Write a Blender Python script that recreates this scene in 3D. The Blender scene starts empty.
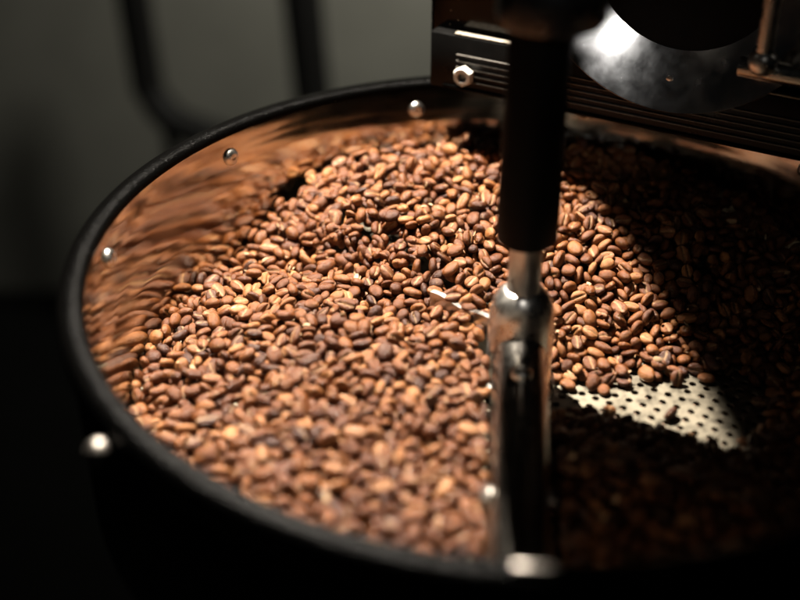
import bpy, bmesh, math, random, base64
import numpy as np
from mathutils import Vector, Matrix, Quaternion

# ------------------------------------------------------------------ camera, world, lights, exposure
sc = bpy.context.scene
col = sc.collection
R = math.radians
CAM = Vector((-0.0688, -0.58889, 0.34947)); PITCH = 0.5717
cam_d = bpy.data.cameras.new('camera'); cam = bpy.data.objects.new('camera', cam_d); col.objects.link(cam)
cam.matrix_world = Matrix.Translation(CAM) @ (Matrix.Rotation(math.pi/2 - PITCH, 4, 'X') @ Matrix.Rotation(0.0031, 4, 'Z'))
cam_d.sensor_width = 36; cam_d.lens = 1250/800*36; cam_d.clip_start = 0.02; cam_d.clip_end = 50
cam_d.dof.use_dof = True; cam_d.dof.focus_distance = 0.775; cam_d.dof.aperture_fstop = 2.4; cam_d.dof.aperture_blades = 0
sc.camera = cam

world = bpy.data.worlds.new('World'); sc.world = world; world.use_nodes = True
bg = world.node_tree.nodes['Background']; bg.inputs[0].default_value = (0.85, 0.95, 1.0, 1); bg.inputs[1].default_value = 0.0022

HALF = 30.9      # half angle of the spotlight's cone
KEY = Vector((-0.20, 0.28, 0.60))
def aim(o, target):
    o.rotation_euler = (Vector(target) - o.location).to_track_quat('-Z', 'Y').to_euler()
ld = bpy.data.lights.new('key_spotlight', 'SPOT'); key = bpy.data.objects.new('key_spotlight', ld); col.objects.link(key)
key.location = KEY; aim(key, (-0.30, 0.023, -0.06))
ld.energy = 195; ld.color = (1.0, 0.91, 0.79); ld.spot_size = R(2*HALF); ld.spot_blend = 0.05; ld.shadow_soft_size = 0.007
# small lamp placed above the camera for glints on polished steel, almost no fill
ld = bpy.data.lights.new('glint_lamp', 'AREA'); gl = bpy.data.objects.new('glint_lamp', ld); col.objects.link(gl)
gl.location = (0.06, -0.62, 0.72); ld.shape = 'DISK'; ld.size = 0.045; ld.energy = 0.11; ld.color = (1.0, 0.95, 0.9); aim(gl, (0.0, 0.1, 0))
# added narrow spot, only there to brighten the hub's highlights
ld = bpy.data.lights.new('post_highlight_helper', 'SPOT'); pl = bpy.data.objects.new('post_highlight_helper', ld); col.objects.link(pl)
pl.location = (-0.06, -0.62, 0.80); aim(pl, (0, -0.01, -0.03)); ld.energy = 3.0; ld.spot_size = R(7); ld.spot_blend = 0.6; ld.shadow_soft_size = 0.03; ld.color = (1.0, 0.95, 0.9)
# added narrow spot that makes the bright crescent on the door ring
ld = bpy.data.lights.new('door_highlight_helper', 'SPOT'); dl = bpy.data.objects.new('door_highlight_helper', ld); col.objects.link(dl)
dl.location = (-0.03, -0.69, 0.61); aim(dl, (0.057, 0.153, 0.062)); ld.energy = 38; ld.spot_size = R(4.0); ld.spot_blend = 0.7; ld.shadow_soft_size = 0.06
# added dim fill that brightens the back wall, in place of room ambient
ld = bpy.data.lights.new('back_wall_fill', 'AREA'); br = bpy.data.objects.new('back_wall_fill', ld); col.objects.link(br)
br.location = (0.12, 1.0, 0.7); ld.shape = 'DISK'; ld.size = 0.3; ld.energy = 6.0; ld.color = (1.0, 0.97, 0.86); aim(br, (0.1, 1.7, -0.35)); ld.spread = R(110)

sc.view_settings.view_transform = 'Standard'; sc.view_settings.look = 'None'
sc.view_settings.exposure = 0; sc.view_settings.gamma = 1; sc.view_settings.use_curve_mapping = False
sc.render.engine = 'CYCLES'
sc.cycles.use_denoising = True
sc.cycles.max_bounces = 8; sc.cycles.diffuse_bounces = 1; sc.cycles.sample_clamp_indirect = 4

# ------------------------------------------------------------------ helpers
def unproject(x, y, z=None, plane_y=None):
    """point of the place seen at a spot of the photograph, on a level z or at a depth y"""
    rot = cam.matrix_world.to_3x3()
    d = rot @ Vector(((x-400)/1250, -(y-300)/1250, -1))
    t = (z-CAM.z)/d.z if z is not None else (plane_y-CAM.y)/d.y
    return CAM + d*t

def link(o, parent=None):
    col.objects.link(o)
    if parent is not None: o.parent = parent
    return o

def empty(name, loc=(0, 0, 0)):
    o = bpy.data.objects.new(name, None); o.empty_display_size = 0.02; o.location = loc; return link(o)

def tag(o, label=None, cat=None, group=None, kind=None):
    if label: o['label'] = label
    if cat: o['category'] = cat
    if group: o['group'] = group
    if kind: o['kind'] = kind
    return o

def meshobj(name, verts, faces, mat, parent=None, smooth=True, sharp=None):
    me = bpy.data.meshes.new(name); me.from_pydata([tuple(v) for v in verts], [], faces); me.update()
    return finish(name, me, mat, parent, smooth, sharp)

def finish(name, me, mat, parent=None, smooth=True, sharp=None):
    if mat is not None: me.materials.append(mat)
    if smooth:
        me.shade_smooth()
        if sharp is not None: me.set_sharp_from_angle(angle=R(sharp))
    return link(bpy.data.objects.new(name, me), parent)

def lathe_data(profile, n=48, closed_ends=True):
    v, f = [], []
    m = len(profile)
    for r, z in profile:
        for i in range(n):
            a = 2*math.pi*i/n; v.append((r*math.cos(a), r*math.sin(a), z))
    for k in range(m-1):
        for i in range(n):
            j = (i+1) % n; f.append((k*n+i, k*n+j, (k+1)*n+j, (k+1)*n+i))
    if closed_ends:
        if profile[0][0] > 1e-5: f.append(tuple(range(n))[::-1])
        if profile[-1][0] > 1e-5: f.append(tuple(range((m-1)*n, m*n)))
    return v, f

def lathe(name, profile, mat, parent=None, n=48, ends=True, matrix=None, sharp=35):
    v, f = lathe_data(profile, n, ends)
    if matrix is not None: v = [matrix @ Vector(p) for p in v]
    me = bpy.data.meshes.new(name); me.from_pydata([tuple(p) for p in v], [], f)
    bm = bmesh.new(); bm.from_mesh(me); bmesh.ops.remove_doubles(bm, verts=bm.verts, dist=1e-6)
    bmesh.ops.recalc_face_normals(bm, faces=bm.faces); bm.to_mesh(me); bm.free()
    return finish(name, me, mat, parent, True, sharp)

def box(name, size, mat, parent=None, matrix=None, bevel=0.0, seg=2, sharp=40):
    bm = bmesh.new(); bmesh.ops.create_cube(bm, size=1)
    bmesh.ops.scale(bm, vec=size, verts=bm.verts)
    if bevel: bmesh.ops.bevel(bm, geom=list(bm.edges), offset=bevel, segments=seg, affect='EDGES', profile=0.5)
    if matrix is not None: bmesh.ops.transform(bm, matrix=matrix, verts=bm.verts)
    me = bpy.data.meshes.new(name); bm.to_mesh(me); bm.free()
    return finish(name, me, mat, parent, bevel > 0, sharp)

def prism(name, poly, z0, z1, mat, parent=None, bevel=0.0):
    bm = bmesh.new(); vs = [bm.verts.new((x, y, z0)) for x, y in poly]; f = bm.faces.new(vs)
    r = bmesh.ops.extrude_face_region(bm, geom=[f]); bmesh.ops.translate(bm, vec=(0, 0, z1-z0), verts=[e for e in r['geom'] if isinstance(e, bmesh.types.BMVert)])
    bmesh.ops.recalc_face_normals(bm, faces=bm.faces)
    if bevel: bmesh.ops.bevel(bm, geom=list(bm.edges), offset=bevel, segments=3, affect='EDGES')
    me = bpy.data.meshes.new(name); bm.to_mesh(me); bm.free()
    return finish(name, me, mat, parent, bevel > 0, 40)

def tube(name, pts, rad, mat, parent=None, n=16):
    """round tube along a polyline (points already dense at bends)"""
    pts = [Vector(p) for p in pts]; v, f = [], []
    up = Vector((0.3, 0.8, 0.52)).normalized()
    for k, p in enumerate(pts):
        t = (pts[min(k+1, len(pts)-1)] - pts[max(k-1, 0)]).normalized()
        a = t.cross(up).normalized(); b = t.cross(a)
        for i in range(n):
            q = 2*math.pi*i/n; v.append(p + (a*math.cos(q) + b*math.sin(q))*rad)
    for k in range(len(pts)-1):
        for i in range(n):
            j = (i+1) % n; f.append((k*n+i, k*n+j, (k+1)*n+j, (k+1)*n+i))
    f.append(tuple(range(n))[::-1]); f.append(tuple(range((len(pts)-1)*n, len(pts)*n)))
    return meshobj(name, v, f, mat, parent, True, 40)

def frame(origin, zaxis, xhint=(1, 0, 0)):
    z = Vector(zaxis).normalized(); x = Vector(xhint); x = (x - z*x.dot(z)).normalized(); y = z.cross(x)
    return Matrix(((x.x, y.x, z.x, origin[0]), (x.y, y.y, z.y, origin[1]), (x.z, y.z, z.z, origin[2]), (0, 0, 0, 1)))

# ------------------------------------------------------------------ materials
def mat(name):
    m = bpy.data.materials.new(name); m.use_nodes = True
    return m, m.node_tree.nodes, m.node_tree.links, m.node_tree.nodes['Principled BSDF']
def node(ns, t, **kw):
    n = ns.new(t)
    for k, v in kw.items(): setattr(n, k, v)
    return n
def noise(ns, ls, scale, detail=4, rough=0.55, vec=None):
    n = node(ns, 'ShaderNodeTexNoise'); n.inputs['Scale'].default_value = scale; n.inputs['Detail'].default_value = detail
    n.inputs['Roughness'].default_value = rough
    if vec: ls.new(vec, n.inputs['Vector'])
    return n
def ramp(ns, ls, src, stops):
    r = node(ns, 'ShaderNodeValToRGB'); e = r.color_ramp.elements
    while len(e) < len(stops): e.new(0.5)
    for i, (p, c) in enumerate(stops): e[i].position = p; e[i].color = c if len(c) == 4 else (*c, 1)
    ls.new(src, r.inputs[0]); return r
def bump(ns, ls, src, bsdf, dist, strength=1.0):
    b = node(ns, 'ShaderNodeBump'); b.inputs['Distance'].default_value = dist; b.inputs['Strength'].default_value = strength
    ls.new(src, b.inputs['Height']); ls.new(b.outputs[0], bsdf.inputs['Normal']); return b
def math_(ns, ls, op, a, b=None, clamp=False):
    m = node(ns, 'ShaderNodeMath', operation=op, use_clamp=clamp)
    for i, s in enumerate((a, b)):
        if s is None: continue
        if isinstance(s, (int, float)): m.inputs[i].default_value = s
        else: ls.new(s, m.inputs[i])
    return m.outputs[0]

def mat_bean(name, per_object):
    m, ns, ls, p = mat(name)
    at = node(ns, 'ShaderNodeAttribute', attribute_type='OBJECT' if per_object else 'GEOMETRY', attribute_name='tone')
    tone = at.outputs['Fac']
    seam = node(ns, 'ShaderNodeAttribute', attribute_type='GEOMETRY', attribute_name='seam').outputs['Fac']
    co = node(ns, 'ShaderNodeAttribute', attribute_type='GEOMETRY', attribute_name='local').outputs['Vector']
    off = node(ns, 'ShaderNodeVectorMath', operation='MULTIPLY_ADD'); ls.new(co, off.inputs[0]); off.inputs[1].default_value = (1, 1, 1)
    comb = node(ns, 'ShaderNodeCombineXYZ'); ls.new(math_(ns, ls, 'MULTIPLY', tone, 37.0), comb.inputs[0]); ls.new(math_(ns, ls, 'MULTIPLY', tone, 91.0), comb.inputs[1])
    ls.new(comb.outputs[0], off.inputs[2]); vec = off.outputs[0]
    c = ramp(ns, ls, tone, [(0.0, (0.034, 0.0082, 0.0016)), (0.3, (0.076, 0.0205, 0.0042)), (0.7, (0.135, 0.0430, 0.0100)), (1.0, (0.235, 0.094, 0.030))])
    n1 = noise(ns, ls, 0.45, 5, 0.6, vec)
    mott = ramp(ns, ls, n1.outputs['Fac'], [(0.28, (0.52, 0.45, 0.40)), (0.5, (1, 1, 1)), (0.75, (1.35, 1.38, 1.42))])
    mx = node(ns, 'ShaderNodeMix', data_type='RGBA', blend_type='MULTIPLY'); mx.inputs[0].default_value = 1
    ls.new(c.outputs[0], mx.inputs[6]); ls.new(mott.outputs[0], mx.inputs[7])
    # silverskin: pale chaff in the seam and in dry patches
    n2 = noise(ns, ls, 0.9, 6, 0.65, vec)
    sm = math_(ns, ls, 'MULTIPLY', seam, ramp(ns, ls, n2.outputs['Fac'], [(0.36, (0.15, 0.15, 0.15)), (0.55, (1, 1, 1))]).outputs[0])
    patch = ramp(ns, ls, noise(ns, ls, 0.32, 6, 0.7, vec).outputs['Fac'], [(0.60, (0, 0, 0)), (0.70, (0.6, 0.6, 0.6))])
    fac = math_(ns, ls, 'MAXIMUM', sm, patch.outputs[0], True)
    mx2 = node(ns, 'ShaderNodeMix', data_type='RGBA'); ls.new(fac, mx2.inputs[0]); ls.new(mx.outputs[2], mx2.inputs[6]); mx2.inputs[7].default_value = (0.34, 0.205, 0.10, 1)
    ls.new(mx2.outputs[2], p.inputs['Base Color'])
    rr = ramp(ns, ls, n1.outputs['Fac'], [(0.3, (0.25, 0.25, 0.25)), (0.7, (0.40, 0.40, 0.40))]); ls.new(rr.outputs[0], p.inputs['Roughness'])
    p.inputs['Specular IOR Level'].default_value = 0.36
    n3 = noise(ns, ls, 1.7, 6, 0.65, vec)
    bump(ns, ls, n3.outputs['Fac'], p, 0.0008, 0.8)
    return m

def mat_black(name, base=0.006, rough=0.35, bscale=900, bdist=0.0003, spec=0.5, rvar=0.1):
    m, ns, ls, p = mat(name)
    tc = node(ns, 'ShaderNodeTexCoord').outputs['Object']
    n = noise(ns, ls, bscale, 3, 0.6, tc)
    p.inputs['Base Color'].default_value = (base, base*0.96, base*0.9, 1)
    rr = ramp(ns, ls, noise(ns, ls, 60, 6, 0.65, tc).outputs['Fac'], [(0.3, (rough-rvar,)*3), (0.7, (rough+rvar,)*3)]); ls.new(rr.outputs[0], p.inputs['Roughness'])
    p.inputs['Specular IOR Level'].default_value = spec
    bump(ns, ls, n.outputs['Fac'], p, bdist, 0.8)
    return m

def mat_steel(name, col_=(0.62, 0.58, 0.53), rough=0.16, bd=0.0, var=0.8, nsc=140):
    m, ns, ls, p = mat(name)
    p.inputs['Metallic'].default_value = 1
    tc = node(ns, 'ShaderNodeTexCoord').outputs['Object']
    n = noise(ns, ls, nsc, 6, 0.6, tc)
    c = ramp(ns, ls, n.outputs['Fac'], [(0.3, tuple(x*var for x in col_)), (0.65, col_)]); ls.new(c.outputs[0], p.inputs['Base Color'])
    rr = ramp(ns, ls, n.outputs['Fac'], [(0.3, (rough*0.75,)*3), (0.7, (rough*1.4,)*3)]); ls.new(rr.outputs[0], p.inputs['Roughness'])
    if bd: bump(ns, ls, noise(ns, ls, 500, 3, 0.5, tc).outputs['Fac'], p, bd, 0.6)
    return m

def mat_wall_steel():
    """hand polished drum sheet: faint dents and buffing waves running round the drum"""
    m, ns, ls, p = mat('polished_drum_steel')
    p.inputs['Metallic'].default_value = 1
    uv = node(ns, 'ShaderNodeAttribute', attribute_type='GEOMETRY', attribute_name='unrolled').outputs['Vector']
    mp = node(ns, 'ShaderNodeMapping'); mp.inputs['Scale'].default_value = (4, 40, 4); ls.new(uv, mp.inputs[0])
    w = noise(ns, ls, 1.0, 2, 0.5, mp.outputs[0])
    mp2 = node(ns, 'ShaderNodeMapping'); mp2.inputs['Scale'].default_value = (30, 1400, 30); ls.new(uv, mp2.inputs[0])
    fine = noise(ns, ls, 1.0, 3, 0.6, mp2.outputs[0])
    smudge = noise(ns, ls, 35, 6, 0.65, uv)
    c = ramp(ns, ls, smudge.outputs['Fac'], [(0.3, (0.40, 0.355, 0.295)), (0.65, (0.54, 0.485, 0.41))]); ls.new(c.outputs[0], p.inputs['Base Color'])
    rr = ramp(ns, ls, smudge.outputs['Fac'], [(0.3, (0.06,)*3), (0.72, (0.13,)*3)]); ls.new(rr.outputs[0], p.inputs['Roughness'])
    p.inputs['Anisotropic'].default_value = 0.0
    b1 = node(ns, 'ShaderNodeBump'); b1.inputs['Distance'].default_value = 0.0014; b1.inputs['Strength'].default_value = 0.6; ls.new(w.outputs['Fac'], b1.inputs['Height'])
    b2 = node(ns, 'ShaderNodeBump'); b2.inputs['Distance'].default_value = 0.000012; b2.inputs['Strength'].default_value = 0.5
    ls.new(fine.outputs['Fac'], b2.inputs['Height']); ls.new(b1.outputs[0], b2.inputs['Normal']); ls.new(b2.outputs[0], p.inputs['Normal'])
    return m

def mat_plain(name, color, rough=0.8, nscale=30, var=0.12):
    m, ns, ls, p = mat(name)
    tc = node(ns, 'ShaderNodeTexCoord').outputs['Object']
    n = noise(ns, ls, nscale, 5, 0.6, tc)
    r = ramp(ns, ls, n.outputs['Fac'], [(0.3, tuple(c*(1-var) for c in color)), (0.7, tuple(c*(1+var) for c in color))]); ls.new(r.outputs[0], p.inputs['Base Color'])
    p.inputs['Roughness'].default_value = rough
    return m

def mat_dusty_gloss():
    """black enamel panel with specks of dust"""
    m, ns, ls, p = mat('dusty_black_enamel')
    tc = node(ns, 'ShaderNodeTexCoord').outputs['Object']
    v = node(ns, 'ShaderNodeTexVoronoi'); v.inputs['Scale'].default_value = 190; ls.new(tc, v.inputs['Vector'])
    big = noise(ns, ls, 25, 3, 0.6, tc)
    thr = math_(ns, ls, 'MULTIPLY', big.outputs['Fac'], 0.26)
    d = math_(ns, ls, 'LESS_THAN', v.outputs['Distance'], math_(ns, ls, 'SUBTRACT', thr, 0.045))
    mx = node(ns, 'ShaderNodeMix', data_type='RGBA'); ls.new(d, mx.inputs[0]); mx.inputs[6].default_value = (0.002, 0.0017, 0.0015, 1); mx.inputs[7].default_value = (0.45, 0.38, 0.3, 1)
    ls.new(mx.outputs[2], p.inputs['Base Color'])
    ls.new(math_(ns, ls, 'ADD', math_(ns, ls, 'MULTIPLY', d, 0.5), 0.16), p.inputs['Roughness']); p.inputs['Specular IOR Level'].default_value = 0.2
    bump(ns, ls, big.outputs['Fac'], p, 0.0008, 0.5)
    return m

M_black_rim = mat_black('black_powder_coat', 0.0007, 0.24, 620, 0.0007, 0.02, 0.05)
M_black = mat_black('black_enamel', 0.002, 0.33, 300, 0.0001, 0.12)
M_black_matt = mat_black('matt_black', 0.002, 0.6, 500, 0.0002, 0.06)
M_steel = mat_steel('worn_steel', (0.60, 0.56, 0.50), 0.2, bd=0.00002)
M_chrome = mat_steel('chrome', (0.66, 0.63, 0.58), 0.28, bd=0.00001)
M_arm = mat_steel('dark_steel', (0.34, 0.315, 0.28), 0.2, bd=0.00002)
M_worn = mat_plain('worn_edge', (0.16, 0.14, 0.11), 0.4, 400, 0.5)
M_rib = mat_plain('rubbed_black', (0.035, 0.030, 0.024), 0.5, 500, 0.6)
M_dull = mat_steel('dull_bolt_steel', (0.22, 0.2, 0.18), 0.4)
M_blade = mat_steel('scraped_steel', (0.62, 0.58, 0.53), 0.34, bd=0.00004)
M_plate = mat_steel('perforated_sheet', (0.21, 0.185, 0.14), 0.5, bd=0.00006)
M_wall_steel = mat_wall_steel()
M_door = mat_steel('brushed_door_steel', (0.60, 0.58, 0.55), 0.2, bd=0.00003, var=0.95, nsc=60)
M_gloss = mat_black('black_gloss', 0.003, 0.3, 300, 0.0001, 0.6)
M_zinc = mat_plain('zinc', (0.55, 0.52, 0.46), 0.4, 500, 0.3)
M_tube = mat_black('dull_black_tube', 0.012, 0.6, 500, 0.0002, 0.2)
M_panel = mat_dusty_gloss()
M_backwall = mat_plain('olive_grey_plaster', (0.21, 0.205, 0.175), 0.9, 6)
M_ground = mat_plain('dark_floor', (0.006, 0.006, 0.0055), 0.9, 10); M_ground.node_tree.nodes['Principled BSDF'].inputs['Specular IOR Level'].default_value = 0.05
M_bean = mat_bean('roasted_bean', True)
M_beans = mat_bean('roasted_bean_mass', False)
M_chaff = mat_plain('chaff', (0.30, 0.19, 0.10), 0.75, 300, 0.25)

# ------------------------------------------------------------------ the setting
g = meshobj('ground', [(-6, -6, -1.1), (6, -6, -1.1), (6, 6, -1.1), (-6, 6, -1.1)], [(0, 1, 2, 3)], M_ground, smooth=False); tag(g, kind='structure')
w = box('wall_back', (8, 0.1, 3.6), M_backwall, matrix=Matrix.Translation((0, 1.75, 0.696))); tag(w, kind='structure')

# ------------------------------------------------------------------ cooling tray
FLOOR = -0.09
tray = tag(empty('cooling_tray', (0, 0, -1.1)), 'round cooling tray with polished steel inner wall and black rim', 'cooling tray')
# tray parts are written in scene coordinates, the empty stands on the ground
def in_tray(o):
    o.parent = tray; o.matrix_parent_inverse = Matrix.Translation((0, 0, 1.1)); return o

NS = 192
# inner wall, slightly tapered, with an unrolled coordinate for the polish
v, f, un = [], [], []
zs = [FLOOR-0.004, -0.072, -0.05, -0.03, -0.012, -0.0005]
wr = lambda z: 0.222 + (z-FLOOR)/0.09*0.016
for z in zs:
    for i in range(NS):
        a = 2*math.pi*i/NS; r = wr(z); v.append((r*math.cos(a), r*math.sin(a), z)); un.append((math.cos(a)*0.24, z, math.sin(a)*0.24))
for k in range(len(zs)-1):
    for i in range(NS):
        j = (i+1) % NS; f.append((k*NS+j, k*NS+i, (k+1)*NS+i, (k+1)*NS+j))
iw = in_tray(meshobj('inner_wall', v, f, M_wall_steel))
# the polish runs round the drum: (x, z) carry the place round the drum, y the height
at = iw.data.attributes.new('unrolled', 'FLOAT_VECTOR', 'POINT')
at.data.foreach_set('vector', np.array([(u[0], u[1], u[2]) for u in un], dtype=np.float32).ravel())
iw['label'] = 'polished steel inner wall mirroring the beans'

prof = [(0.2365, -0.0015), (0.2362, 0.0008), (0.2370, 0.0028), (0.2390, 0.0040), (0.2430, 0.0046), (0.2470, 0.0040), (0.2498, 0.0020), (0.2508, -0.0010), (0.2505, -0.0090), (0.2480, -0.0110), (0.2465, -0.0112)]
rim = in_tray(lathe('rim', prof, M_black_rim, n=NS, ends=False, sharp=60))
ow = in_tray(lathe('outer_wall', [(0.2468, -0.006), (0.2466, -0.118), (0.2440, -0.124), (0.19, -0.126), (0.10, -0.19), (0.095, -0.30)], M_black_matt, n=NS, ends=False, sharp=30))
in_tray(lathe('pedestal', [(0.094, -0.29), (0.094, -1.07), (0.19, -1.08), (0.195, -1.0985)], M_black, n=64, ends=True))
in_tray(lathe('plenum_floor', [(0.0, -0.098), (0.243, -0.098)], mat_plain('chaff_dust', (0.07, 0.042, 0.025), 0.9, 200, 0.4), n=96, ends=False))

# perforated floor sheet: square lattice of round holes
PIT = 0.0086; HR = 0.0021; TH = 0.0012; ang = R(-31.5); ca, sa = math.cos(ang), math.sin(ang)
v, f = [], []
nseg = 12
ref = unproject(582, 393.5, FLOOR); u0 = ref.x*ca + ref.y*sa; w0 = -ref.x*sa + ref.y*ca
sq = []
for k in range(nseg):
    a = 2*math.pi*(k+0.5)/nseg; c, s = math.cos(a), math.sin(a); m_ = max(abs(c), abs(s)); sq.append((c/m_*PIT/2, s/m_*PIT/2, c*HR, s*HR))
corners = [(PIT/2, PIT/2), (-PIT/2, PIT/2), (-PIT/2, -PIT/2), (PIT/2, -PIT/2)]
for iu in range(-30, 31):
    for iv in range(-30, 31):
        uu = (u0 % PIT) + iu*PIT; ww = (w0 % PIT) + iv*PIT
        cx, cy = uu*ca - ww*sa, uu*sa + ww*ca
        if math.hypot(cx, cy) > 0.2195: continue
        b = len(v)
        for (ox, oy, hx, hy) in sq:
            for (px, py, pz) in ((ox, oy, FLOOR), (hx*1.10, hy*1.10, FLOOR), (hx, hy, FLOOR-0.00025), (hx, hy, FLOOR-TH)):
                v.append((cx + px*ca - py*sa, cy + px*sa + py*ca, pz))
        for k in range(nseg):
            l = (k+1) % nseg; q = b+4*k; n_ = b+4*l
            for t in range(3): f.append((q+t, n_+t, n_+t+1, q+t+1))
        # corner triangles between the four side points
        cb = len(v)
        for (px, py) in corners: v.append((cx + px*ca - py*sa, cy + px*sa + py*ca, FLOOR))
        for ci, k in enumerate((1, 4, 7, 10)):
            f.append((b+4*k, cb+ci, b+4*((k+1) % nseg)))
me = bpy.data.meshes.new('perforated_floor'); me.from_pydata(v, [], f)
bm = bmesh.new(); bm.from_mesh(me); bmesh.ops.recalc_face_normals(bm, faces=bm.faces)
bm.to_mesh(me); bm.free()
pf = in_tray(finish('perforated_floor', me, M_plate, None, False)); pf['label'] = 'perforated steel floor sheet with round holes'
in_tray(lathe('floor_ring', [(0.212, FLOOR-0.0016), (0.2235, FLOOR-0.0014)], M_plate, n=96, ends=False))

# rivets: polished domes with a small dimple
def rivet(pos, normal, parent_fn, s=1.0):
    prof = [(0.0, 0.0030), (0.0007, 0.0030), (0.0009, 0.0034), (0.0016, 0.0036), (0.0028, 0.0031), (0.0038, 0.0020), (0.0043, 0.0008), (0.0044, -0.0008), (0.0028, -0.003)]
    prof = [(r*s, z*s*0.72) for r, z in prof]
    return parent_fn(lathe('rivet', prof, M_chrome, n=32, ends=False, matrix=frame(pos, normal, (0, 0, 1)), sharp=50))
def in_wall(o): o.parent = iw; return o
for (px, py) in ((226, 155), (413, 104), (107, 258)):
    d = unproject(px, py, -0.0155); a = math.atan2(d.y, d.x); r = wr(-0.0155)
    rivet((r*math.cos(a), r*math.sin(a), -0.0155), (-math.cos(a), -math.sin(a), 0.15), in_wall, 1.35)
for a in (R(35), R(75)):
    r = wr(-0.0155); rivet((r*math.cos(a), r*math.sin(a), -0.0155), (-math.cos(a), -math.sin(a), 0.15), in_wall, 1.35)
kp = unproject(98, 448, -0.008); a = math.atan2(kp.y, kp.x); kr = math.hypot(kp.x, kp.y) - 0.2468
km = frame((0.2468*math.cos(a), 0.2468*math.sin(a), -0.0105), (math.cos(a), math.sin(a), 0.06))
kn = in_tray(lathe('side_knob', [(0.0026, -0.003), (0.0026, kr-0.005)] + [(0.0062*math.sin(math.pi*q/10), kr - 0.0062*math.cos(math.pi*q/10)) for q in range(2, 11)], M_dull, n=32, ends=True, matrix=km, sharp=50))
kn['label'] = 'small blurred metal knob outside the rim'
# steel tab clipped over the front of the rim
d = unproject(536, 571, 0.006); a = math.atan2(d.y, d.x)
rt = Matrix.Translation((0.2435*math.cos(a), 0.2435*math.sin(a), 0.0058)) @ Matrix.Rotation(a, 4, 'Z')
tb = (lambda o: (setattr(o, 'parent', rim), o)[1])(box('rim_tab', (0.0028, 0.0175, 0.0022), M_dull, None, rt, 0.0008)); tb['label'] = 'small steel tab on the front rim'

# ------------------------------------------------------------------ agitator
ag = tag(empty('agitator', (0, 0, FLOOR)), 'chrome agitator hub with black sleeved upright post and scraper arms', 'agitator')
AI = Matrix.Translation((0, 0, -FLOOR))
def in_ag(o): o.parent = ag; o.matrix_parent_inverse = AI; return o
hub_prof = [(0.0215, FLOOR+0.0005), (0.0215, -0.083), (0.0188, -0.0815), (0.0188, -0.050), (0.0187, -0.041), (0.0180, -0.0345), (0.0165, -0.0292), (0.0142, -0.0252), (0.0118, -0.0226), (0.0104, -0.0212)]
in_ag(lathe('hub', hub_prof, M_chrome, n=64, ends=True, sharp=50))
in_ag(lathe('neck', [(0.0097, -0.024), (0.0097, -0.019), (0.0092, -0.0185), (0.0092, 0.006), (0.0099, 0.0065), (0.0099, 0.014)], M_blade, n=48, sharp=50))
in_ag(lathe('sleeve', [(0.0150, 0.0100), (0.0166, 0.0115), (0.0168, 0.04), (0.0160, 0.10), (0.0156, 0.137)], M_black_matt, n=48, sharp=50))
in_ag(lathe('flange', [(0.015, 0.1345), (0.0255, 0.1355), (0.027, 0.138), (0.027, 0.152), (0.022, 0.156), (0.020, 0.160), (0.020, 0.204)], M_gloss, n=64, sharp=40, matrix=Matrix.Translation((0.004, -0.004, 0))))
in_ag(prism('overhead_shade_block', [(-0.064, 0.108), (-0.090, 0.075), (-0.092, -0.03), (0.05, -0.03), (0.06, 0.049)], 0.2, 0.26, M_black_matt, bevel=0.004))  # unseen block added overhead, outlined so its shadow falls on the front right
# front arm: round backed bar coming towards the viewer
ta = R(-94.5); da = Vector((math.cos(ta), math.sin(ta), 0)); na = Vector((-da.y, da.x, 0))
sec = []
for k in range(13):
    q = math.pi*k/12; sec.append((0.0155*math.cos(q), -0.0575 + 0.0145*math.sin(q)))
sec = [(0.0155, -0.0885)] + sec + [(-0.0155, -0.0885)]
v, f = [], []
stations = [(0.012, 0.9), (0.0185, 1.0), (0.19, 1.0), (0.196, 0.93)]
for (s, k) in stations:
    for (n_, z) in sec:
        p = da*s + na*n_*k; v.append((p.x, p.y, z))
m_ = len(sec)
for k in range(len(stations)-1):
    for i in range(m_): j = (i+1) % m_; f.append((k*m_+i, k*m_+j, (k+1)*m_+j, (k+1)*m_+i))
f.append(tuple(range(m_))[::-1]); f.append(tuple(range((len(stations)-1)*m_, len(stations)*m_)))
me = bpy.data.meshes.new('arm'); me.from_pydata(v, [], f); bm = bmesh.new(); bm.from_mesh(me); bmesh.ops.recalc_face_normals(bm, faces=bm.faces); bm.to_mesh(me); bm.free()
arm = in_ag(finish('arm', me, M_arm, None, True, 40)); arm['label'] = 'rounded dark steel arm pointing to the front rim'
def bolt(pos, normal, parent_fn, r=0.0052, h=0.0035, mat_=None):
    return parent_fn(lathe('bolt', [(r, -0.002), (r, h*0.55), (r*0.85, h*0.85), (r*0.5, h), (0.0, h*1.04)], mat_ or M_chrome, n=32, ends=True, matrix=frame(pos, normal), sharp=50))
def in_arm(o): o.parent = arm; return o
p = da*0.052; bolt((p.x, p.y, -0.0432), (0, 0, 1), in_arm, 0.0055, 0.004)
for sgn in (-1, 1):
    p = da*0.138 + na*sgn*0.0148; bolt((p.x, p.y, -0.054), na*sgn + Vector((0, 0, 0.9)), in_arm, 0.005, 0.004, M_dull)
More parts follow.
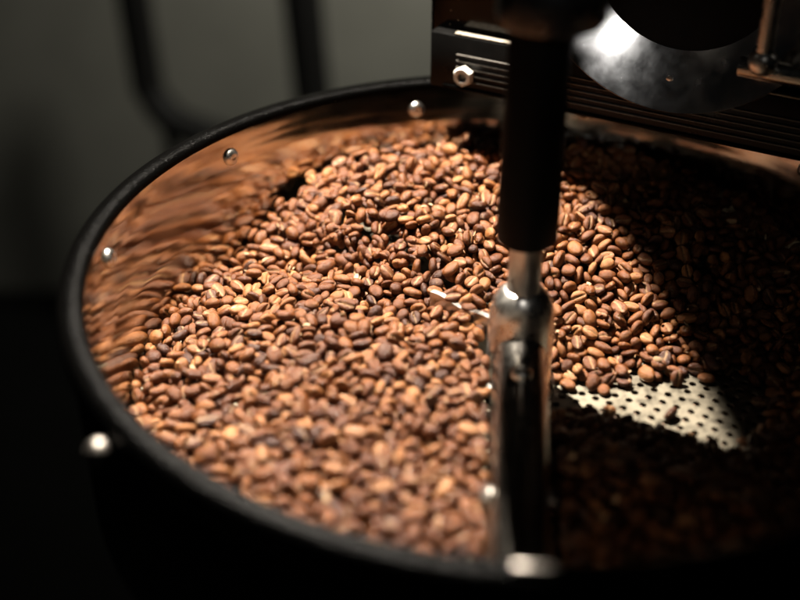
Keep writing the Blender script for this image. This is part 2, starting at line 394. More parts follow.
# scraper blades: upright plates with a bent foot
def blade(az, r0, r1, ztop0, ztop1):
    d = Vector((math.cos(az), math.sin(az), 0)); n = Vector((-d.y, d.x, 0)); v, f = [], []; K = 14
    for k in range(K+1):
        t = k/K; s = r0 + (r1-r0)*t; z1 = ztop0 + (ztop1-ztop0)*t + 0.0012*math.sin(t*9)
        for (o, z) in ((0.0016, z1), (0.0016, -0.078), (0.008, -0.0845), (0.008, -0.0862), (-0.0016, -0.0800), (-0.0016, z1)):
            p = d*s + n*o; v.append((p.x, p.y, z))
    for k in range(K):
        for i in range(6): j = (i+1) % 6; f.append((k*6+i, k*6+j, (k+1)*6+j, (k+1)*6+i))
    f.append(tuple(range(6))[::-1]); f.append(tuple(range(K*6, K*6+6)))
    me = bpy.data.meshes.new('scraper_blade'); me.from_pydata(v, [], f); bm = bmesh.new(); bm.from_mesh(me); bmesh.ops.recalc_face_normals(bm, faces=bm.faces); bm.to_mesh(me); bm.free()
    return in_ag(finish('scraper_blade', me, M_blade, None, True, 30))
bl = blade(R(137), 0.017, 0.068, -0.0515, -0.0530); bl['label'] = 'bright scraper blade edge rising from the beans'

# ------------------------------------------------------------------ roaster behind the tray
C0 = Vector((-0.0490, 0.2112, 0.0)); ex = Vector((0.8855, -0.4647, 0)); en = Vector((-0.4647, -0.8855, 0))   # along the front, and out of it
roaster = tag(empty('coffee_roaster', C0 + ex*0.3 + Vector((0, 0, -1.1))), 'black coffee roaster body with ribbed front beam overhanging the tray', 'coffee roaster')
RI = Matrix.Translation(-(C0 + ex*0.3 + Vector((0, 0, -1.1))))
def in_ro(o): o.parent = roaster; o.matrix_parent_inverse = RI; return o
def rmat(s, n, z): p = C0 + ex*s + en*n; return Matrix(((ex.x, -en.x, 0, p.x), (ex.y, -en.y, 0, p.y), (0, 0, 1, z), (0, 0, 0, 1)))
# local: x along the front, y into the machine, z up
in_ro(box('body', (0.626, 0.30, 0.40), M_panel, None, rmat(0.308, -0.159, 0.2385), 0.003, 3))
beam = in_ro(box('front_beam', (0.62, 0.020, 0.0385), M_black, None, rmat(0.31, -0.010, 0.0295), 0.0012, 2))
def in_beam(o): o.parent = beam; return o
in_beam(box('beam_ledge', (0.585, 0.0050, 0.0012), M_worn, None, rmat(0.31, -0.0030, 0.0497), 0.0005, 2))
for k in range(5):
    in_beam(box('rib', (0.56, 0.0016, 0.0009), M_rib, None, rmat(0.300, 0.0006, 0.0185 + k*0.0044), 0.0003, 2))
in_beam(box('bottom_bead', (0.60, 0.0020, 0.0020), M_black_rim, None, rmat(0.31, 0.0002, 0.0125), 0.0006, 2))
# support of the body down to the ground, behind the tray
in_ro(box('pedestal', (0.40, 0.22, 1.135), M_black, None, rmat(0.36, -0.30, -0.5315), 0.004))
# hollow hex bolt on the beam
def hexbolt(pos, normal):
    mtx = frame(pos, normal, (0, 0, 1)); v, f = [], []
    rings = [(0.0064, 0.0, 6), (0.0064, 0.0046, 6), (0.0058, 0.0056, 0), (0.0036, 0.0056, 0), (0.0032, 0.0050, 0), (0.0032, 0.0012, 0), (0.0, 0.0012, 0)]
    n = 36
    for r, z, hx in rings:
        for i in range(n):
            a = 2*math.pi*i/n; rr = r
            if hx: rr = r*math.cos(math.pi/6)/math.cos((a % (math.pi/3)) - math.pi/6)*1.08
            v.append(mtx @ Vector((rr*math.cos(a), rr*math.sin(a), z)))
    for k in range(len(rings)-1):
        for i in range(n): j = (i+1) % n; f.append((k*n+i, k*n+j, (k+1)*n+j, (k+1)*n+i))
    return in_beam(meshobj('hex_bolt', v, f, M_zinc, None, True, 30))
def on_front(px, py, n=0.0):
    """point of the roaster's front (n in front of the beam face) seen at a spot of the photograph"""
    d = unproject(px, py, 0.0) - CAM; t = ((C0 + en*n) - CAM).dot(en)/d.dot(en); return CAM + d*t
hb = hexbolt(on_front(465, 75, 0.001), en); hb['label'] = 'hollow hex bolt on the ribbed beam'
# round drum door: wide polished flange round a dark sight glass
dc = on_front(683, -42, 0.006)
DM = frame(dc, en, ex)
door = in_ro(lathe('door_ring', [(0.0935, -0.0148), (0.0935, 0.0072), (0.0931, 0.0075), (0.0925, 0.0073), (0.0605, -0.0135)], M_door, n=96, ends=False, matrix=DM, sharp=30))
def in_door(o): o.parent = door; return o
in_door(lathe('sight_glass', [(0.0, -0.0126), (0.03, -0.0128), (0.0610, -0.0140)], M_black_matt, n=64, ends=False, matrix=DM))
# latch beside the door
pa, pb = on_front(776, -18, 0.022), on_front(763, 60, 0.022)
lt = in_ro(tube('latch_lever', [pa + (pb-pa)*t for t in (0, 0.25, 0.5, 0.75, 1.0)], 0.0052, M_chrome))
pc = on_front(763, 62, 0.022)
(lambda o: setattr(o, 'parent', lt))(lathe('latch_knob', [(0.0085*math.sin(math.pi*k/12), -0.0085*math.cos(math.pi*k/12)) for k in range(13)], M_chrome, n=32, ends=False, matrix=Matrix.Translation(pc), sharp=80))
q0, q1 = on_front(740, 66, 0.016), on_front(850, 86, 0.016)
in_ro(tube('latch_bar', [q0 + (q1-q0)*t for t in (0, 0.5, 1.0)], 0.0060, M_steel))
s0 = on_front(670, 79, 0.002)
in_door(lathe('screw', [(0.0022, -0.002), (0.0022, 0.001), (0.0, 0.0018)], M_chrome, n=20, matrix=frame(s0, en, ex)))

# ------------------------------------------------------------------ blurred tube frame in the back room
fr = tag(empty('tube_frame', unproject(160, 330, plane_y=1.45)), 'out of focus bent black tube stand against the grey wall', 'tube stand')
FI = Matrix.Translation(-fr.location)
def in_fr(o): o.parent = fr; o.matrix_parent_inverse = FI; return o
a0 = unproject(124, -60, plane_y=1.45); a1 = unproject(148, 88, plane_y=1.45); a2 = unproject(166, 120, plane_y=1.43); a3 = unproject(300, 168, plane_y=1.36); a4 = unproject(430, 205, plane_y=1.30)
bend = [a1.lerp(a2, t).lerp(a2.lerp(a2 + (a3-a2)*0.15, t), t) for t in (0, .2, .4, .6, .8, 1)]
in_fr(tube('bent_leg', [a0, a0.lerp(a1, .5)] + bend + [a3, a4], 0.029, M_tube))
b0 = unproject(296, -60, plane_y=1.40); b1 = unproject(313, 100, plane_y=1.40); b2 = unproject(318, 175, plane_y=1.39)
in_fr(tube('upright', [b0, b0.lerp(b1, .5), b1, b2], 0.033, M_tube))
c1 = unproject(168, 121, plane_y=1.43); in_fr(tube('foot', [c1, Vector((c1.x, c1.y, -1.099))], 0.012, M_tube))
c2 = b2; in_fr(tube('foot', [c2, Vector((c2.x, c2.y, -1.099))], 0.012, M_tube))

# ------------------------------------------------------------------ coffee beans
# settled beans, one per row of seven whole numbers: place in tenths of a millimetre, turn (quaternion x y z in thousandths), size in percent
ROWS = [
940,30,-852,-603,-557,-339,100,260,-340,-868,55,10,278,100,1120,60,-872,-51,2,-162,95,-1052,-935,-539,-187,734,651,118,-1355,-1162,-580,418,-42,82,106,-1123,-1254,-534,45,243,286,114,
-488,-1403,-581,184,275,117,120,-614,-1581,-578,356,68,531,106,-522,-1595,-601,-738,257,-195,112,-543,-1220,-549,-26,-952,-294,102,-626,-1495,-546,-224,-31,-37,112,-283,-1035,-552,799,-471,-371,108,
-1180,-1141,-534,-198,456,-402,118,-926,-1155,-566,-325,-328,250,122,-334,-829,-554,-90,-989,8,109,-525,-872,-543,726,-302,294,112,-765,-1281,-550,-50,990,120,100,-823,-871,-560,72,808,559,115,
-360,-60,-556,-584,249,147,122,-365,-1387,-586,-6,168,-725,109,-658,-1335,-573,486,-864,-123,107,-601,-1415,-569,225,914,285,114,-1772,-765,-707,-76,992,-45,112,-1503,-903,-599,487,-103,-69,111,
-1258,-1159,-547,62,-79,-876,119,-641,-1246,-538,853,-494,147,114,767,74,-855,-204,-381,794,114,-342,-1483,-584,-667,283,-283,99,-1716,-605,-683,959,274,-44,122,-771,-149,-543,175,-125,615,117,
-765,-1568,-544,938,-223,-81,104,-918,-891,-527,-11,-994,-89,110,-1840,-497,-723,-215,380,-783,111,-1186,-242,-540,60,214,-942,116,-1012,-1165,-534,990,-127,-19,101,-382,-1216,-562,-292,-832,237,110,
-1420,-1108,-593,-744,529,405,102,-1043,131,-525,87,-368,925,107,-460,-1236,-584,792,608,14,114,-1449,-987,-611,-2,-69,973,122,-1201,-866,-557,826,-479,-211,113,-911,-1383,-572,-744,182,-331,113,
-780,-1126,-540,-517,-809,68,95,-431,-1536,-572,236,-359,-902,103,-1023,-1499,-564,403,-83,-658,106,-498,-1497,-582,-605,767,-123,96,-1090,-1127,-559,409,-659,628,106,411,593,-652,-868,-19,-182,112,
-1750,95,-672,-188,-311,927,108,-1261,-1265,-577,914,395,-81,121,-1694,-957,-633,92,861,240,103,-957,-1458,-581,576,-691,-366,115,-1249,-1336,-605,732,-99,117,98,-638,-641,-524,-135,191,-466,115,
-1245,-1257,-531,30,80,878,93,461,414,-688,17,380,-537,116,-2074,-104,-761,536,233,245,102,-1301,-441,-564,-8,418,-762,93,-891,-1199,-583,876,-130,435,109,-282,-530,-589,-404,-655,-310,106,
1071,133,-862,-752,179,-144,104,-1287,-827,-575,-189,869,345,101,-1164,954,-660,48,403,-867,117,-506,48,-547,399,-888,-204,108,-520,-608,-524,-801,-243,262,100,-1070,-92,-532,739,-274,-236,114,
-906,-1022,-542,113,424,229,103,-1133,-1341,-586,-61,375,482,108,932,101,-861,189,751,610,106,-331,-1680,-587,819,305,-483,115,-1612,349,-625,506,-861,-8,115,-688,-1044,-570,682,482,498,106,
-772,787,-593,-328,-880,-163,110,456,329,-734,-269,-927,-173,106,651,509,-673,-879,452,2,109,-981,-1251,-566,882,278,-49,102,-286,-890,-599,-32,6,974,111,-1750,-465,-699,-246,-380,889,110,
-1019,-702,-558,13,-127,931,111,-715,-4,-551,78,-833,-446,116,-1644,-917,-662,693,-405,-532,109,-1055,-1307,-572,192,970,-72,97,-1603,-330,-660,-315,478,-776,96,-1138,-502,-578,349,-589,671,108,
-377,647,-484,243,-38,-921,113,-1574,-1076,-633,-202,-478,-832,105,842,117,-813,344,-142,-281,98,-1339,-891,-602,-174,-121,-976,105,-687,-295,-540,-401,-851,245,115,-840,-1441,-565,22,-525,-671,104,
-1949,-276,-748,279,44,850,101,-1288,52,-575,776,438,444,108,-449,-1118,-589,-463,788,-250,101,-851,-1080,-558,-251,-289,878,96,-1381,-1013,-570,-745,655,73,92,-747,-1059,-552,-13,320,-434,100,
-1851,-275,-736,77,-154,-980,102,-1252,-357,-556,77,-188,592,100,-1012,-432,-574,-187,691,583,109,-1137,-299,-559,239,-916,-309,99,-323,-1109,-596,678,-333,529,102,-1543,-1004,-627,-183,-779,-530,93,
-680,-1550,-586,84,-852,-467,99,-1419,-536,-601,591,-122,-241,97,-836,368,-624,95,691,-586,111,-1832,-725,-733,-692,-503,188,115,-1006,371,-569,-938,69,-2,111,-1358,221,-549,-286,137,365,122,
-1415,-453,-574,-198,202,905,114,-424,-243,-563,-17,124,246,102,-1567,-775,-631,646,762,15,106,-969,67,-531,419,-37,-431,101,296,-12,-874,0,0,-429,109,-901,-60,-551,34,-236,-968,105,
744,679,-650,416,-804,-422,103,-1069,-1416,-572,210,-434,-860,100,-2159,328,-777,-304,-317,843,117,-1404,1323,-622,534,-176,-405,116,-1488,-768,-607,-933,349,1,98,-1914,-569,-749,-486,39,-68,122,
-1087,-1064,-538,231,-910,334,105,-1427,-685,-635,-691,401,-308,115,-701,103,-563,570,-762,-244,122,-302,-613,-605,197,273,-464,101,302,791,-500,-553,-478,216,118,-606,597,-624,-154,-184,-970,117,
-735,-1415,-596,-653,-304,-476,109,-435,-1327,-582,11,914,53,96,-1357,-679,-586,665,-363,111,98,413,905,-487,-15,-108,781,120,-1554,1270,-708,-998,-8,38,122,-1551,-111,-597,295,32,-939,106,
346,462,-721,-313,908,259,106,-1495,-452,-636,-791,420,367,112,-1108,-722,-554,837,-223,198,101,-943,-239,-526,98,-331,-910,104,-1845,-158,-695,-123,-38,-990,97,-1396,-147,-588,161,-195,703,95,
-667,-653,-574,-164,178,-566,111,-409,-1587,-595,-976,151,-132,79,-467,-759,-542,-161,-104,460,92,949,501,-708,316,-235,19,93,-988,-790,-560,178,287,-817,106,-707,-1150,-588,-252,333,-647,107,
-1496,-529,-636,420,612,-440,106,-1351,-388,-575,-941,-228,-142,103,-1852,614,-722,711,-60,122,103,437,121,-817,-548,-824,-98,101,-897,92,-545,292,47,-708,112,-1407,-251,-587,-162,-942,286,109,
439,-20,-852,374,-198,541,100,-277,1341,-392,-374,824,-105,120,-1636,-126,-676,3,-127,899,100,-854,-368,-558,-713,104,4,113,-1806,367,-686,-169,319,-583,112,-331,-454,-585,690,-716,-91,112,
-1350,-1282,-596,-252,-713,-591,92,-592,-223,-564,-284,-522,119,114,-819,-294,-549,-71,145,-453,96,-1919,-685,-742,947,-224,-179,116,353,730,-540,239,-193,-225,99,517,119,-819,39,-37,837,103,
606,761,-598,-51,261,-963,103,-1221,-681,-575,248,-373,801,93,-1748,-186,-710,62,-991,59,105,-556,-359,-539,-301,-883,196,102,-2152,164,-805,-165,-157,875,117,-1600,-605,-678,294,278,-353,105,
-822,-1300,-605,-267,-813,-316,92,-1695,-393,-663,-318,-231,154,104,-255,528,-503,-925,-344,-34,97,821,447,-694,425,-699,-573,99,-1713,780,-697,-422,-889,76,106,-596,327,-634,-673,681,94,100,
-556,-85,-581,152,758,631,107,-1036,-306,-576,129,694,-691,104,334,520,-685,-356,492,792,109,-616,-379,-577,-912,277,243,111,-222,1156,-417,-81,-241,651,108,-422,-930,-588,29,242,693,105,
-1213,-117,-537,-649,-117,-21,102,-751,-1350,-577,113,452,102,100,-704,657,-636,170,359,333,122,-836,683,-671,69,-78,841,107,-322,-1601,-610,-796,-390,-214,96,644,1253,-402,641,238,-40,98,
800,324,-777,-865,432,-49,94,675,335,-767,530,128,258,93,-672,388,-659,216,347,-791,101,-785,110,-579,-45,-176,-854,119,360,642,-611,-320,624,-711,105,-493,1743,-343,377,-175,894,111,
-783,-1495,-560,-130,716,-671,89,-594,-8,-577,206,852,474,103,-902,-1544,-579,-797,171,-282,105,-179,1310,-404,891,-77,-23,111,626,20,-869,402,914,0,99,-1359,380,-573,-751,-303,-64,101,
-1002,-1377,-607,-77,-454,684,111,-1176,-1263,-558,696,-673,-155,94,-224,390,-552,-158,-874,346,112,-1954,-3,-756,327,303,-689,105,-1623,1420,-715,447,-167,470,107,-995,-180,-565,-886,-188,-326,114,
-516,-988,-566,-356,292,879,100,-875,1376,-360,344,-904,-147,121,609,812,-548,429,-263,67,93,-1831,-633,-715,873,43,-8,111,-1035,-579,-539,360,-858,81,103,-745,1838,-334,-20,-66,895,122,
-90,1354,-387,-494,804,326,97,537,24,-863,-319,801,499,90,-233,82,-584,128,461,-35,100,-323,-1189,-615,149,80,798,101,-996,-55,-556,-179,159,-555,109,-1835,771,-730,-476,-859,-75,122,
-2044,31,-756,758,502,-121,104,-1052,805,-658,36,269,945,107,-863,1164,-378,-106,186,-419,111,-577,-1268,-588,-187,-768,581,103,-1240,-964,-574,-590,708,276,106,-263,918,-419,580,-635,-443,110,
-598,-974,-541,310,-842,-178,91,-617,-519,-560,210,-231,-468,103,-1222,-518,-584,-111,246,-332,103,-793,-488,-550,-426,-437,461,97,645,420,-701,-878,-139,455,122,748,390,-740,419,-677,-590,100,
910,559,-682,276,-957,75,108,-385,-1053,-608,-859,215,110,117,707,729,-588,-466,190,-548,118,-2058,-208,-780,377,-912,151,97,-857,-505,-545,-269,-485,222,91,-1180,-783,-573,-153,30,-179,104,
-1276,-569,-585,-872,412,61,86,-2108,21,-798,-316,409,-855,113,-624,-1013,-585,-141,85,795,105,678,630,-662,360,659,558,101,722,976,-495,752,-211,-298,106,-869,1935,-371,4,-424,623,110,
-1296,-1033,-573,906,-50,-315,93,-1254,-1025,-536,665,-521,76,93,838,688,-653,-606,-764,-214,103,-1630,24,-654,969,80,197,106,-581,-433,-565,288,-75,809,87,-637,-754,-559,4,90,710,101,
1011,212,-851,-245,117,742,111,532,261,-794,-193,-946,175,107,370,251,-755,-736,635,-5,91,482,857,-531,-63,-85,-770,115,-1121,-861,-561,-432,-372,632,106,-928,4,-545,831,-62,174,105,
-1283,-117,-578,-943,184,263,110,507,1041,-476,-323,-202,284,110,-403,-387,-582,-416,43,-404,107,-1113,1939,-407,-422,886,180,116,-613,1791,-348,-528,-576,19,115,-1531,106,-596,-56,-989,129,95,
-926,-493,-562,580,655,103,120,521,1118,-424,-570,693,430,99,-154,753,-501,-659,516,-127,99,-373,376,-515,-154,987,4,92,-2013,327,-761,-353,909,-177,104,-1618,889,-670,-412,-36,-161,110,
-1609,-825,-679,-215,-472,712,92,-295,176,-603,-134,106,-947,110,-971,2038,-387,-156,945,-255,119,-1084,-355,-570,-40,800,374,94,-2070,510,-777,-250,455,-637,100,389,837,-535,-393,-761,476,113,
-371,-891,-579,122,487,403,100,-739,-308,-588,-717,232,-157,98,-847,819,-613,-798,-549,89,102,615,71,-824,2,5,-674,96,-1494,-1155,-589,209,876,65,106,-789,-970,-577,-546,811,-16,93,
835,585,-659,-628,-403,22,94,-1076,-787,-580,221,151,-201,98,369,1200,-452,-520,745,389,109,-114,1016,-454,-586,-391,683,120,-991,-1095,-563,-877,236,415,107,-413,763,-476,927,91,-354,113,
-696,-1267,-590,351,168,651,104,-487,-21,-582,-247,159,759,109,-472,310,-579,-349,891,-100,97,-741,1138,-382,115,169,-956,102,610,985,-513,-372,-343,71,102,-2183,-197,-823,502,656,525,93,
781,735,-599,616,-454,-25,104,-240,1644,-342,448,367,623,122,-688,498,-650,-199,216,-811,113,437,1447,-405,813,469,-122,119,-924,-816,-523,754,-138,615,104,-402,-815,-584,368,228,455,98,
-1759,-107,-710,-545,-762,-135,91,-126,918,-473,-744,667,-1,105,-1465,252,-600,-762,-118,389,106,-1650,184,-655,-252,801,536,94,749,469,-721,864,219,269,113,-387,142,-580,-222,670,-672,100,
74,-2105,-666,666,377,538,112,221,-2197,-663,-128,70,-780,95,318,-2184,-680,287,-643,-573,100,-693,-2072,-673,505,860,44,115,-610,-2116,-683,-719,-661,-130,93,-540,-2074,-671,742,662,77,103,
-332,-2054,-645,868,290,-380,99,170,-2074,-673,19,-71,-414,106,296,-2048,-667,497,-757,-361,88,377,-2105,-707,-135,6,-960,105,471,-2063,-696,-422,732,520,98,588,-2133,-706,-249,245,923,96,
641,-2050,-688,99,-150,93,81,-990,-1941,-674,-6,53,961,102,-848,-1981,-647,-128,-136,716,90,-766,-1968,-662,44,173,-352,114,-682,-1937,-682,-916,-272,152,85,-519,-1944,-696,25,66,972,96,
-426,-1954,-673,-64,-182,-203,113,85,-1941,-667,-131,-135,961,98,174,-1992,-667,-895,183,-33,94,276,-1979,-650,188,-144,135,96,432,-1990,-667,104,-306,933,101,514,-1993,-658,-503,-796,198,103,
665,-1969,-674,-947,-317,-12,85,720,-2023,-658,-135,-92,484,99,881,-1979,-648,-621,-613,84,96,963,-1948,-662,5,-27,921,93,-1089,-1846,-707,87,-121,-755,91,-963,-1850,-667,-921,243,-124,101,
-861,-1872,-648,-148,972,169,120,-714,-1879,-666,823,524,-56,105,-638,-1859,-689,65,123,-788,102,-472,-1879,-671,977,138,142,111,-385,-1893,-651,-492,-867,65,90,105,-1849,-614,-534,322,-391,106,
209,-1867,-612,200,-44,172,97,400,-1862,-618,158,74,786,77,511,-1849,-656,149,19,727,91,561,-1868,-637,418,56,881,103,683,-1886,-658,834,453,207,100,768,-1850,-660,58,-167,-945,99,
961,-1862,-680,-31,190,335,96,1037,-1830,-695,64,-4,907,98,-1211,-1846,-679,466,-769,-178,93,-1094,-1751,-706,98,43,564,108,-989,-1775,-694,-55,-173,-210,79,-907,-1786,-670,384,921,42,108,
-820,-1775,-663,81,-193,259,92,-666,-1790,-652,317,47,101,98,-559,-1780,-649,147,-66,37,95,-421,-1806,-633,230,-952,-69,108,80,-1689,-633,428,-540,-493,101,215,-1708,-626,-15,-38,-826,107,
309,-1734,-625,-1,-2,946,98,443,-1748,-613,52,30,336,100,549,-1773,-643,790,-581,-170,105,684,-1751,-644,260,-101,-876,110,746,-1766,-670,-551,-472,496,94,807,-1772,-659,-379,-703,476,112,
958,-1777,-666,230,-104,801,95,1098,-1783,-685,127,-117,750,102,1259,-1821,-693,365,249,-872,97,1291,-1753,-703,364,927,-12,107,-1394,-1689,-665,354,567,559,93,-1275,-1684,-684,-1,93,-753,90,
-1162,-1720,-681,-958,-273,52,99,-1007,-1713,-688,32,949,-194,98,-903,-1704,-640,100,945,272,96,-851,-1669,-607,-38,-941,279,89,-722,-1637,-589,606,695,240,109,-570,-1714,-630,-991,-46,79,94,
-462,-1641,-611,-183,824,-354,93,-389,-1661,-607,-547,-547,427,97,149,-1653,-650,780,-150,-79,93,217,-1623,-641,-202,-976,41,88,387,-1639,-626,469,879,-32,96,482,-1653,-622,-9,55,48,104,
622,-1694,-670,-16,88,-497,89,703,-1675,-653,-143,878,449,93,832,-1688,-637,-152,-492,635,111,902,-1695,-622,658,498,545,95,1013,-1712,-637,899,423,101,94,1168,-1713,-676,-108,160,-966,91,
1261,-1672,-690,259,16,445,84,1351,-1696,-683,129,894,391,105,-1553,-1577,-697,-789,612,-11,91,-1470,-1610,-693,958,273,-29,113,-1328,-1523,-634,278,-38,-819,112,-1206,-1597,-653,103,-270,790,96,
-1118,-1589,-622,-244,930,242,109,-955,-1577,-635,-55,-109,733,102,-896,-1510,-631,-933,160,-237,102,-777,-1553,-609,-2,10,999,108,-477,-1549,-631,-139,-965,200,95,-380,-1544,-623,238,252,-936,102,
160,-1594,-649,-770,-38,393,83,292,-1570,-629,-271,185,-280,84,443,-1575,-619,151,66,-796,102,593,-1562,-600,-15,234,-912,100,679,-1571,-616,-844,467,189,105,750,-1536,-612,-568,-794,-21,104,
865,-1548,-618,555,554,607,87,1001,-1602,-604,84,14,-586,120,1087,-1608,-617,-890,-66,364,97,1212,-1584,-614,-666,275,551,105,1352,-1567,-683,-618,-237,641,104,1485,-1518,-694,-757,5,-631,122,
1563,-1544,-719,678,-309,-122,106,-1608,-1482,-691,318,-937,-137,103,-1526,-1519,-688,-626,312,-304,86,-1394,-1475,-653,365,808,426,91,-1297,-1416,-618,613,-746,256,115,-1142,-1464,-616,929,355,-97,98,
-1005,-1493,-631,-77,127,-538,101,-941,-1438,-640,244,-958,-105,91,-858,-1427,-629,-740,-581,81,108,-660,-1447,-620,-117,-119,-691,122,-584,-1418,-629,15,-95,-495,91,-434,-1476,-662,650,718,184,88,
-360,-1483,-653,-18,-36,796,107,182,-1503,-626,-563,-174,-85,105,279,-1495,-632,-172,-198,955,106,344,-1442,-594,-555,669,-396,104,488,-1496,-585,-186,929,-293,96,639,-1431,-593,949,3,-111,107,
707,-1474,-620,-312,394,-693,89,798,-1433,-618,321,54,281,99,920,-1476,-603,645,708,-238,120,1003,-1443,-616,530,802,-167,93,1222,-1418,-645,-546,-749,-367,113,1302,-1463,-679,152,25,830,104,
1400,-1473,-723,136,152,-82,95,1480,-1443,-727,995,30,16,88,1611,-1438,-731,339,-500,-613,97,-1620,-1409,-659,-932,-147,292,99,-1541,-1305,-679,-850,-371,294,98,-1412,-1348,-657,-731,-344,370,94,
-1325,-1331,-660,214,926,261,95,-1167,-1372,-611,897,-328,-158,95,-1068,-1316,-630,-45,102,-451,88,-947,-1337,-632,-234,726,-636,92,-870,-1344,-642,544,628,-204,103,-788,-1356,-654,-27,-195,-441,99,
-625,-1349,-628,140,114,-820,87,-531,-1387,-605,-914,231,323,92,-391,-1384,-630,-846,505,163,107,192,-1374,-602,79,70,729,112,337,-1350,-628,11,-193,-967,122,474,-1318,-615,-58,12,813,104,
543,-1373,-613,-16,-61,-813,96,698,-1323,-618,121,128,982,104,785,-1378,-643,-153,91,118,89,888,-1331,-653,181,852,-489,88,975,-1361,-647,157,-981,102,107,1068,-1369,-617,-189,708,-609,114,
1274,-1351,-632,14,-937,86,119,1324,-1299,-681,-316,48,-190,88,1442,-1379,-712,-886,-381,168,90,1522,-1371,-735,1,41,-997,88,1627,-1366,-719,-399,-542,-723,90,-1851,-1165,-779,83,-399,-845,93,
-1783,-1244,-700,-920,-329,202,106,-1612,-1249,-665,-896,217,-111,114,-1461,-1260,-686,-81,-55,913,111,-1361,-1261,-664,87,79,-978,99,-1264,-1279,-646,-29,-159,86,99,-1151,-1258,-615,-46,-59,-243,100,
-1004,-1289,-634,904,-267,-105,99,-886,-1275,-629,749,442,482,99,-823,-1259,-647,48,260,-939,81,-753,-1266,-616,-352,527,-513,107,-332,-1272,-621,-642,342,74,87,198,-1225,-624,351,7,54,105,
299,-1293,-632,-96,-760,-536,102,387,-1255,-651,-115,7,858,91,494,-1228,-632,-111,89,873,95,561,-1212,-625,792,-525,-170,96,688,-1214,-616,597,396,535,90,818,-1233,-628,543,-600,-586,100,
933,-1283,-636,968,-217,-9,104,1081,-1253,-624,421,867,208,101,1111,-1180,-688,-172,222,435,95,1252,-1242,-692,-281,-61,-625,100,1361,-1229,-710,-208,87,778,115,1464,-1264,-685,210,-121,930,83,
1621,-1218,-724,-223,-47,-418,87,1691,-1259,-723,114,182,613,91,1830,-1211,-783,-24,99,753,87,-1763,-1151,-732,864,-58,368,112,-1655,-1184,-709,-228,-31,936,95,-1534,-1201,-648,111,-664,-578,116,
-1414,-1191,-663,-653,698,-187,95,-1342,-1169,-650,-100,-77,757,105,-1236,-1195,-638,-62,21,957,113,-1129,-1188,-595,-703,-239,-107,105,-976,-1216,-625,54,-231,911,89,-847,-1140,-609,-108,61,-440,102,
-763,-1131,-614,-399,336,-138,107,-640,-1108,-606,-605,758,121,97,-546,-1185,-602,-5,5,99,105,-395,-1130,-582,-653,368,-651,98,225,-1149,-638,-26,49,-914,94,329,-1178,-642,795,-590,-108,93,
409,-1176,-643,-469,-580,602,121,487,-1144,-627,-337,749,568,114,631,-1183,-623,92,-150,806,96,745,-1113,-623,-271,69,-191,115,886,-1129,-659,-50,277,782,89,1040,-1082,-699,263,72,-126,110,
1103,-1034,-732,194,-284,284,107,1225,-1077,-780,-7,283,848,95,1307,-1096,-774,700,-659,266,94,1432,-1089,-749,98,-187,-960,92,1513,-1098,-712,848,190,146,102,1640,-1103,-752,431,871,218,98,
1764,-1191,-761,-190,117,-778,110,-1935,-1050,-827,857,-491,-123,72,-1825,-1087,-791,93,-299,-298,107,-1766,-1061,-726,-539,154,-711,113,-1672,-1097,-694,653,574,368,105,-1467,-1114,-653,96,-129,982,108,
-1385,-1069,-639,-733,-651,-156,107,-1266,-1107,-613,-300,725,-447,107,-1157,-1077,-593,368,879,3,106,-1010,-1033,-583,672,147,12,92,-923,-1075,-598,-845,327,-77,101,-767,-1042,-619,-108,980,45,100,
-685,-1035,-635,467,836,252,107,-598,-1024,-636,44,-258,-913,103,-463,-1048,-626,-654,695,-289,80,189,-1063,-603,-969,-44,-158,99,277,-1073,-632,-8,135,-989,109,387,-1068,-627,211,-21,129,104,
463,-1002,-617,84,193,949,109,631,-889,-693,318,312,-217,113,744,-945,-723,-280,-20,-468,101,888,-966,-751,86,268,951,101,970,-902,-787,409,-356,-280,112,1040,-985,-783,62,276,934,94,
1150,-937,-817,50,-270,-363,103,1252,-1007,-810,321,-577,-135,95,1353,-1010,-787,926,229,127,105,1444,-1005,-774,-206,10,674,92,1600,-1024,-729,-68,155,-869,101,1695,-1031,-752,370,894,230,116,
1789,-1065,-774,-145,57,-918,88,-1881,-997,-812,20,-51,-717,104,-1779,-976,-779,-113,-296,-159,98,-1707,-992,-709,663,342,339,99,-1562,-946,-653,12,-214,111,105,-1334,-921,-643,-451,-866,189,90,
-1230,-945,-643,-244,14,335,93,-1100,-952,-625,128,938,133,107,-951,-989,-592,-748,294,-100,110,-854,-1005,-620,930,-4,-45,97,-736,-958,-641,845,516,-133,89,-622,-950,-663,237,753,558,86,
-531,-964,-642,59,-139,-340,86,-432,-979,-631,72,-127,833,92,-352,-957,-616,138,104,-932,95,263,-927,-605,113,258,958,92,343,-1010,-604,-946,-293,-84,96,478,-867,-698,-2,281,865,95,
618,-843,-728,-308,363,-813,94,708,-859,-744,4,-198,965,102,782,-828,-779,-418,361,-558,97,898,-828,-802,350,-96,810,98,977,-816,-828,54,173,-490,115,1077,-873,-843,-913,369,-151,101,
1215,-929,-852,-202,-98,-740,111,1277,-858,-846,23,-596,643,97,1386,-931,-812,-184,102,936,110,1470,-913,-784,269,941,-101,108,1628,-927,-745,-176,72,899,106,1754,-967,-753,-569,-794,120,122,
1915,-1036,-791,-462,583,-191,93,1960,-1011,-764,-35,705,176,98,-2017,-853,-841,191,-499,801,89,-1942,-889,-846,-128,150,968,90,-1829,-848,-816,-45,-168,-3,94,-1766,-840,-776,-206,336,-774,104,
-1634,-803,-734,-396,915,-65,73,-1522,-848,-670,-47,-228,-821,116,-1340,-843,-646,-925,25,55,97,-1264,-880,-664,-58,6,476,103,-1155,-878,-631,-372,638,-559,110,-1045,-906,-625,-23,797,568,88,
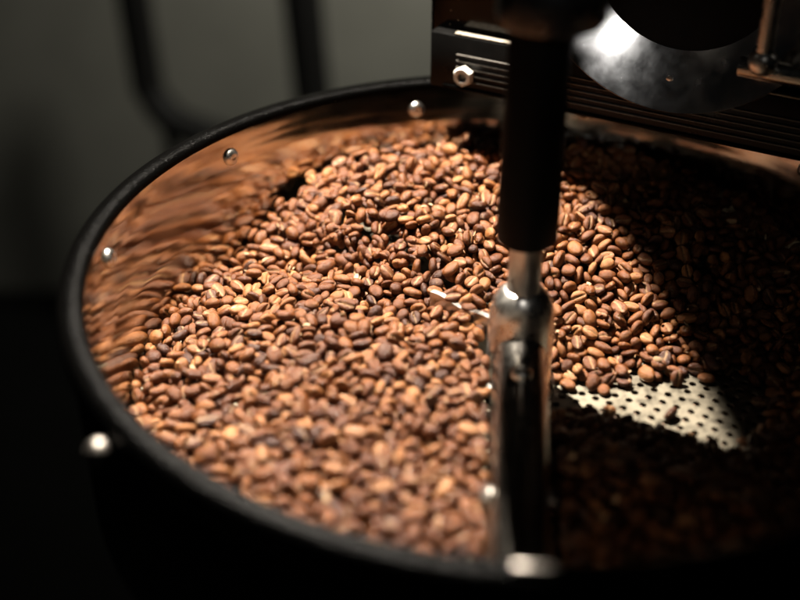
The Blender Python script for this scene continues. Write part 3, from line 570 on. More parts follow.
-974,-904,-593,872,336,-354,104,-802,-869,-635,-871,324,37,103,-689,-884,-642,157,106,-378,109,-600,-892,-651,993,-66,22,83,-495,-860,-610,-150,-131,814,105,229,-673,-723,-192,912,-332,100,
309,-793,-696,69,276,939,88,452,-788,-738,-255,-119,-737,89,500,-692,-787,-836,337,-50,92,632,-764,-782,-492,-645,561,109,714,-817,-791,-142,-244,-954,97,840,-791,-834,105,263,957,122,
953,-767,-869,-30,-109,-976,98,1043,-798,-874,-5,47,949,93,1136,-839,-869,-57,-4,-437,111,1218,-805,-863,-932,-8,163,100,1333,-801,-854,887,130,173,122,1448,-831,-823,-182,84,930,112,
1552,-820,-799,101,-160,-949,94,1631,-805,-753,154,699,696,110,1812,-875,-745,-79,-61,-637,95,1909,-830,-757,847,-220,-152,97,2030,-829,-789,356,900,201,89,-1968,-789,-864,-5,3,511,104,
-1884,-779,-853,-186,124,967,91,-1810,-775,-813,356,925,5,100,-1730,-757,-812,-389,901,-182,86,-1565,-767,-698,-262,-196,547,113,-1473,-751,-662,-904,201,-157,110,-1280,-781,-636,974,171,-79,104,
-1194,-762,-658,11,3,-890,99,-1090,-818,-635,-455,-828,290,102,-1008,-822,-631,462,822,-321,99,-913,-801,-603,101,-127,241,118,-752,-806,-617,162,-116,613,100,-639,-745,-614,-92,26,-526,103,
-549,-744,-625,-947,107,76,101,-453,-769,-601,743,448,252,113,-332,-767,-597,51,-20,813,102,278,-582,-791,-84,93,-991,95,415,-680,-789,-281,6,-391,92,508,-625,-823,-475,-728,406,114,
598,-642,-851,-165,-983,54,94,686,-617,-853,252,-233,-867,113,742,-664,-874,-60,-3,-355,90,882,-716,-868,-22,-65,-984,115,1024,-690,-875,1,0,983,104,1108,-732,-876,-1,0,-885,98,
1204,-710,-876,-2,-5,-997,100,1308,-710,-867,-24,950,-308,100,1414,-684,-861,404,47,276,90,1470,-723,-839,849,494,65,105,1641,-746,-791,-148,-113,242,94,1718,-766,-760,-150,-113,275,104,
1852,-729,-784,203,942,249,104,2001,-757,-781,58,-919,-134,89,-2048,-710,-864,-2,2,-756,109,-1910,-705,-869,0,0,-510,83,-1846,-697,-850,-562,533,-464,107,-1780,-696,-806,-620,574,446,119,
-1705,-676,-801,275,-88,-533,91,-1595,-683,-719,307,302,638,89,-1237,-716,-620,446,753,-482,96,-1163,-684,-636,260,-44,72,96,-1011,-688,-602,-981,-141,-48,95,-928,-726,-578,-91,529,616,92,
-783,-687,-578,879,354,-315,95,-704,-670,-608,-672,-699,187,105,-611,-672,-628,-39,-11,-54,87,-487,-701,-634,943,-54,56,79,-367,-644,-603,-490,690,-307,94,297,-542,-841,-167,226,455,78,
420,-565,-860,-267,70,-180,85,533,-486,-869,-859,509,1,100,607,-579,-870,-951,54,-20,90,758,-560,-867,-741,595,-193,101,816,-655,-880,0,0,958,79,966,-596,-869,786,617,0,99,
1178,-629,-867,705,634,214,99,1354,-638,-874,-1,-1,-998,107,1447,-600,-859,-25,341,-807,102,1529,-587,-839,688,-585,-140,122,1622,-628,-813,878,106,178,101,1795,-648,-761,-91,-943,264,104,
1871,-666,-798,49,91,896,85,1986,-651,-798,-10,66,954,89,-2070,-580,-863,0,0,-951,111,-1982,-573,-858,756,653,2,101,-1878,-595,-846,-601,757,94,91,-1818,-613,-807,70,204,-345,117,
-1716,-598,-753,213,286,761,105,-1599,-572,-733,-60,-189,538,97,-1542,-571,-679,-483,288,-388,108,-1395,-609,-632,160,-84,-201,106,-1157,-576,-601,511,-390,-482,94,-1088,-575,-614,-433,-888,-134,111,
-1000,-564,-617,43,646,740,93,-900,-546,-619,-124,743,-647,110,-814,-592,-608,18,-183,-738,86,-604,-593,-629,25,131,966,112,-527,-579,-638,-424,-770,441,89,-430,-570,-665,136,-958,-225,84,
-345,-576,-639,128,-92,-937,104,250,-474,-832,163,-394,638,95,383,-416,-855,734,-265,-458,113,449,-494,-869,733,-679,1,97,600,-440,-866,770,63,52,92,682,-523,-873,-1,0,-799,112,
770,-454,-863,732,-607,-196,114,912,-519,-867,724,-688,0,106,1213,-527,-872,997,61,0,88,1384,-546,-875,0,0,944,102,1462,-517,-866,944,-2,-81,96,1573,-512,-843,893,-313,-117,107,
1677,-568,-804,153,678,391,90,1869,-594,-781,854,85,129,102,1952,-568,-796,164,-52,-399,104,2071,-665,-798,-307,-869,281,110,-2128,-478,-861,-872,-487,1,90,-2029,-502,-868,0,0,-260,90,
-1961,-459,-840,-605,717,329,110,-1916,-546,-830,-586,529,589,82,-1780,-540,-790,-806,325,-247,93,-1674,-523,-722,220,113,124,111,-1544,-475,-693,184,-117,-646,101,-1384,-476,-608,-323,902,-282,96,
-1300,-502,-608,-38,-176,-959,104,-1110,-510,-648,-171,105,-700,76,-1045,-494,-656,387,918,-35,89,-966,-495,-622,172,-966,-51,116,-835,-491,-618,163,785,540,109,-672,-530,-600,410,-775,-75,122,
-566,-492,-643,713,626,276,105,-491,-523,-648,-411,-877,233,93,-394,-509,-651,-973,99,-23,90,-244,-459,-595,967,220,102,97,299,-377,-865,276,902,315,105,411,-337,-863,772,11,10,100,
525,-383,-878,0,0,-524,90,691,-415,-876,0,0,967,98,1309,-470,-847,-725,292,-621,113,1453,-439,-864,-951,19,-7,110,1549,-441,-856,-543,713,389,98,1651,-484,-840,-20,-177,-328,100,
1752,-433,-796,-827,-497,-205,104,1891,-522,-768,843,343,255,97,1970,-495,-778,-19,45,981,89,2160,-457,-763,-667,609,-425,101,-2116,-385,-863,-1,1,-879,112,-1957,-381,-857,-118,-103,352,100,
-1891,-379,-826,-211,-283,481,81,-1887,-438,-792,787,114,-57,95,-1673,-425,-710,409,-558,-684,105,-1600,-368,-705,830,-468,247,103,-1458,-361,-678,849,178,447,107,-1316,-418,-626,-30,-34,-743,101,
-1243,-423,-623,557,-782,-215,104,-1074,-407,-629,-260,409,-611,96,-965,-373,-658,-940,42,-88,79,-880,-376,-634,16,922,377,97,-801,-414,-634,-369,914,159,99,-638,-443,-610,962,30,-58,94,
-500,-384,-603,32,745,665,105,-410,-441,-615,959,-131,-178,109,-330,-391,-633,-23,25,510,93,227,-310,-860,-492,-601,616,98,307,-309,-861,233,738,603,107,1406,-369,-874,0,0,474,105,
1482,-353,-856,-467,-737,244,111,1603,-382,-869,-95,-91,298,96,1716,-357,-831,59,-174,-586,117,1800,-357,-803,71,-185,-585,102,1966,-379,-787,910,-81,-392,83,2095,-334,-797,143,970,-94,102,
-2155,-285,-861,0,2,745,121,-2027,-343,-853,-162,757,605,90,-1928,-304,-849,-247,-173,911,95,-1881,-309,-794,-246,-107,-848,107,-1779,-327,-754,127,-147,-910,113,-1614,-282,-731,115,-161,-127,102,
-1537,-322,-699,250,-201,-659,105,-1410,-289,-667,-19,-242,424,88,-1288,-311,-594,524,-691,-451,115,-1153,-304,-614,-815,-577,-6,104,-1023,-335,-638,-958,-268,95,94,-921,-307,-638,55,-189,499,103,
-833,-306,-607,-28,-181,822,122,-670,-238,-596,172,899,-76,92,-539,-288,-576,-928,158,-325,107,-466,-314,-617,-153,-987,-20,100,-410,-258,-618,-302,-947,-34,96,-284,-293,-627,-33,57,630,108,
1423,-283,-863,-76,947,-307,114,1519,-262,-875,0,0,917,100,1674,-264,-861,0,-164,-260,95,1746,-282,-829,553,808,-198,79,1893,-295,-781,-460,-810,321,95,1979,-311,-799,-141,-981,-14,94,
2149,-273,-798,175,924,-315,106,-2171,-155,-867,0,0,921,93,-2053,-241,-838,163,866,-317,113,-1990,-240,-870,0,0,748,79,-1919,-210,-857,90,-61,-746,107,-1817,-256,-784,754,632,-6,100,
-1695,-261,-724,-286,686,-307,113,-1561,-243,-679,645,358,288,95,-1440,-160,-645,148,-74,-651,95,-1363,-216,-638,34,-167,-348,109,-1208,-244,-607,-40,152,-976,103,-1133,-214,-593,-367,-881,34,89,
-941,-193,-599,677,645,264,110,-876,-167,-638,-141,-99,-815,103,-731,-176,-615,39,-188,-932,113,-643,-163,-607,-665,326,-426,102,-503,-233,-599,-298,-624,543,98,-386,-181,-638,756,629,-150,92,
-235,-215,-641,-48,-554,-828,97,1372,-183,-865,202,746,611,94,1500,-158,-856,162,823,424,110,1603,-200,-868,624,776,65,97,1678,-183,-856,-852,304,-283,100,1759,-186,-818,262,695,-588,98,
1982,-188,-797,-429,-896,75,115,2068,-208,-817,733,-640,-171,106,2150,-182,-820,-7,-193,521,97,-2132,-98,-853,-737,232,-191,100,-2037,-84,-863,0,0,287,114,-1924,-107,-846,256,-209,-468,95,
-1860,-78,-790,268,28,-961,105,-1490,-61,-647,84,-136,-140,99,-1398,-95,-612,-554,-792,-216,113,-1269,-57,-622,-18,-258,-905,98,-1118,-57,-593,100,-704,627,106,-1021,-76,-609,511,-94,-114,94,
-922,-89,-617,-182,-771,-527,108,-827,-84,-651,247,-945,-203,92,-719,-52,-627,-65,981,175,118,-621,-75,-631,930,340,-48,96,-468,-84,-614,293,-809,-408,101,-339,-110,-660,56,-11,-183,87,
-210,-134,-647,-553,677,-188,101,1474,-77,-876,0,0,430,97,1548,-94,-864,-613,-724,239,110,1660,-92,-870,-55,-64,546,106,1782,-124,-830,-187,-42,932,91,1839,-91,-780,-6,641,-236,101,
1978,-109,-785,247,614,747,95,2110,-137,-782,654,470,79,104,-2203,-20,-829,5,640,22,107,-2114,-30,-847,61,442,894,106,-2031,-21,-811,451,453,160,115,-1946,-17,-838,-532,132,-353,90,
-1807,-4,-751,-375,772,-358,108,-1755,-29,-718,348,108,486,101,-1525,3,-636,785,-10,-74,97,-1411,44,-648,-875,306,-366,90,-1316,1,-641,-100,135,361,115,-1218,18,-645,-926,206,-274,92,
-1074,-7,-598,675,-569,137,105,-982,-1,-613,-398,914,34,114,-841,-5,-644,179,87,552,101,-757,13,-658,34,-13,-957,106,-670,0,-634,-734,95,-145,90,-597,11,-633,61,-179,816,89,
-402,-25,-616,233,-165,789,87,-323,-39,-624,-894,-394,-72,107,1395,26,-863,-436,-638,522,99,1504,-3,-856,-237,-740,-620,112,1605,7,-869,-354,-934,2,98,1688,4,-867,77,-141,-483,98,
1759,0,-818,-149,519,-832,99,1854,-14,-798,-207,-54,946,109,2048,-81,-772,-697,158,-125,106,2180,-47,-795,-150,75,262,101,-2147,57,-835,-92,27,301,108,-2026,80,-825,-886,-377,151,105,
-1938,72,-831,-81,-35,775,110,-1885,109,-799,77,289,841,109,-1771,88,-749,191,-180,-900,102,-1636,108,-674,-878,-392,-268,117,-1461,114,-669,68,75,-410,89,-1365,84,-643,-766,80,-408,110,
-1269,88,-643,920,330,52,101,-1180,140,-626,-878,-418,-10,116,-1009,93,-598,-663,-633,144,95,-932,75,-610,974,-183,-30,83,-786,78,-634,-90,279,-935,102,-703,115,-631,70,19,-688,98,
-680,201,-652,545,-260,-402,92,-621,215,-658,510,-15,-356,95,-341,77,-601,-104,158,-700,108,1443,84,-859,505,-587,-479,111,1518,74,-859,134,-963,31,112,1608,81,-880,-1,1,-912,77,
1727,55,-829,-108,-106,-906,104,1810,72,-801,-438,-120,100,96,2026,69,-748,72,-934,-252,96,2108,87,-764,769,-630,89,86,-2113,181,-857,-13,3,157,112,-1991,222,-844,-572,702,-373,72,
-1882,210,-833,-68,17,572,116,-1794,216,-790,-879,-359,-301,113,-1698,150,-719,-508,409,-688,122,-1581,179,-672,-771,205,-510,108,-1474,175,-625,76,-627,-725,108,-1342,174,-643,93,-48,-280,93,
-1196,214,-616,862,124,220,95,-1109,215,-594,247,-131,-532,114,-932,202,-554,-27,223,-938,85,-768,317,-636,-507,-256,359,115,-724,272,-664,566,-177,75,90,-630,260,-742,279,775,-201,89,
-556,270,-741,-218,-459,-478,87,-525,260,-670,3,529,197,96,-222,152,-604,266,-673,305,94,236,84,-875,1,0,830,105,400,89,-874,-2,1,-896,107,465,53,-864,-899,-271,101,105,
561,97,-868,-999,5,-3,100,640,123,-875,0,0,-537,103,785,159,-877,0,-2,705,94,1369,144,-878,0,0,392,90,1505,160,-875,1,0,928,105,1593,163,-876,0,0,-750,100,
1715,163,-858,-8,-179,184,77,1785,190,-815,932,259,248,98,1878,160,-763,-389,227,-541,106,2069,153,-744,299,-566,-575,110,2188,233,-763,544,506,493,109,-2135,279,-860,-47,11,746,107,
-2046,295,-857,1,-19,557,119,-1934,279,-830,671,553,335,103,-1836,282,-799,293,762,-141,100,-1731,275,-769,284,-203,-629,78,-1672,243,-704,-63,230,923,116,-1552,314,-652,-281,557,-650,96,
-1385,294,-604,226,669,703,101,-1282,249,-613,-988,17,-99,121,-1148,293,-583,-902,-251,-296,79,-1079,305,-564,596,673,215,95,-798,359,-695,847,-484,-154,97,-750,361,-748,223,107,-45,83,
-682,345,-839,-79,439,600,83,-608,334,-851,-243,-95,-148,101,-528,324,-794,-51,-521,-540,80,-443,342,-681,98,576,455,98,-222,290,-622,11,-844,-302,100,-136,271,-662,0,-37,989,94,
-13,255,-683,778,-367,-342,98,154,195,-837,333,-412,-288,111,280,217,-865,-301,-933,124,94,351,160,-876,3,3,-30,100,436,188,-857,-268,-356,377,102,513,167,-872,0,1,-992,116,
611,210,-864,-890,-402,-192,98,731,210,-863,-649,596,-318,100,860,201,-863,447,-839,-272,112,941,205,-859,503,-585,-482,111,1156,170,-863,110,981,152,110,1239,192,-867,-614,-755,-144,90,
1484,250,-876,0,0,-934,98,1555,283,-881,1,0,725,72,1632,252,-866,-581,-794,156,94,1754,255,-820,-131,865,-271,94,1835,249,-792,927,-345,135,91,2005,269,-739,5,-23,-566,86,
2122,255,-753,-668,646,307,107,-2079,381,-847,153,114,-951,105,-2007,405,-810,-859,371,350,104,-1876,416,-771,-272,-241,930,114,-1800,380,-766,713,316,320,106,-1713,434,-743,249,-48,596,109,
-1656,371,-693,-663,-54,-653,99,-1489,370,-642,223,-155,-863,82,-1270,414,-599,-87,-4,-936,93,-1119,457,-601,612,748,49,91,-977,499,-672,265,-19,-543,86,-838,519,-708,635,693,-316,103,
-811,434,-740,194,-219,-572,107,-731,434,-847,-420,-866,15,92,-631,405,-859,147,-939,-304,92,-545,387,-854,697,684,-151,99,-502,389,-785,84,-385,-262,103,-280,345,-588,311,936,-93,114,
-166,334,-615,-438,-485,-751,98,-52,339,-619,-360,183,-286,98,20,340,-759,-648,-377,128,102,142,347,-787,253,71,-70,93,228,324,-812,255,70,-69,87,374,235,-872,-25,130,-976,88,
449,279,-856,213,121,-334,108,538,242,-869,970,64,15,91,683,276,-863,-763,-102,81,98,781,296,-864,-237,739,620,89,914,324,-874,26,44,-807,92,981,317,-879,2,-5,625,84,
1074,283,-877,2,1,-240,92,1182,253,-862,939,169,52,116,1301,317,-862,448,727,262,92,1421,317,-875,0,0,-309,101,1500,345,-877,-1,1,-752,94,1605,372,-856,-841,-101,-315,97,
1672,332,-856,164,-69,-750,92,1806,333,-805,177,-93,-733,95,1910,356,-736,883,-112,428,105,2011,351,-716,-636,-760,-64,96,-2096,535,-846,-419,-182,816,90,-2032,542,-835,641,721,-166,84,
-1958,498,-803,592,752,190,122,-1825,462,-788,-129,96,972,96,-1744,480,-781,-62,-39,802,96,-1654,567,-755,-767,168,-303,103,-1500,491,-663,-204,-82,366,86,-1472,569,-662,-646,681,-198,80,
-1241,492,-587,-900,39,357,106,-987,570,-701,-381,907,65,107,-945,552,-759,-955,259,2,100,-863,535,-806,511,-200,25,104,-771,507,-860,-443,-831,280,86,-676,481,-868,2,2,-759,89,
-610,480,-850,20,-270,478,94,-563,495,-780,-938,193,-171,115,-375,426,-580,334,820,-271,107,15,453,-634,-100,-74,-41,111,0,341,-705,-150,-175,596,95,132,389,-739,-76,94,989,102,
233,375,-764,-747,90,33,104,320,338,-789,-281,-74,136,104,456,328,-807,-213,65,-261,111,539,315,-850,39,262,-905,99,611,342,-810,-199,221,601,95,736,353,-834,-733,-121,-59,98,
848,308,-864,354,665,575,95,891,402,-838,263,27,93,107,1026,378,-859,56,-217,926,109,1172,380,-862,169,343,891,93,1223,422,-864,206,79,-275,95,1396,462,-866,115,-26,680,103,
1450,405,-874,95,945,307,76,1544,428,-865,-977,-206,-24,111,1678,467,-834,171,-56,-725,99,1749,442,-812,177,-65,-743,100,1846,424,-774,167,-128,-569,108,1944,446,-726,-190,-143,895,104,
2138,503,-721,-29,-99,-979,90,-2069,598,-869,-5,10,806,80,-1980,597,-844,-125,-173,114,81,-1913,562,-830,-44,-4,731,87,-1785,600,-778,612,-623,404,112,-1707,635,-787,525,-828,-147,99,
-1639,640,-774,-621,-722,185,85,-1531,594,-680,-353,331,-683,99,-1143,628,-613,-3,-172,-962,104,-1080,611,-671,-693,250,-18,105,-1055,657,-780,-459,106,-459,78,-942,600,-830,-549,-138,767,90,
-879,599,-852,123,-919,-307,102,-795,585,-862,86,-66,-860,91,-733,556,-846,820,373,-155,86,-631,542,-757,-370,54,898,103,-507,498,-707,-398,-583,-339,79,-227,470,-521,-591,-213,126,89,
-174,543,-523,191,61,593,94,-23,525,-626,509,-25,849,98,64,508,-667,275,569,771,102,181,441,-698,81,-699,431,122,201,513,-696,188,185,-527,97,384,380,-760,-725,36,-553,106,
420,533,-711,118,-237,930,95,604,409,-788,419,-358,-832,85,650,476,-773,207,164,-437,86,796,415,-799,-140,63,258,105,907,489,-793,254,-70,432,95,1032,437,-813,109,388,312,86,
1094,424,-833,-670,-535,253,104,1225,510,-815,167,205,-600,107,1307,465,-839,-716,21,79,106,1464,471,-845,32,411,354,115,1543,514,-867,-88,-105,967,104,1658,558,-827,180,-13,-823,92,
1732,545,-801,-78,-175,753,103,1803,503,-764,615,250,603,104,1913,572,-731,642,-736,201,103,2065,561,-730,1,-1,-138,100,-2034,668,-867,-2,-4,-654,92,-1971,670,-842,692,591,-155,97,
-1876,690,-833,-77,-48,-62,122,-1758,682,-786,522,-493,613,101,-1683,732,-760,259,-149,-477,112,-1464,746,-635,-244,-237,264,97,-1341,827,-660,606,-305,-196,87,-1223,772,-665,427,-774,462,92,
-1084,731,-807,-351,354,-131,109,-978,671,-848,691,633,33,95,-900,687,-866,0,1,253,100,-842,674,-845,631,110,569,92,-737,656,-757,-51,-501,735,101,-676,606,-711,-29,-989,-7,109,
-613,561,-677,-612,-71,453,104,-524,642,-537,-632,-392,396,83,-206,706,-523,-867,-23,487,91,-64,624,-577,-16,304,154,100,-10,678,-608,285,-12,849,92,76,621,-632,948,-122,-29,103,
171,646,-626,125,137,-696,105,484,534,-681,-520,-250,-807,110,577,536,-700,-340,166,-483,98,636,580,-706,201,-171,755,105,718,473,-773,244,-944,-141,75,875,624,-707,247,-97,525,110,
950,604,-730,241,-108,562,97,1063,483,-788,-441,-777,447,99,1151,584,-762,215,153,-394,114,1323,527,-809,-64,-131,-986,96,1396,642,-768,188,-75,-890,78,1494,561,-833,-181,-124,315,102,
1573,575,-823,-341,348,-324,110,1661,652,-802,153,-106,-359,114,1779,592,-762,316,874,-56,97,1907,658,-744,-148,959,-123,91,1975,622,-718,-555,-722,323,102,-1976,814,-859,923,207,72,92,
-1924,765,-851,9,-176,321,103,-1835,770,-819,25,-229,635,96,-1733,809,-755,-229,197,-917,98,-1602,794,-715,842,524,118,85,-1435,919,-718,-154,563,-377,99,-1273,906,-789,729,-602,-312,99,
-1147,838,-785,964,242,85,115,-1071,800,-860,-64,-989,-123,85,-1000,752,-864,-16,2,-998,100,-918,738,-854,158,-611,-750,85,-805,712,-723,-973,-101,81,103,-747,670,-678,-261,-128,-876,109,
-642,665,-597,-544,760,-352,101,-305,800,-539,353,-875,-124,105,-187,773,-556,-7,175,-375,102,-105,752,-580,136,14,-228,85,59,702,-606,628,-597,-431,100,133,743,-588,906,-386,-115,122,
320,593,-646,-325,470,-241,91,335,707,-603,224,52,-152,90,447,665,-637,263,-16,248,95,588,614,-663,-248,-188,246,99,692,516,-731,-714,453,-461,87,784,625,-684,-549,-140,123,99,
903,716,-665,253,78,-100,77,1078,540,-771,-890,-168,277,86,1081,652,-717,77,-253,959,102,1170,671,-708,-218,-91,167,76,1347,650,-739,47,-268,-811,88,1406,706,-746,247,141,-53,89,
1550,648,-805,-539,-71,189,102,1642,751,-782,152,111,-722,94,1710,712,-758,-61,121,-604,111,1865,732,-718,118,-121,348,106,1958,719,-730,53,-67,-408,105,-1992,870,-846,-147,283,946,107,
-1888,918,-829,446,-724,509,105,-1744,968,-803,918,30,132,88,-1582,947,-745,955,16,291,111,-1481,932,-754,660,501,-264,95,-1360,955,-808,-442,-237,744,110,-1238,912,-850,310,132,-245,91,
-1124,852,-851,-76,-316,-895,95,-1018,841,-855,896,-242,-173,93,-967,821,-796,51,-327,-905,104,-900,801,-758,-748,646,-131,99,-579,644,-573,-427,901,31,92,-464,865,-467,-29,-901,-103,101,
-370,839,-524,148,270,337,105,-284,873,-540,-660,296,-15,97,-113,879,-536,1,102,-673,104,-22,832,-542,57,108,-990,102,80,827,-563,-170,193,-961,103,180,830,-583,115,53,-792,102,
313,842,-557,82,-174,777,107,637,850,-575,-86,108,-17,83,846,849,-598,-15,-112,924,92,932,764,-618,-82,-456,581,97,1013,716,-668,218,-150,696,116,1103,695,-675,-146,143,166,98,
1283,740,-694,-9,271,-923,95,1424,740,-702,191,325,925,112,1522,767,-719,-593,-10,-134,107,1600,808,-746,-67,286,-911,100,1684,816,-749,-842,443,140,94,1766,836,-729,19,-197,499,96,
1873,798,-676,-178,196,924,114,-1962,949,-859,813,-577,54,92,-1875,1004,-856,-159,213,-775,92,-1729,1045,-806,324,136,770,90,-1663,1049,-835,-1,287,882,97,-1536,1013,-803,-821,-112,499,122,
-1413,992,-860,101,110,956,88,-1308,948,-844,-725,-290,572,100,-1235,990,-857,-952,-243,44,97,-1114,916,-852,949,-66,-35,81,-1027,919,-787,-47,-542,758,87,-987,899,-722,-188,169,849,100,
-875,839,-667,-208,491,-510,103,-479,954,-440,-287,-187,783,108,-422,973,-480,-705,-537,363,109,-347,962,-519,-200,48,-920,98,-188,946,-529,-403,902,-124,109,-46,915,-516,-269,242,-190,113,
36,896,-518,-441,600,-179,99,95,957,-517,21,-989,-83,90,254,973,-575,-32,119,937,72,321,956,-556,382,-913,121,99,449,949,-547,-816,-97,-361,111,538,942,-535,-624,676,-202,99,
691,896,-577,34,-52,920,96,774,873,-580,-411,898,-109,94,897,910,-566,-52,-347,563,116,1047,871,-585,67,-254,963,108,1092,759,-647,30,-963,-261,103,1194,729,-668,-795,-314,212,108,
1298,941,-581,-1,274,-896,95,1471,822,-693,281,69,252,108,1554,846,-688,661,-597,-368,110,1643,899,-706,230,-178,886,108,1749,893,-699,-412,-160,-90,102,1840,887,-689,192,-103,-458,95,
2005,914,-669,959,-119,-178,94,-1927,1042,-848,393,-656,-551,112,-1797,1069,-847,505,831,-121,119,-1709,1117,-843,47,-873,-432,114,-1586,1079,-853,205,883,413,100,-1490,1078,-858,154,987,-1,101,
-1392,1057,-854,-957,-118,245,93,-1294,1074,-848,207,-401,891,99,-1184,1020,-810,-16,332,920,90,-1204,981,-715,-133,-308,275,101,-1123,881,-689,558,-516,-529,103,-1017,940,-669,296,721,-86,106,
-614,1055,-405,509,-757,406,103,-544,1091,-447,933,-173,-69,96,-432,1066,-506,-222,107,-752,94,-351,1080,-524,999,8,-21,89,-271,1063,-535,287,-940,-162,95,-148,1069,-534,-149,66,959,104,
-52,1068,-506,-825,42,-29,102,36,1043,-522,832,-544,50,95,210,1055,-550,-607,781,88,96,274,1046,-573,134,-41,621,98,404,1032,-545,-465,859,168,121,497,1021,-537,825,538,-3,100,
583,1035,-503,-675,-186,146,110,673,954,-538,-271,-456,-828,107,797,1014,-556,155,1,24,105,947,971,-570,-472,-448,-61,75,1006,923,-546,893,-185,245,110,1202,980,-541,253,-78,469,101,
1325,996,-538,-108,56,149,94,1464,840,-615,468,155,622,106,1519,897,-631,404,106,-907,105,1634,986,-654,291,17,434,101,1766,977,-676,-646,176,-302,98,1838,1025,-650,73,-193,335,115,
1924,1016,-657,-746,-535,339,104,-1842,1161,-858,-922,124,-46,89,-1756,1174,-855,-927,67,74,94,-1637,1175,-846,-168,-393,901,106,-1553,1152,-852,473,-647,-418,97,-1422,1183,-870,0,2,-998,77,
-1347,1131,-863,0,0,972,110,-1268,1104,-787,768,490,98,101,-1341,1060,-748,-31,-736,-52,103,-1295,983,-751,-925,55,-262,104,-731,1228,-454,676,90,415,90,-620,1183,-482,-273,-937,203,116,
-529,1170,-476,658,-621,-247,101,-402,1154,-503,-817,546,176,98,-317,1155,-511,-836,484,230,102,-211,1151,-527,403,-534,-575,111,-131,1168,-520,275,377,-453,109,3,1140,-509,-750,-565,-341,106,
126,1165,-497,330,785,511,92,213,1151,-502,168,-241,884,104,323,1131,-536,155,-115,545,106,403,1172,-514,-2,701,704,87,561,1103,-515,955,-225,102,86,628,1115,-489,698,-385,-586,81,
743,1053,-522,-206,-152,138,108,897,1089,-495,-639,-350,-680,102,974,1078,-523,94,152,-964,99,1058,1124,-509,-154,80,968,97,1160,1114,-493,28,92,-253,111,1310,1121,-505,58,-36,749,99,
1517,1069,-563,-645,-651,199,102,1593,1169,-586,-29,-78,-319,118,1689,1144,-603,-755,-501,260,118,1808,1102,-634,154,-83,463,96,-1724,1236,-867,-1,0,912,96,-1613,1221,-869,1,0,-6,83,
-1508,1225,-857,-19,772,-634,88,-1413,1232,-849,60,-650,-756,97,-1368,1241,-796,-959,234,149,96,-1313,1204,-713,-187,190,-835,113,-1037,1271,-370,355,851,262,88,-872,1257,-385,-36,-835,156,99,
-757,1288,-459,99,-240,580,111,-672,1282,-484,684,727,-2,112,-577,1247,-499,954,-24,11,87,-480,1250,-477,-948,-32,-54,98,-345,1232,-497,256,-549,-714,110,-266,1221,-524,19,93,-973,100,
-138,1225,-535,84,256,-906,91,-70,1193,-506,408,394,682,116,41,1256,-472,-26,-169,940,72,183,1237,-476,59,-75,468,98,262,1251,-464,-455,847,75,93,346,1218,-515,-64,205,-973,85,
509,1235,-471,-173,936,298,102,602,1221,-462,640,732,188,107,675,1257,-464,-134,-41,330,87,821,1238,-488,-2,172,134,114,916,1227,-504,-57,14,-929,102,1020,1195,-518,124,942,308,99,
1138,1219,-489,24,-171,-271,122,1255,1218,-486,-693,-583,279,97,1357,1260,-509,-770,-488,223,93,1488,1200,-569,157,240,267,111,1615,1228,-579,223,600,740,89,1765,1222,-578,-676,-17,144,105,
1855,1177,-587,-348,-209,214,95,-1697,1320,-863,25,21,303,100,-1611,1301,-864,-10,48,-978,96,-1463,1280,-856,239,-92,68,88,-1453,1331,-780,-226,52,-259,90,-1376,1304,-743,-291,-448,823,98,
-1417,1277,-696,327,-116,9,115,-897,1322,-409,-154,145,-311,89,-828,1342,-431,-601,-755,142,107,-730,1340,-495,79,99,537,94,-662,1370,-472,413,293,-324,96,-516,1313,-494,3,-125,425,100,
-445,1322,-464,-609,-779,-2,94,-261,1304,-473,-397,790,372,98,-182,1337,-460,-841,-518,-109,95,-99,1369,-471,39,127,-243,111,3,1352,-460,689,536,367,107,102,1311,-452,984,143,23,88,
199,1307,-450,106,954,-276,102,363,1296,-461,-309,-648,420,114,480,1369,-489,941,-290,168,98,559,1349,-477,-660,-745,-25,97,640,1363,-488,32,33,-981,101,786,1317,-472,84,145,-309,97,
889,1315,-490,-641,-751,-87,104,966,1324,-498,20,65,-840,101,1080,1312,-510,14,34,133,109,1169,1349,-502,38,-196,138,92,1289,1295,-499,103,138,-215,90,1473,1289,-497,-332,-121,-84,106,
1598,1318,-553,227,-11,348,103,1758,1308,-565,963,-78,-166,99,-1721,1377,-821,597,233,376,109,-1581,1362,-815,-330,-847,140,102,-1496,1395,-742,527,15,-487,97,-1430,1360,-712,-203,761,-433,110,
-1330,1309,-655,-457,-444,-201,82,-1280,1357,-582,351,169,-920,99,-895,1472,-424,397,879,256,88,-761,1465,-443,232,-83,615,90,-696,1412,-488,47,-192,979,85,-622,1431,-458,763,-448,-349,90,
-474,1468,-423,520,569,478,100,-392,1473,-420,60,978,-149,96,-249,1388,-446,-577,-698,259,88,-169,1442,-457,-8,29,-891,111,-66,1456,-461,48,128,-573,110,43,1441,-446,116,925,-14,113,
175,1452,-445,-106,42,-423,92,283,1446,-458,-109,-35,-637,103,353,1444,-462,799,-411,-244,87,494,1431,-492,234,693,649,102,593,1430,-468,-894,-25,-64,112,721,1496,-460,-1,-107,890,85,
785,1433,-444,-692,634,-226,94,942,1400,-479,389,-589,-630,99,1022,1411,-469,-485,-141,107,104,1144,1416,-478,215,-182,407,112,1222,1481,-434,-134,928,319,106,1362,1437,-436,103,135,38,122,
1465,1475,-465,96,-60,992,103,1748,1395,-547,68,-116,890,103,-1641,1432,-799,-60,-450,878,101,-1567,1446,-760,-837,-397,-364,80,-1550,1456,-654,-131,-169,551,117,-1397,1472,-624,-768,521,-29,102,
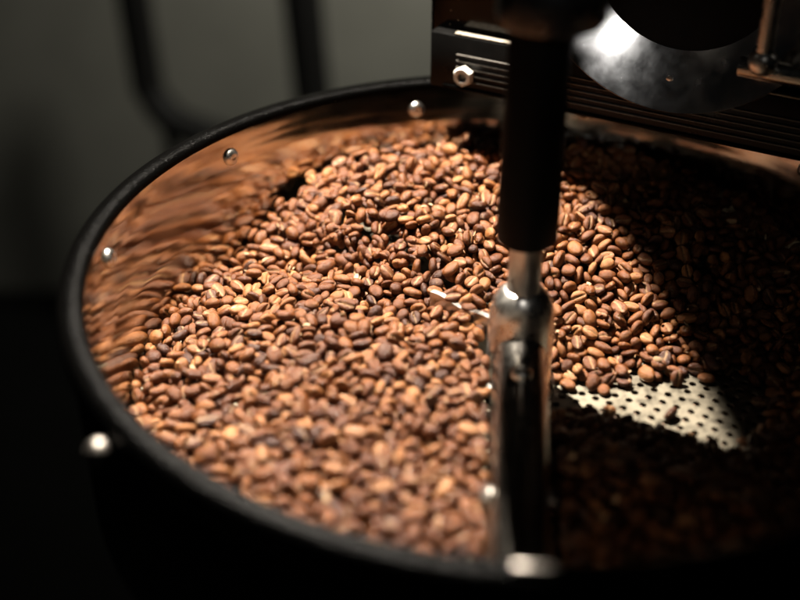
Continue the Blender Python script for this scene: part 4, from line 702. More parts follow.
-1128,1531,-451,-118,-51,631,91,-1063,1529,-418,-563,649,-461,107,-843,1512,-408,-180,-848,485,101,-713,1526,-418,-942,-271,96,83,-609,1509,-431,902,-341,-17,119,-576,1592,-465,-98,54,531,84,
-442,1553,-444,6,46,637,101,-365,1548,-437,25,-125,-603,96,-214,1502,-436,928,359,18,101,-112,1542,-457,-14,22,517,97,18,1519,-469,199,-964,137,94,82,1571,-471,-427,592,-319,90,
222,1509,-454,-104,116,-987,92,350,1538,-444,121,-154,551,97,471,1512,-466,276,-56,579,98,542,1528,-465,-441,-855,-166,91,658,1511,-446,587,-479,-633,87,782,1528,-420,-528,-573,-55,104,
866,1499,-425,220,79,-426,106,1018,1467,-440,-313,-131,34,101,1100,1522,-435,147,-3,331,89,1206,1555,-442,989,26,-136,103,1281,1587,-445,372,842,286,82,1504,1549,-445,-685,-194,517,107,
1565,1620,-482,-936,336,-2,102,-1545,1568,-646,-480,-831,233,120,-1463,1545,-615,375,-176,-331,98,-1349,1553,-536,917,-387,-40,94,-1116,1614,-434,956,-226,-54,114,-980,1692,-408,-123,534,-811,108,
-797,1662,-412,546,-555,626,86,-676,1663,-424,-208,-860,-463,89,-588,1668,-447,272,-930,-226,105,-496,1640,-437,-937,-216,-90,118,-360,1648,-424,-432,-678,511,111,-295,1671,-423,-959,211,38,97,
-139,1628,-428,533,393,598,113,-65,1640,-452,111,112,-802,110,22,1638,-432,849,-133,-459,105,108,1619,-444,-402,343,-113,89,241,1639,-405,-77,-108,977,104,409,1600,-412,-856,-270,63,96,
500,1623,-427,-6,261,-816,97,613,1569,-453,89,-138,41,106,682,1598,-416,-499,-762,-30,85,793,1620,-405,-18,-40,868,99,899,1677,-379,252,663,-108,106,1073,1659,-429,218,-894,-361,111,
1196,1632,-443,73,-50,979,103,1263,1681,-448,74,74,920,101,1413,1687,-442,886,-106,-3,94,-1502,1599,-595,-444,-417,78,88,-1305,1582,-501,22,84,795,95,-1129,1791,-453,-793,-556,229,76,
-992,1763,-441,132,916,323,106,-894,1782,-429,-11,-204,106,92,-726,1762,-411,303,653,655,84,-636,1733,-422,157,-3,579,103,-514,1724,-446,927,-190,-69,103,-424,1755,-436,-950,-235,-70,85,
-347,1750,-421,-703,679,83,98,-273,1754,-403,661,638,378,101,-93,1714,-413,76,314,-829,100,-8,1726,-412,84,-90,551,112,79,1691,-426,66,-209,972,96,166,1695,-406,159,139,598,115,
322,1689,-387,-306,934,-159,105,418,1733,-377,159,-947,270,110,544,1742,-389,978,-9,-204,98,647,1777,-443,-165,-96,-962,93,734,1758,-428,65,-176,-968,118,874,1775,-425,83,-41,-479,90,
954,1756,-406,113,-70,-912,103,1129,1746,-441,-83,44,-822,90,1215,1768,-436,221,934,276,105,-1231,1812,-459,-50,-4,-977,103,-1052,1821,-446,101,50,-908,92,-959,1822,-445,87,993,66,78,
-809,1855,-391,212,973,32,94,-724,1844,-395,-730,-541,188,96,-559,1794,-428,202,130,198,92,-503,1858,-408,159,221,-566,107,-426,1829,-421,238,-54,-484,94,-250,1845,-385,65,-11,-777,96,
-189,1801,-373,-72,-77,551,98,-39,1856,-394,-53,192,-567,95,79,1839,-411,1,-36,4,102,176,1843,-405,-898,-327,115,102,267,1883,-423,-9,-242,-911,93,362,1808,-378,-27,112,620,107,
553,1857,-422,-45,41,-996,87,619,1844,-422,538,-433,-657,83,703,1840,-444,-855,348,-88,93,827,1855,-409,-725,579,-192,100,934,1852,-410,744,-263,-129,86,999,1835,-384,-290,333,-388,104,
1172,1843,-423,279,34,8,106,-937,1954,-405,-639,727,-117,105,-857,1972,-403,267,864,372,99,-789,1925,-375,-370,-840,252,93,-649,1904,-380,-301,876,374,95,-561,1993,-367,986,-112,19,117,
-387,1945,-406,489,-729,433,88,-333,1944,-397,269,658,209,87,-208,1993,-403,883,-467,11,86,-139,1928,-377,-296,594,-671,98,25,1934,-404,38,162,119,98,108,1952,-427,-139,-20,-422,93,
258,1963,-442,81,42,598,91,313,1952,-408,-183,-861,161,112,456,1927,-408,-19,163,-963,85,522,1910,-390,284,-800,71,99,637,1986,-396,9,70,-682,114,770,1987,-414,591,712,375,113,
853,1955,-401,685,707,163,113,-705,2114,-387,234,291,142,93,-538,2092,-402,23,-441,-798,83,-495,2039,-399,918,127,-55,90,-370,2041,-434,-57,66,-831,99,-299,2090,-425,-780,-571,57,98,
-161,2041,-410,154,-900,405,77,-87,2023,-397,-190,25,529,116,75,2030,-417,76,-936,-299,109,172,2011,-429,-653,748,46,110,268,2031,-410,-628,129,-63,106,352,2027,-401,312,576,449,93,
465,2039,-380,17,24,-933,98,568,2025,-384,285,-648,-643,95,702,2041,-381,644,697,244,98,-298,2164,-444,87,-20,641,83,-256,2227,-413,-220,834,-443,88,-118,2103,-419,33,-23,-59,98,
-52,2134,-393,408,909,74,94,124,2095,-398,-837,241,95,101,220,2208,-397,918,-242,-149,106,350,2136,-398,-219,831,-499,100,440,2212,-388,904,127,149,107,56,-2178,-668,12,-664,745,80,
151,-2145,-637,954,-217,-13,113,390,-2141,-645,-60,-477,-836,95,-776,-2062,-668,670,654,274,101,-616,-2037,-680,101,19,28,95,-625,-2013,-616,394,776,472,102,-248,-2026,-669,504,-809,-204,104,
91,-2013,-662,-48,954,34,98,244,-2052,-644,479,-147,-803,99,394,-2042,-682,-154,-862,480,94,474,-2114,-690,-8,532,-810,112,562,-2070,-689,-314,-882,347,98,679,-2114,-669,-4,934,-246,106,
-916,-1978,-657,821,553,25,91,-729,-2004,-610,-304,-876,242,108,-664,-1975,-660,261,-135,923,95,-572,-1984,-655,309,868,-381,111,-476,-2016,-658,873,-453,168,104,-87,-2111,-689,-597,482,-634,105,
220,-1954,-625,-342,-176,787,102,344,-1994,-638,-219,442,-499,85,458,-1913,-638,440,-864,-205,102,573,-1987,-610,-501,-540,-322,115,655,-2007,-624,-645,-733,-108,105,793,-1990,-637,-849,469,207,100,
932,-2010,-629,447,-790,-417,111,1050,-1940,-645,396,137,-265,121,-1073,-1871,-641,-357,287,-885,114,-993,-1869,-623,-770,-515,-136,104,-862,-1909,-601,-498,-847,-166,101,-727,-1834,-627,-540,-536,608,90,
-599,-1915,-686,-797,-235,219,82,-553,-1850,-667,-319,832,0,91,-353,-1863,-613,87,88,991,105,69,-1884,-618,714,325,-616,105,280,-1912,-610,872,-444,-163,94,361,-1909,-600,-4,-310,866,95,
521,-1861,-576,134,-195,-553,118,627,-1869,-616,-484,-783,-215,101,726,-1941,-639,176,-882,-66,107,855,-1858,-647,-82,42,512,94,935,-1848,-623,849,-168,160,92,1092,-1890,-693,-524,642,-524,87,
1179,-1868,-713,-227,940,-202,111,-1158,-1803,-684,243,362,588,94,-1102,-1804,-658,598,-796,-76,89,-1038,-1796,-680,-120,-391,613,94,-914,-1819,-607,200,-727,-502,103,-797,-1715,-605,-392,647,-579,112,
-667,-1828,-616,225,-227,803,96,-501,-1834,-608,753,-542,362,100,-363,-1743,-611,-556,-167,586,92,242,-1776,-588,-307,-765,-460,118,377,-1719,-603,-752,386,532,85,506,-1768,-575,69,-986,109,105,
614,-1752,-612,-544,53,593,102,637,-1814,-643,480,-112,-214,93,747,-1802,-603,-349,-901,164,111,880,-1778,-656,919,-382,-29,98,1044,-1771,-659,291,-498,-303,84,1152,-1791,-643,-636,-638,240,113,
1226,-1849,-628,752,-455,203,114,1345,-1744,-646,-919,360,51,108,-1362,-1759,-657,-465,57,882,85,-1328,-1684,-660,-164,-283,472,91,-1142,-1656,-657,-18,342,933,95,-1055,-1647,-653,-564,-682,-320,109,
-902,-1741,-610,263,-162,-48,92,-918,-1707,-562,62,-134,-727,111,-803,-1619,-585,-948,94,-206,107,-573,-1645,-612,56,-984,-114,94,-460,-1719,-616,-925,28,-21,122,138,-1699,-627,437,359,-679,97,
283,-1646,-608,-87,192,-200,112,417,-1643,-577,-76,-33,425,100,561,-1669,-626,511,232,586,114,639,-1628,-642,-898,138,45,86,722,-1704,-590,235,390,888,114,821,-1719,-591,238,-137,-24,93,
956,-1769,-581,-420,56,-818,116,1090,-1727,-637,-151,350,657,103,1198,-1656,-644,-161,39,-317,102,1312,-1626,-665,704,151,-384,98,1505,-1627,-672,228,-5,185,101,-1578,-1568,-646,-389,-920,20,101,
-1429,-1602,-642,-56,93,355,120,-1289,-1603,-637,-872,365,279,111,-1186,-1638,-602,-799,526,-66,101,-1120,-1611,-581,269,32,-308,96,-1024,-1577,-619,932,65,289,89,102,-1556,-640,-87,95,-899,92,
212,-1549,-633,571,-589,456,111,331,-1588,-599,108,397,189,83,390,-1544,-594,302,-319,-636,107,513,-1559,-575,376,-250,686,103,669,-1498,-566,-43,984,166,106,809,-1592,-606,-19,427,-728,110,
890,-1619,-611,363,103,52,102,998,-1512,-580,661,-310,417,98,1151,-1624,-611,-346,91,620,78,1280,-1547,-657,894,113,-233,96,1418,-1571,-694,540,-16,-287,91,1424,-1532,-708,-658,523,155,88,
1599,-1515,-732,-400,-531,-745,81,-1638,-1493,-637,-789,-599,-29,94,-1448,-1519,-684,193,-22,-299,107,-1408,-1524,-614,313,933,-113,105,-1214,-1421,-607,157,192,866,89,-1162,-1454,-568,-98,-9,-869,103,
-1054,-1444,-616,161,-516,-794,91,-822,-1482,-608,390,-838,-247,94,-732,-1484,-597,260,931,81,107,-573,-1507,-606,-146,134,-189,106,-470,-1471,-633,114,-216,-347,100,-303,-1444,-629,512,497,589,102,
103,-1471,-610,464,124,739,104,260,-1506,-581,86,-117,-639,92,298,-1427,-589,-411,-279,575,89,483,-1428,-579,-470,-96,-38,112,667,-1375,-559,621,461,303,103,730,-1404,-586,645,-684,-76,112,
837,-1481,-604,-637,-595,-121,93,926,-1399,-578,182,-832,-327,100,997,-1412,-590,-188,200,873,74,1169,-1468,-627,-726,652,184,106,1374,-1467,-657,-709,582,4,95,1369,-1414,-681,-129,-906,-358,93,
1502,-1419,-670,-541,562,-293,104,1664,-1467,-741,-615,-182,406,109,-1732,-1347,-674,-165,14,959,93,-1488,-1335,-657,241,19,964,100,-1472,-1389,-624,-895,305,314,94,-1371,-1399,-649,756,645,-73,99,
-1084,-1388,-621,-859,-329,-40,94,-804,-1362,-601,735,658,50,80,-698,-1354,-631,-3,-141,527,92,220,-1292,-609,703,-54,-555,90,378,-1349,-558,-170,145,849,100,419,-1378,-598,83,-584,-806,90,
524,-1320,-563,870,162,-234,110,766,-1306,-579,820,451,219,98,795,-1313,-636,174,842,-311,96,866,-1373,-619,383,-81,-408,112,1024,-1289,-605,576,720,361,108,1146,-1236,-636,-183,-519,654,106,
1306,-1424,-617,164,-814,-505,97,1395,-1247,-642,821,-551,-119,109,1478,-1326,-666,-955,160,189,110,1557,-1327,-702,621,-487,-6,94,1740,-1338,-728,489,790,351,106,-1836,-1203,-715,572,93,520,104,
-1641,-1285,-642,216,-311,381,100,-1490,-1269,-618,-236,-810,443,103,-1420,-1274,-619,253,467,780,99,-1059,-1235,-602,-47,289,955,103,-930,-1283,-592,330,881,-115,101,-818,-1220,-608,-125,-300,-935,97,
-386,-1296,-608,-199,-685,536,99,142,-1297,-600,818,450,81,110,273,-1244,-577,615,88,-58,111,388,-1278,-601,5,-87,982,98,497,-1245,-577,50,80,-150,102,624,-1267,-617,-878,-452,-122,97,
749,-1258,-629,-607,-733,-302,95,853,-1268,-640,574,-123,661,92,975,-1177,-636,-497,-371,769,96,1030,-1156,-667,915,-295,-33,111,1180,-1205,-669,339,-114,-503,97,1307,-1222,-663,-539,-436,609,98,
1319,-1147,-706,249,-899,-323,99,1474,-1181,-703,-42,-202,-675,101,1609,-1289,-699,27,-237,857,107,1794,-1273,-741,893,149,89,108,-1895,-1115,-809,719,-505,408,93,-1838,-1112,-728,-976,0,-173,106,
-1701,-1196,-675,-55,-355,533,115,-1610,-1149,-677,320,795,-510,80,-1453,-1189,-625,683,530,368,99,-1306,-1222,-615,-142,308,-671,92,-1208,-1149,-606,-210,234,413,98,-1026,-1169,-585,993,99,-25,99,
-635,-1179,-581,-730,617,158,111,-571,-1114,-581,41,-779,343,99,-269,-1135,-624,19,-696,-73,94,158,-1145,-601,30,709,-677,100,337,-1127,-603,96,123,975,89,417,-1190,-574,-78,-181,979,95,
525,-1068,-603,-736,-205,-258,96,568,-1173,-587,-283,122,-658,98,764,-1189,-589,-591,10,193,106,843,-1148,-618,165,-107,-527,100,1054,-972,-689,-949,-42,31,119,1154,-1020,-795,-245,138,71,90,
1256,-1160,-742,-282,-59,-623,91,1297,-1069,-739,-142,-231,-383,105,1406,-1137,-723,152,310,-937,91,1410,-966,-730,585,627,229,109,1600,-1149,-719,868,-172,120,100,1725,-1128,-743,-345,790,-478,104,
1859,-1147,-782,-108,-888,434,94,-1921,-1060,-772,-53,-717,655,112,-1836,-1031,-751,-495,326,471,113,-1780,-1141,-664,-136,-103,973,94,-1630,-1017,-671,957,-66,46,122,-1486,-1060,-616,-223,-189,-454,101,
-1327,-1095,-600,724,603,327,97,-1209,-1052,-564,737,551,208,106,-1091,-1022,-593,11,555,-744,92,-808,-1058,-587,163,12,-936,97,-523,-1051,-604,630,636,129,102,-299,-1046,-624,395,659,610,101,
144,-1084,-573,163,-176,134,115,267,-1112,-577,-381,878,15,100,394,-1091,-568,-98,-972,-208,114,541,-983,-628,123,-676,-65,86,677,-987,-665,218,114,235,90,753,-1033,-671,-281,-1,-413,116,
816,-948,-718,525,-489,-584,94,966,-961,-728,829,-371,-353,112,1021,-1034,-737,939,333,21,87,1098,-953,-793,156,-338,-238,96,1231,-946,-770,-770,292,-522,104,1312,-961,-777,175,-401,-827,100,
1490,-986,-744,-206,233,-147,90,1551,-947,-729,-508,153,832,110,1681,-1055,-713,229,-99,-359,98,1857,-1068,-792,528,-834,-87,89,-1966,-944,-805,-165,704,-377,111,-1921,-990,-776,-90,-348,151,94,
-1751,-928,-751,-144,403,736,99,-1781,-988,-698,487,824,-140,100,-1410,-921,-603,-532,-396,745,98,-1258,-900,-584,-753,450,199,102,-1168,-994,-611,896,-143,112,99,-1026,-973,-602,-779,-339,453,87,
-877,-956,-603,-84,359,874,97,-729,-956,-579,633,563,457,107,-658,-974,-651,641,-120,-381,93,-539,-916,-601,-866,164,-340,91,-283,-973,-597,-878,-133,309,97,253,-1004,-579,59,987,-35,120,
392,-821,-685,-57,-980,-37,105,507,-788,-709,459,-759,-75,103,563,-825,-744,-191,206,358,101,696,-754,-748,161,-78,-333,99,820,-877,-749,4,340,-428,109,895,-896,-782,473,869,136,87,
1030,-737,-834,-583,-761,-274,82,1022,-887,-796,548,635,511,117,1216,-860,-817,-570,-433,617,96,1286,-927,-820,-677,604,418,110,1361,-864,-825,-628,-108,110,97,1463,-811,-748,74,-943,-314,118,
1606,-849,-752,715,117,-267,96,1686,-888,-721,-747,41,-528,105,1849,-1002,-762,-161,700,-675,96,-1925,-838,-835,-151,-448,-849,89,-1825,-912,-807,48,935,289,89,-1719,-842,-740,-193,353,-592,112,
-1668,-846,-695,-714,526,49,100,-1476,-850,-620,936,-234,-243,92,-1419,-836,-651,516,743,209,86,-1215,-838,-638,262,247,930,98,-1044,-863,-574,-987,-25,-147,105,-903,-880,-600,-119,366,8,97,
-810,-924,-624,373,-106,21,102,-738,-867,-588,-837,-493,-86,88,-594,-831,-616,106,918,367,103,256,-738,-684,682,339,313,110,400,-747,-727,-448,559,-691,109,561,-733,-775,237,624,249,94,
690,-551,-805,-31,172,945,108,748,-752,-802,-811,-245,-146,107,868,-714,-797,102,960,250,116,1003,-635,-817,-723,-654,-215,100,1103,-677,-833,-158,61,362,111,1159,-744,-833,-592,-731,-327,98,
1233,-752,-824,321,-821,349,93,1318,-768,-816,-390,-204,60,111,1409,-785,-793,-325,834,-411,88,1545,-885,-780,201,960,-106,81,1649,-678,-757,-955,-12,-208,115,1738,-845,-731,837,-479,-54,100,
1969,-931,-761,-418,-853,232,103,-2041,-794,-844,514,-591,535,93,-1985,-759,-803,219,901,-133,103,-1900,-784,-786,664,112,284,111,-1671,-776,-776,102,-387,-709,95,-1690,-744,-711,-682,482,-164,104,
-1334,-725,-616,199,796,-517,100,-1167,-797,-615,948,274,-95,86,-1082,-741,-620,-84,-578,808,98,-986,-757,-612,811,212,80,98,-817,-807,-596,886,-425,127,82,-548,-781,-585,-213,-955,22,101,
-265,-683,-602,882,-143,-331,100,267,-513,-780,-385,722,530,106,366,-629,-780,-260,297,896,97,435,-577,-798,-722,-515,63,101,601,-706,-830,-269,82,-137,73,693,-698,-833,-983,-99,-9,108,
791,-705,-841,205,-59,795,110,932,-660,-822,561,-663,-415,97,1049,-615,-863,-363,114,-279,94,1263,-658,-846,-102,318,898,114,1395,-749,-848,-580,484,-158,87,1383,-643,-819,-50,-12,405,94,
1572,-724,-800,507,406,398,109,1707,-652,-781,-941,63,-243,96,1827,-777,-765,436,-130,-183,93,1935,-756,-761,-457,-170,716,105,-2095,-643,-834,406,-476,614,99,-1967,-705,-850,-288,-298,868,95,
-1905,-712,-811,-247,52,-845,105,-1646,-683,-753,11,-83,-676,111,-1649,-636,-700,739,422,-518,82,-1489,-677,-641,-443,-395,783,93,-1298,-663,-610,60,927,80,88,-1092,-681,-612,705,-147,-400,78,
-922,-659,-588,-142,-883,-440,89,-841,-651,-579,589,-159,253,87,-565,-668,-571,-62,-93,612,108,-515,-655,-620,-36,310,949,103,-415,-659,-606,-58,-527,93,90,364,-549,-803,-177,-395,368,117,
432,-491,-811,-296,-713,586,103,510,-560,-872,31,72,972,97,616,-502,-849,-214,835,-28,106,833,-519,-860,-53,391,-768,96,888,-617,-866,665,680,218,102,1254,-584,-844,-632,463,302,119,
1341,-584,-817,-172,508,-729,111,1480,-629,-804,468,18,-635,101,1594,-569,-793,517,-192,130,116,1806,-720,-719,821,-48,159,118,1935,-665,-785,456,-392,-305,85,2068,-744,-792,-607,530,-180,85,
-2120,-544,-817,-318,589,-526,98,-2062,-569,-788,-864,-285,254,119,-1936,-639,-842,-637,89,-735,90,-1850,-662,-776,291,-130,141,87,-1659,-591,-748,815,-393,-402,72,-1477,-600,-647,-650,636,-16,90,
-1339,-588,-596,-249,87,-631,95,-1212,-622,-591,-351,-849,-170,101,-1077,-619,-577,52,-142,923,105,-947,-575,-573,-857,465,66,77,-889,-610,-604,-249,861,426,97,-744,-596,-583,-730,45,370,113,
-616,-598,-571,-887,424,-3,80,-530,-563,-571,393,-877,-224,114,-438,-600,-628,-84,234,-941,102,178,-438,-830,-285,744,591,90,357,-486,-856,-77,-506,850,101,497,-279,-865,558,-829,3,111,
606,-384,-869,944,111,37,92,670,-452,-834,938,-331,-84,85,1304,-535,-853,617,-482,289,98,1473,-470,-827,2,-299,949,98,1569,-480,-799,-266,178,-114,109,1736,-551,-792,580,781,-226,95,
1801,-561,-767,-444,516,-594,86,2020,-602,-754,-97,-660,-180,108,2097,-602,-777,-180,-851,410,100,-2116,-445,-814,836,-547,0,90,-2044,-486,-807,-919,-201,-84,98,-1956,-510,-798,-636,-106,152,108,
-1848,-496,-804,23,-156,502,91,-1725,-491,-761,-596,761,-89,94,-1770,-537,-710,360,-333,-89,104,-1535,-408,-680,-448,285,332,91,-1151,-444,-614,255,762,-593,102,-1056,-493,-586,-750,161,-547,120,
-740,-468,-607,0,699,-710,107,-592,-515,-599,606,730,249,102,-467,-495,-608,70,979,-155,89,-379,-533,-598,177,955,-188,100,-232,-399,-558,746,534,-155,97,218,-404,-867,-722,636,-185,97,
387,-282,-863,-50,-771,632,101,472,-407,-863,-204,-331,783,93,1379,-469,-866,703,-321,-262,90,1611,-424,-809,153,-761,72,91,1668,-421,-814,261,-741,155,103,1751,-519,-759,-209,-86,-813,103,
1820,-481,-755,-901,68,355,96,2023,-446,-756,-339,-347,812,120,2137,-554,-759,482,-536,-465,97,-2044,-438,-852,773,-15,-12,102,-2036,-393,-842,-594,-314,-376,91,-1956,-337,-812,938,-195,282,78,
-1792,-433,-772,182,-9,-559,106,-1629,-447,-691,721,2,563,107,-1492,-357,-640,204,-451,-536,106,-1161,-381,-595,283,668,-607,108,-1008,-427,-648,-829,537,131,97,-895,-425,-622,166,342,-895,102,
-729,-393,-603,-721,-487,312,93,-510,-440,-611,-196,-857,-391,101,-269,-383,-611,-323,532,-671,93,166,-338,-858,614,348,588,96,1538,-360,-827,456,72,-740,101,1568,-328,-866,-239,739,619,84,
1637,-332,-827,522,-710,-99,98,1842,-412,-754,72,-808,-569,114,2046,-379,-793,670,-134,-149,93,2105,-406,-746,632,-736,-236,120,-2085,-301,-841,712,186,-601,90,-2013,-297,-857,-246,-737,-621,82,
-1973,-265,-805,-388,705,-577,113,-1861,-381,-777,-900,-289,257,87,-1738,-389,-725,-521,-764,-50,117,-1670,-318,-683,-746,-151,137,107,-1489,-273,-661,130,-912,339,100,-1355,-325,-627,-625,568,-352,99,
-1221,-327,-587,-763,-600,-231,98,-972,-327,-591,713,475,140,99,-456,-322,-576,23,1,390,84,-363,-321,-601,-797,299,462,102,-218,-283,-610,-552,-648,370,88,1488,-287,-806,-187,-192,-943,101,
1592,-268,-847,529,239,-514,101,1807,-262,-795,-291,-223,832,113,1943,-243,-775,429,-592,83,99,2042,-277,-770,-813,521,-201,103,2157,-235,-748,465,326,170,110,-2104,-205,-842,-331,-333,-128,96,
-1978,-202,-802,-558,211,693,106,-1866,-174,-813,-456,-886,-45,110,-1635,-226,-685,-692,-617,372,112,-1529,-218,-623,795,244,-378,94,-1482,-170,-612,-422,-141,887,111,-1320,-163,-614,840,-483,-5,99,
-1218,-179,-562,-947,-73,21,114,-1066,-242,-570,-206,-708,-234,110,-826,-198,-597,206,-44,963,106,-752,-250,-591,-750,31,-18,99,-631,-121,-568,-181,267,268,80,-527,-161,-585,-7,-509,-680,100,
-452,-178,-611,-593,664,-371,105,-271,-159,-629,-276,-357,-241,107,1459,-213,-841,-346,426,744,114,1582,-189,-814,712,-374,84,90,1659,-215,-820,344,837,328,84,1833,-185,-801,808,-563,13,80,
1877,-176,-767,-284,121,-444,115,2097,-216,-773,-971,-70,226,94,2190,-169,-764,-721,278,118,88,-2125,-167,-796,-721,359,-584,106,-2044,-152,-833,374,183,-388,121,-1970,-133,-854,-325,-557,645,85,
-1876,-158,-748,-729,-147,509,85,-1564,-97,-668,27,-112,826,98,-1512,-107,-624,-127,929,25,72,-1121,-120,-587,-954,68,56,87,-1031,-122,-594,-69,-532,838,87,-872,-127,-578,938,299,53,104,
-806,-137,-628,-750,474,123,84,-712,-95,-582,-448,-858,108,98,-537,-49,-632,-13,-136,-116,88,-410,-100,-610,-860,-21,417,97,1589,-76,-837,-310,53,-896,102,1629,-124,-810,-620,-512,159,103,
1710,-127,-835,-193,-848,245,93,1785,-36,-754,-181,177,631,97,2032,-151,-755,668,-595,-356,93,2196,-104,-762,212,553,-665,106,-2205,-107,-821,266,582,342,96,-2122,-75,-789,335,-919,-122,96,
-1991,-71,-807,456,-699,-494,84,-1889,1,-790,-550,590,-530,105,-1903,-90,-732,643,-676,-5,110,-1694,-20,-677,-598,-267,-715,90,-1457,43,-631,304,876,64,80,-1367,19,-587,720,623,269,93,
-1242,6,-610,-933,175,-278,76,-1147,12,-594,345,352,-624,99,-828,-49,-593,990,46,124,96,-778,14,-595,-54,76,-995,108,-653,58,-610,644,-733,150,95,-558,52,-597,-128,131,-296,99,
-406,24,-566,-323,95,-125,120,-287,-100,-599,-252,678,390,85,1632,8,-811,-283,722,-588,104,1697,-45,-820,-778,452,-72,85,1770,-73,-788,910,320,-95,114,1958,-43,-766,194,68,-23,91,
2104,-52,-773,-783,220,-346,89,2188,-11,-753,-191,27,55,96,-2078,116,-829,-599,-27,582,93,-1983,41,-798,542,-307,-493,77,-1934,70,-763,228,-59,-588,101,-1708,45,-709,902,-350,177,90,
-1531,87,-647,637,759,-104,118,-1388,142,-605,897,-227,374,101,-1301,119,-601,29,774,-621,97,-1101,72,-597,-471,685,548,89,-950,129,-570,-734,-315,470,95,-865,115,-589,683,-630,-367,87,
-725,183,-607,-415,-572,-376,91,-572,154,-607,436,823,94,108,-493,114,-599,-38,-108,-819,102,-268,98,-615,-271,392,-695,91,1575,99,-829,-562,-794,178,102,1659,100,-853,-245,231,-656,111,
1724,128,-818,-974,-48,-75,86,1874,58,-758,30,213,246,112,2087,14,-738,-959,48,-23,107,2186,82,-751,887,-332,-89,99,-2021,241,-806,742,442,466,98,-1954,179,-809,716,514,471,109,
-1826,149,-777,237,-210,-194,107,-1763,169,-725,845,388,-67,109,-1398,227,-613,-264,-50,-897,96,-1313,170,-586,155,-915,312,95,-1246,173,-576,424,380,755,92,-1100,127,-589,-726,55,132,100,
-1046,180,-559,-291,547,-258,95,-821,188,-569,-85,-938,-309,82,-704,328,-701,-349,296,406,101,-673,260,-712,-564,10,655,92,-580,320,-730,-633,26,562,104,-475,254,-637,463,333,336,98,
-365,254,-589,-744,466,-475,119,-314,203,-547,317,-931,-105,90,295,131,-848,363,-404,195,98,317,61,-871,-966,254,0,90,499,-52,-877,1,2,753,93,1442,179,-852,-158,-474,84,94,
1628,181,-816,836,10,-541,103,1694,203,-839,-41,-397,-609,87,1741,178,-770,719,-390,271,101,1836,138,-779,-803,-393,445,104,2133,168,-748,-25,778,-301,107,2203,140,-748,-515,-61,-463,91,
-2183,257,-809,545,-759,-71,96,-2087,322,-804,864,296,323,104,-1972,301,-809,459,-176,-846,98,-1877,332,-788,-181,688,-214,106,-1781,328,-779,83,782,-402,82,-1737,201,-675,-486,848,-189,86,
-1339,313,-570,284,260,775,87,-1265,328,-589,-177,-835,519,104,-1209,265,-589,-658,146,-605,88,-1003,411,-621,56,326,941,94,-696,408,-726,349,558,-728,95,-695,305,-770,-418,330,-51,99,
-618,316,-798,-106,-87,850,104,-497,325,-731,-335,872,-319,97,-491,387,-630,-648,96,-534,106,-190,264,-599,36,533,-419,109,-82,292,-635,160,364,853,99,25,254,-797,865,-438,241,101,
99,247,-804,-217,-149,689,115,223,194,-843,-420,-389,783,117,359,85,-826,-736,573,-317,84,682,187,-856,-371,-290,738,101,835,90,-877,0,0,-789,93,989,136,-878,0,0,-657,87,
1551,231,-846,97,462,-676,111,1659,263,-814,919,27,-383,108,1726,252,-779,-273,-397,136,95,1867,299,-764,-265,-23,-499,96,1925,210,-738,796,-445,-61,115,2175,311,-733,24,617,762,103,
-2149,369,-844,-142,-729,182,92,-1958,386,-792,11,350,-360,109,-1933,364,-749,-34,348,-466,94,-1875,367,-712,985,95,-130,99,-1732,371,-722,363,255,-556,110,-1590,403,-684,53,-238,-399,104,
-1515,425,-641,-355,747,557,96,-1186,458,-598,-134,411,-738,81,-925,434,-645,-296,-133,-328,100,-786,570,-686,-157,136,959,93,-695,465,-724,-159,-818,549,99,-737,455,-785,248,-99,962,115,
-692,398,-805,-382,699,-575,103,-563,439,-821,915,323,-80,98,-298,353,-522,457,772,-94,116,-93,316,-566,-951,-153,-197,109,-17,382,-626,-512,-478,-706,106,64,314,-762,494,-408,752,103,
205,255,-809,-233,209,825,103,279,250,-802,-174,-690,407,98,364,321,-831,261,40,44,78,483,215,-808,191,175,945,105,580,156,-829,737,-613,-108,93,798,254,-856,571,180,-130,98,
889,172,-818,-576,758,162,102,973,294,-832,-16,-10,897,95,1075,209,-830,176,566,476,107,1269,123,-872,348,-885,-286,82,1272,246,-864,541,554,608,88,1545,331,-834,123,-551,-517,83,
1594,314,-822,795,-217,554,112,1729,326,-819,894,429,-118,99,1777,324,-763,29,-182,121,94,1946,305,-734,742,58,460,96,2045,220,-726,418,433,140,100,-2131,518,-808,294,-352,-571,105,
-2003,494,-774,257,-124,-835,98,-1853,531,-761,314,329,-727,95,-1839,472,-717,-900,-261,313,114,-1692,521,-763,-366,-927,-63,91,-1570,492,-670,17,138,-731,94,-1447,494,-623,-814,-482,263,103,
-1074,551,-624,135,-216,-107,98,-1010,577,-649,710,-667,-215,91,-942,517,-713,559,-542,-534,86,-875,490,-748,183,-908,350,94,-803,482,-825,375,-363,-176,96,-725,500,-829,-867,203,90,73,
-652,469,-795,-534,309,-349,112,-450,488,-635,-365,-368,830,105,-94,419,-596,141,-719,327,89,47,335,-642,-723,-575,130,107,0,258,-751,417,-800,-397,82,33,404,-734,-55,537,-830,76,
279,300,-732,388,558,432,94,405,294,-771,402,792,382,95,463,397,-778,65,981,-131,98,530,370,-811,70,-995,45,88,663,331,-844,-172,773,-8,72,734,310,-807,481,-432,584,93,
821,359,-829,-248,-201,-397,92,964,437,-816,-170,-950,52,98,1033,279,-824,205,576,403,85,1119,333,-865,922,-268,-79,104,1308,395,-853,503,751,-362,106,1377,368,-861,-542,-145,211,91,
1464,366,-837,-409,851,-240,86,1535,383,-803,-340,696,-631,99,1612,419,-805,-84,-903,-232,85,1677,383,-814,-272,282,364,98,1765,393,-778,-75,286,-929,96,1988,523,-717,-138,-18,-567,106,
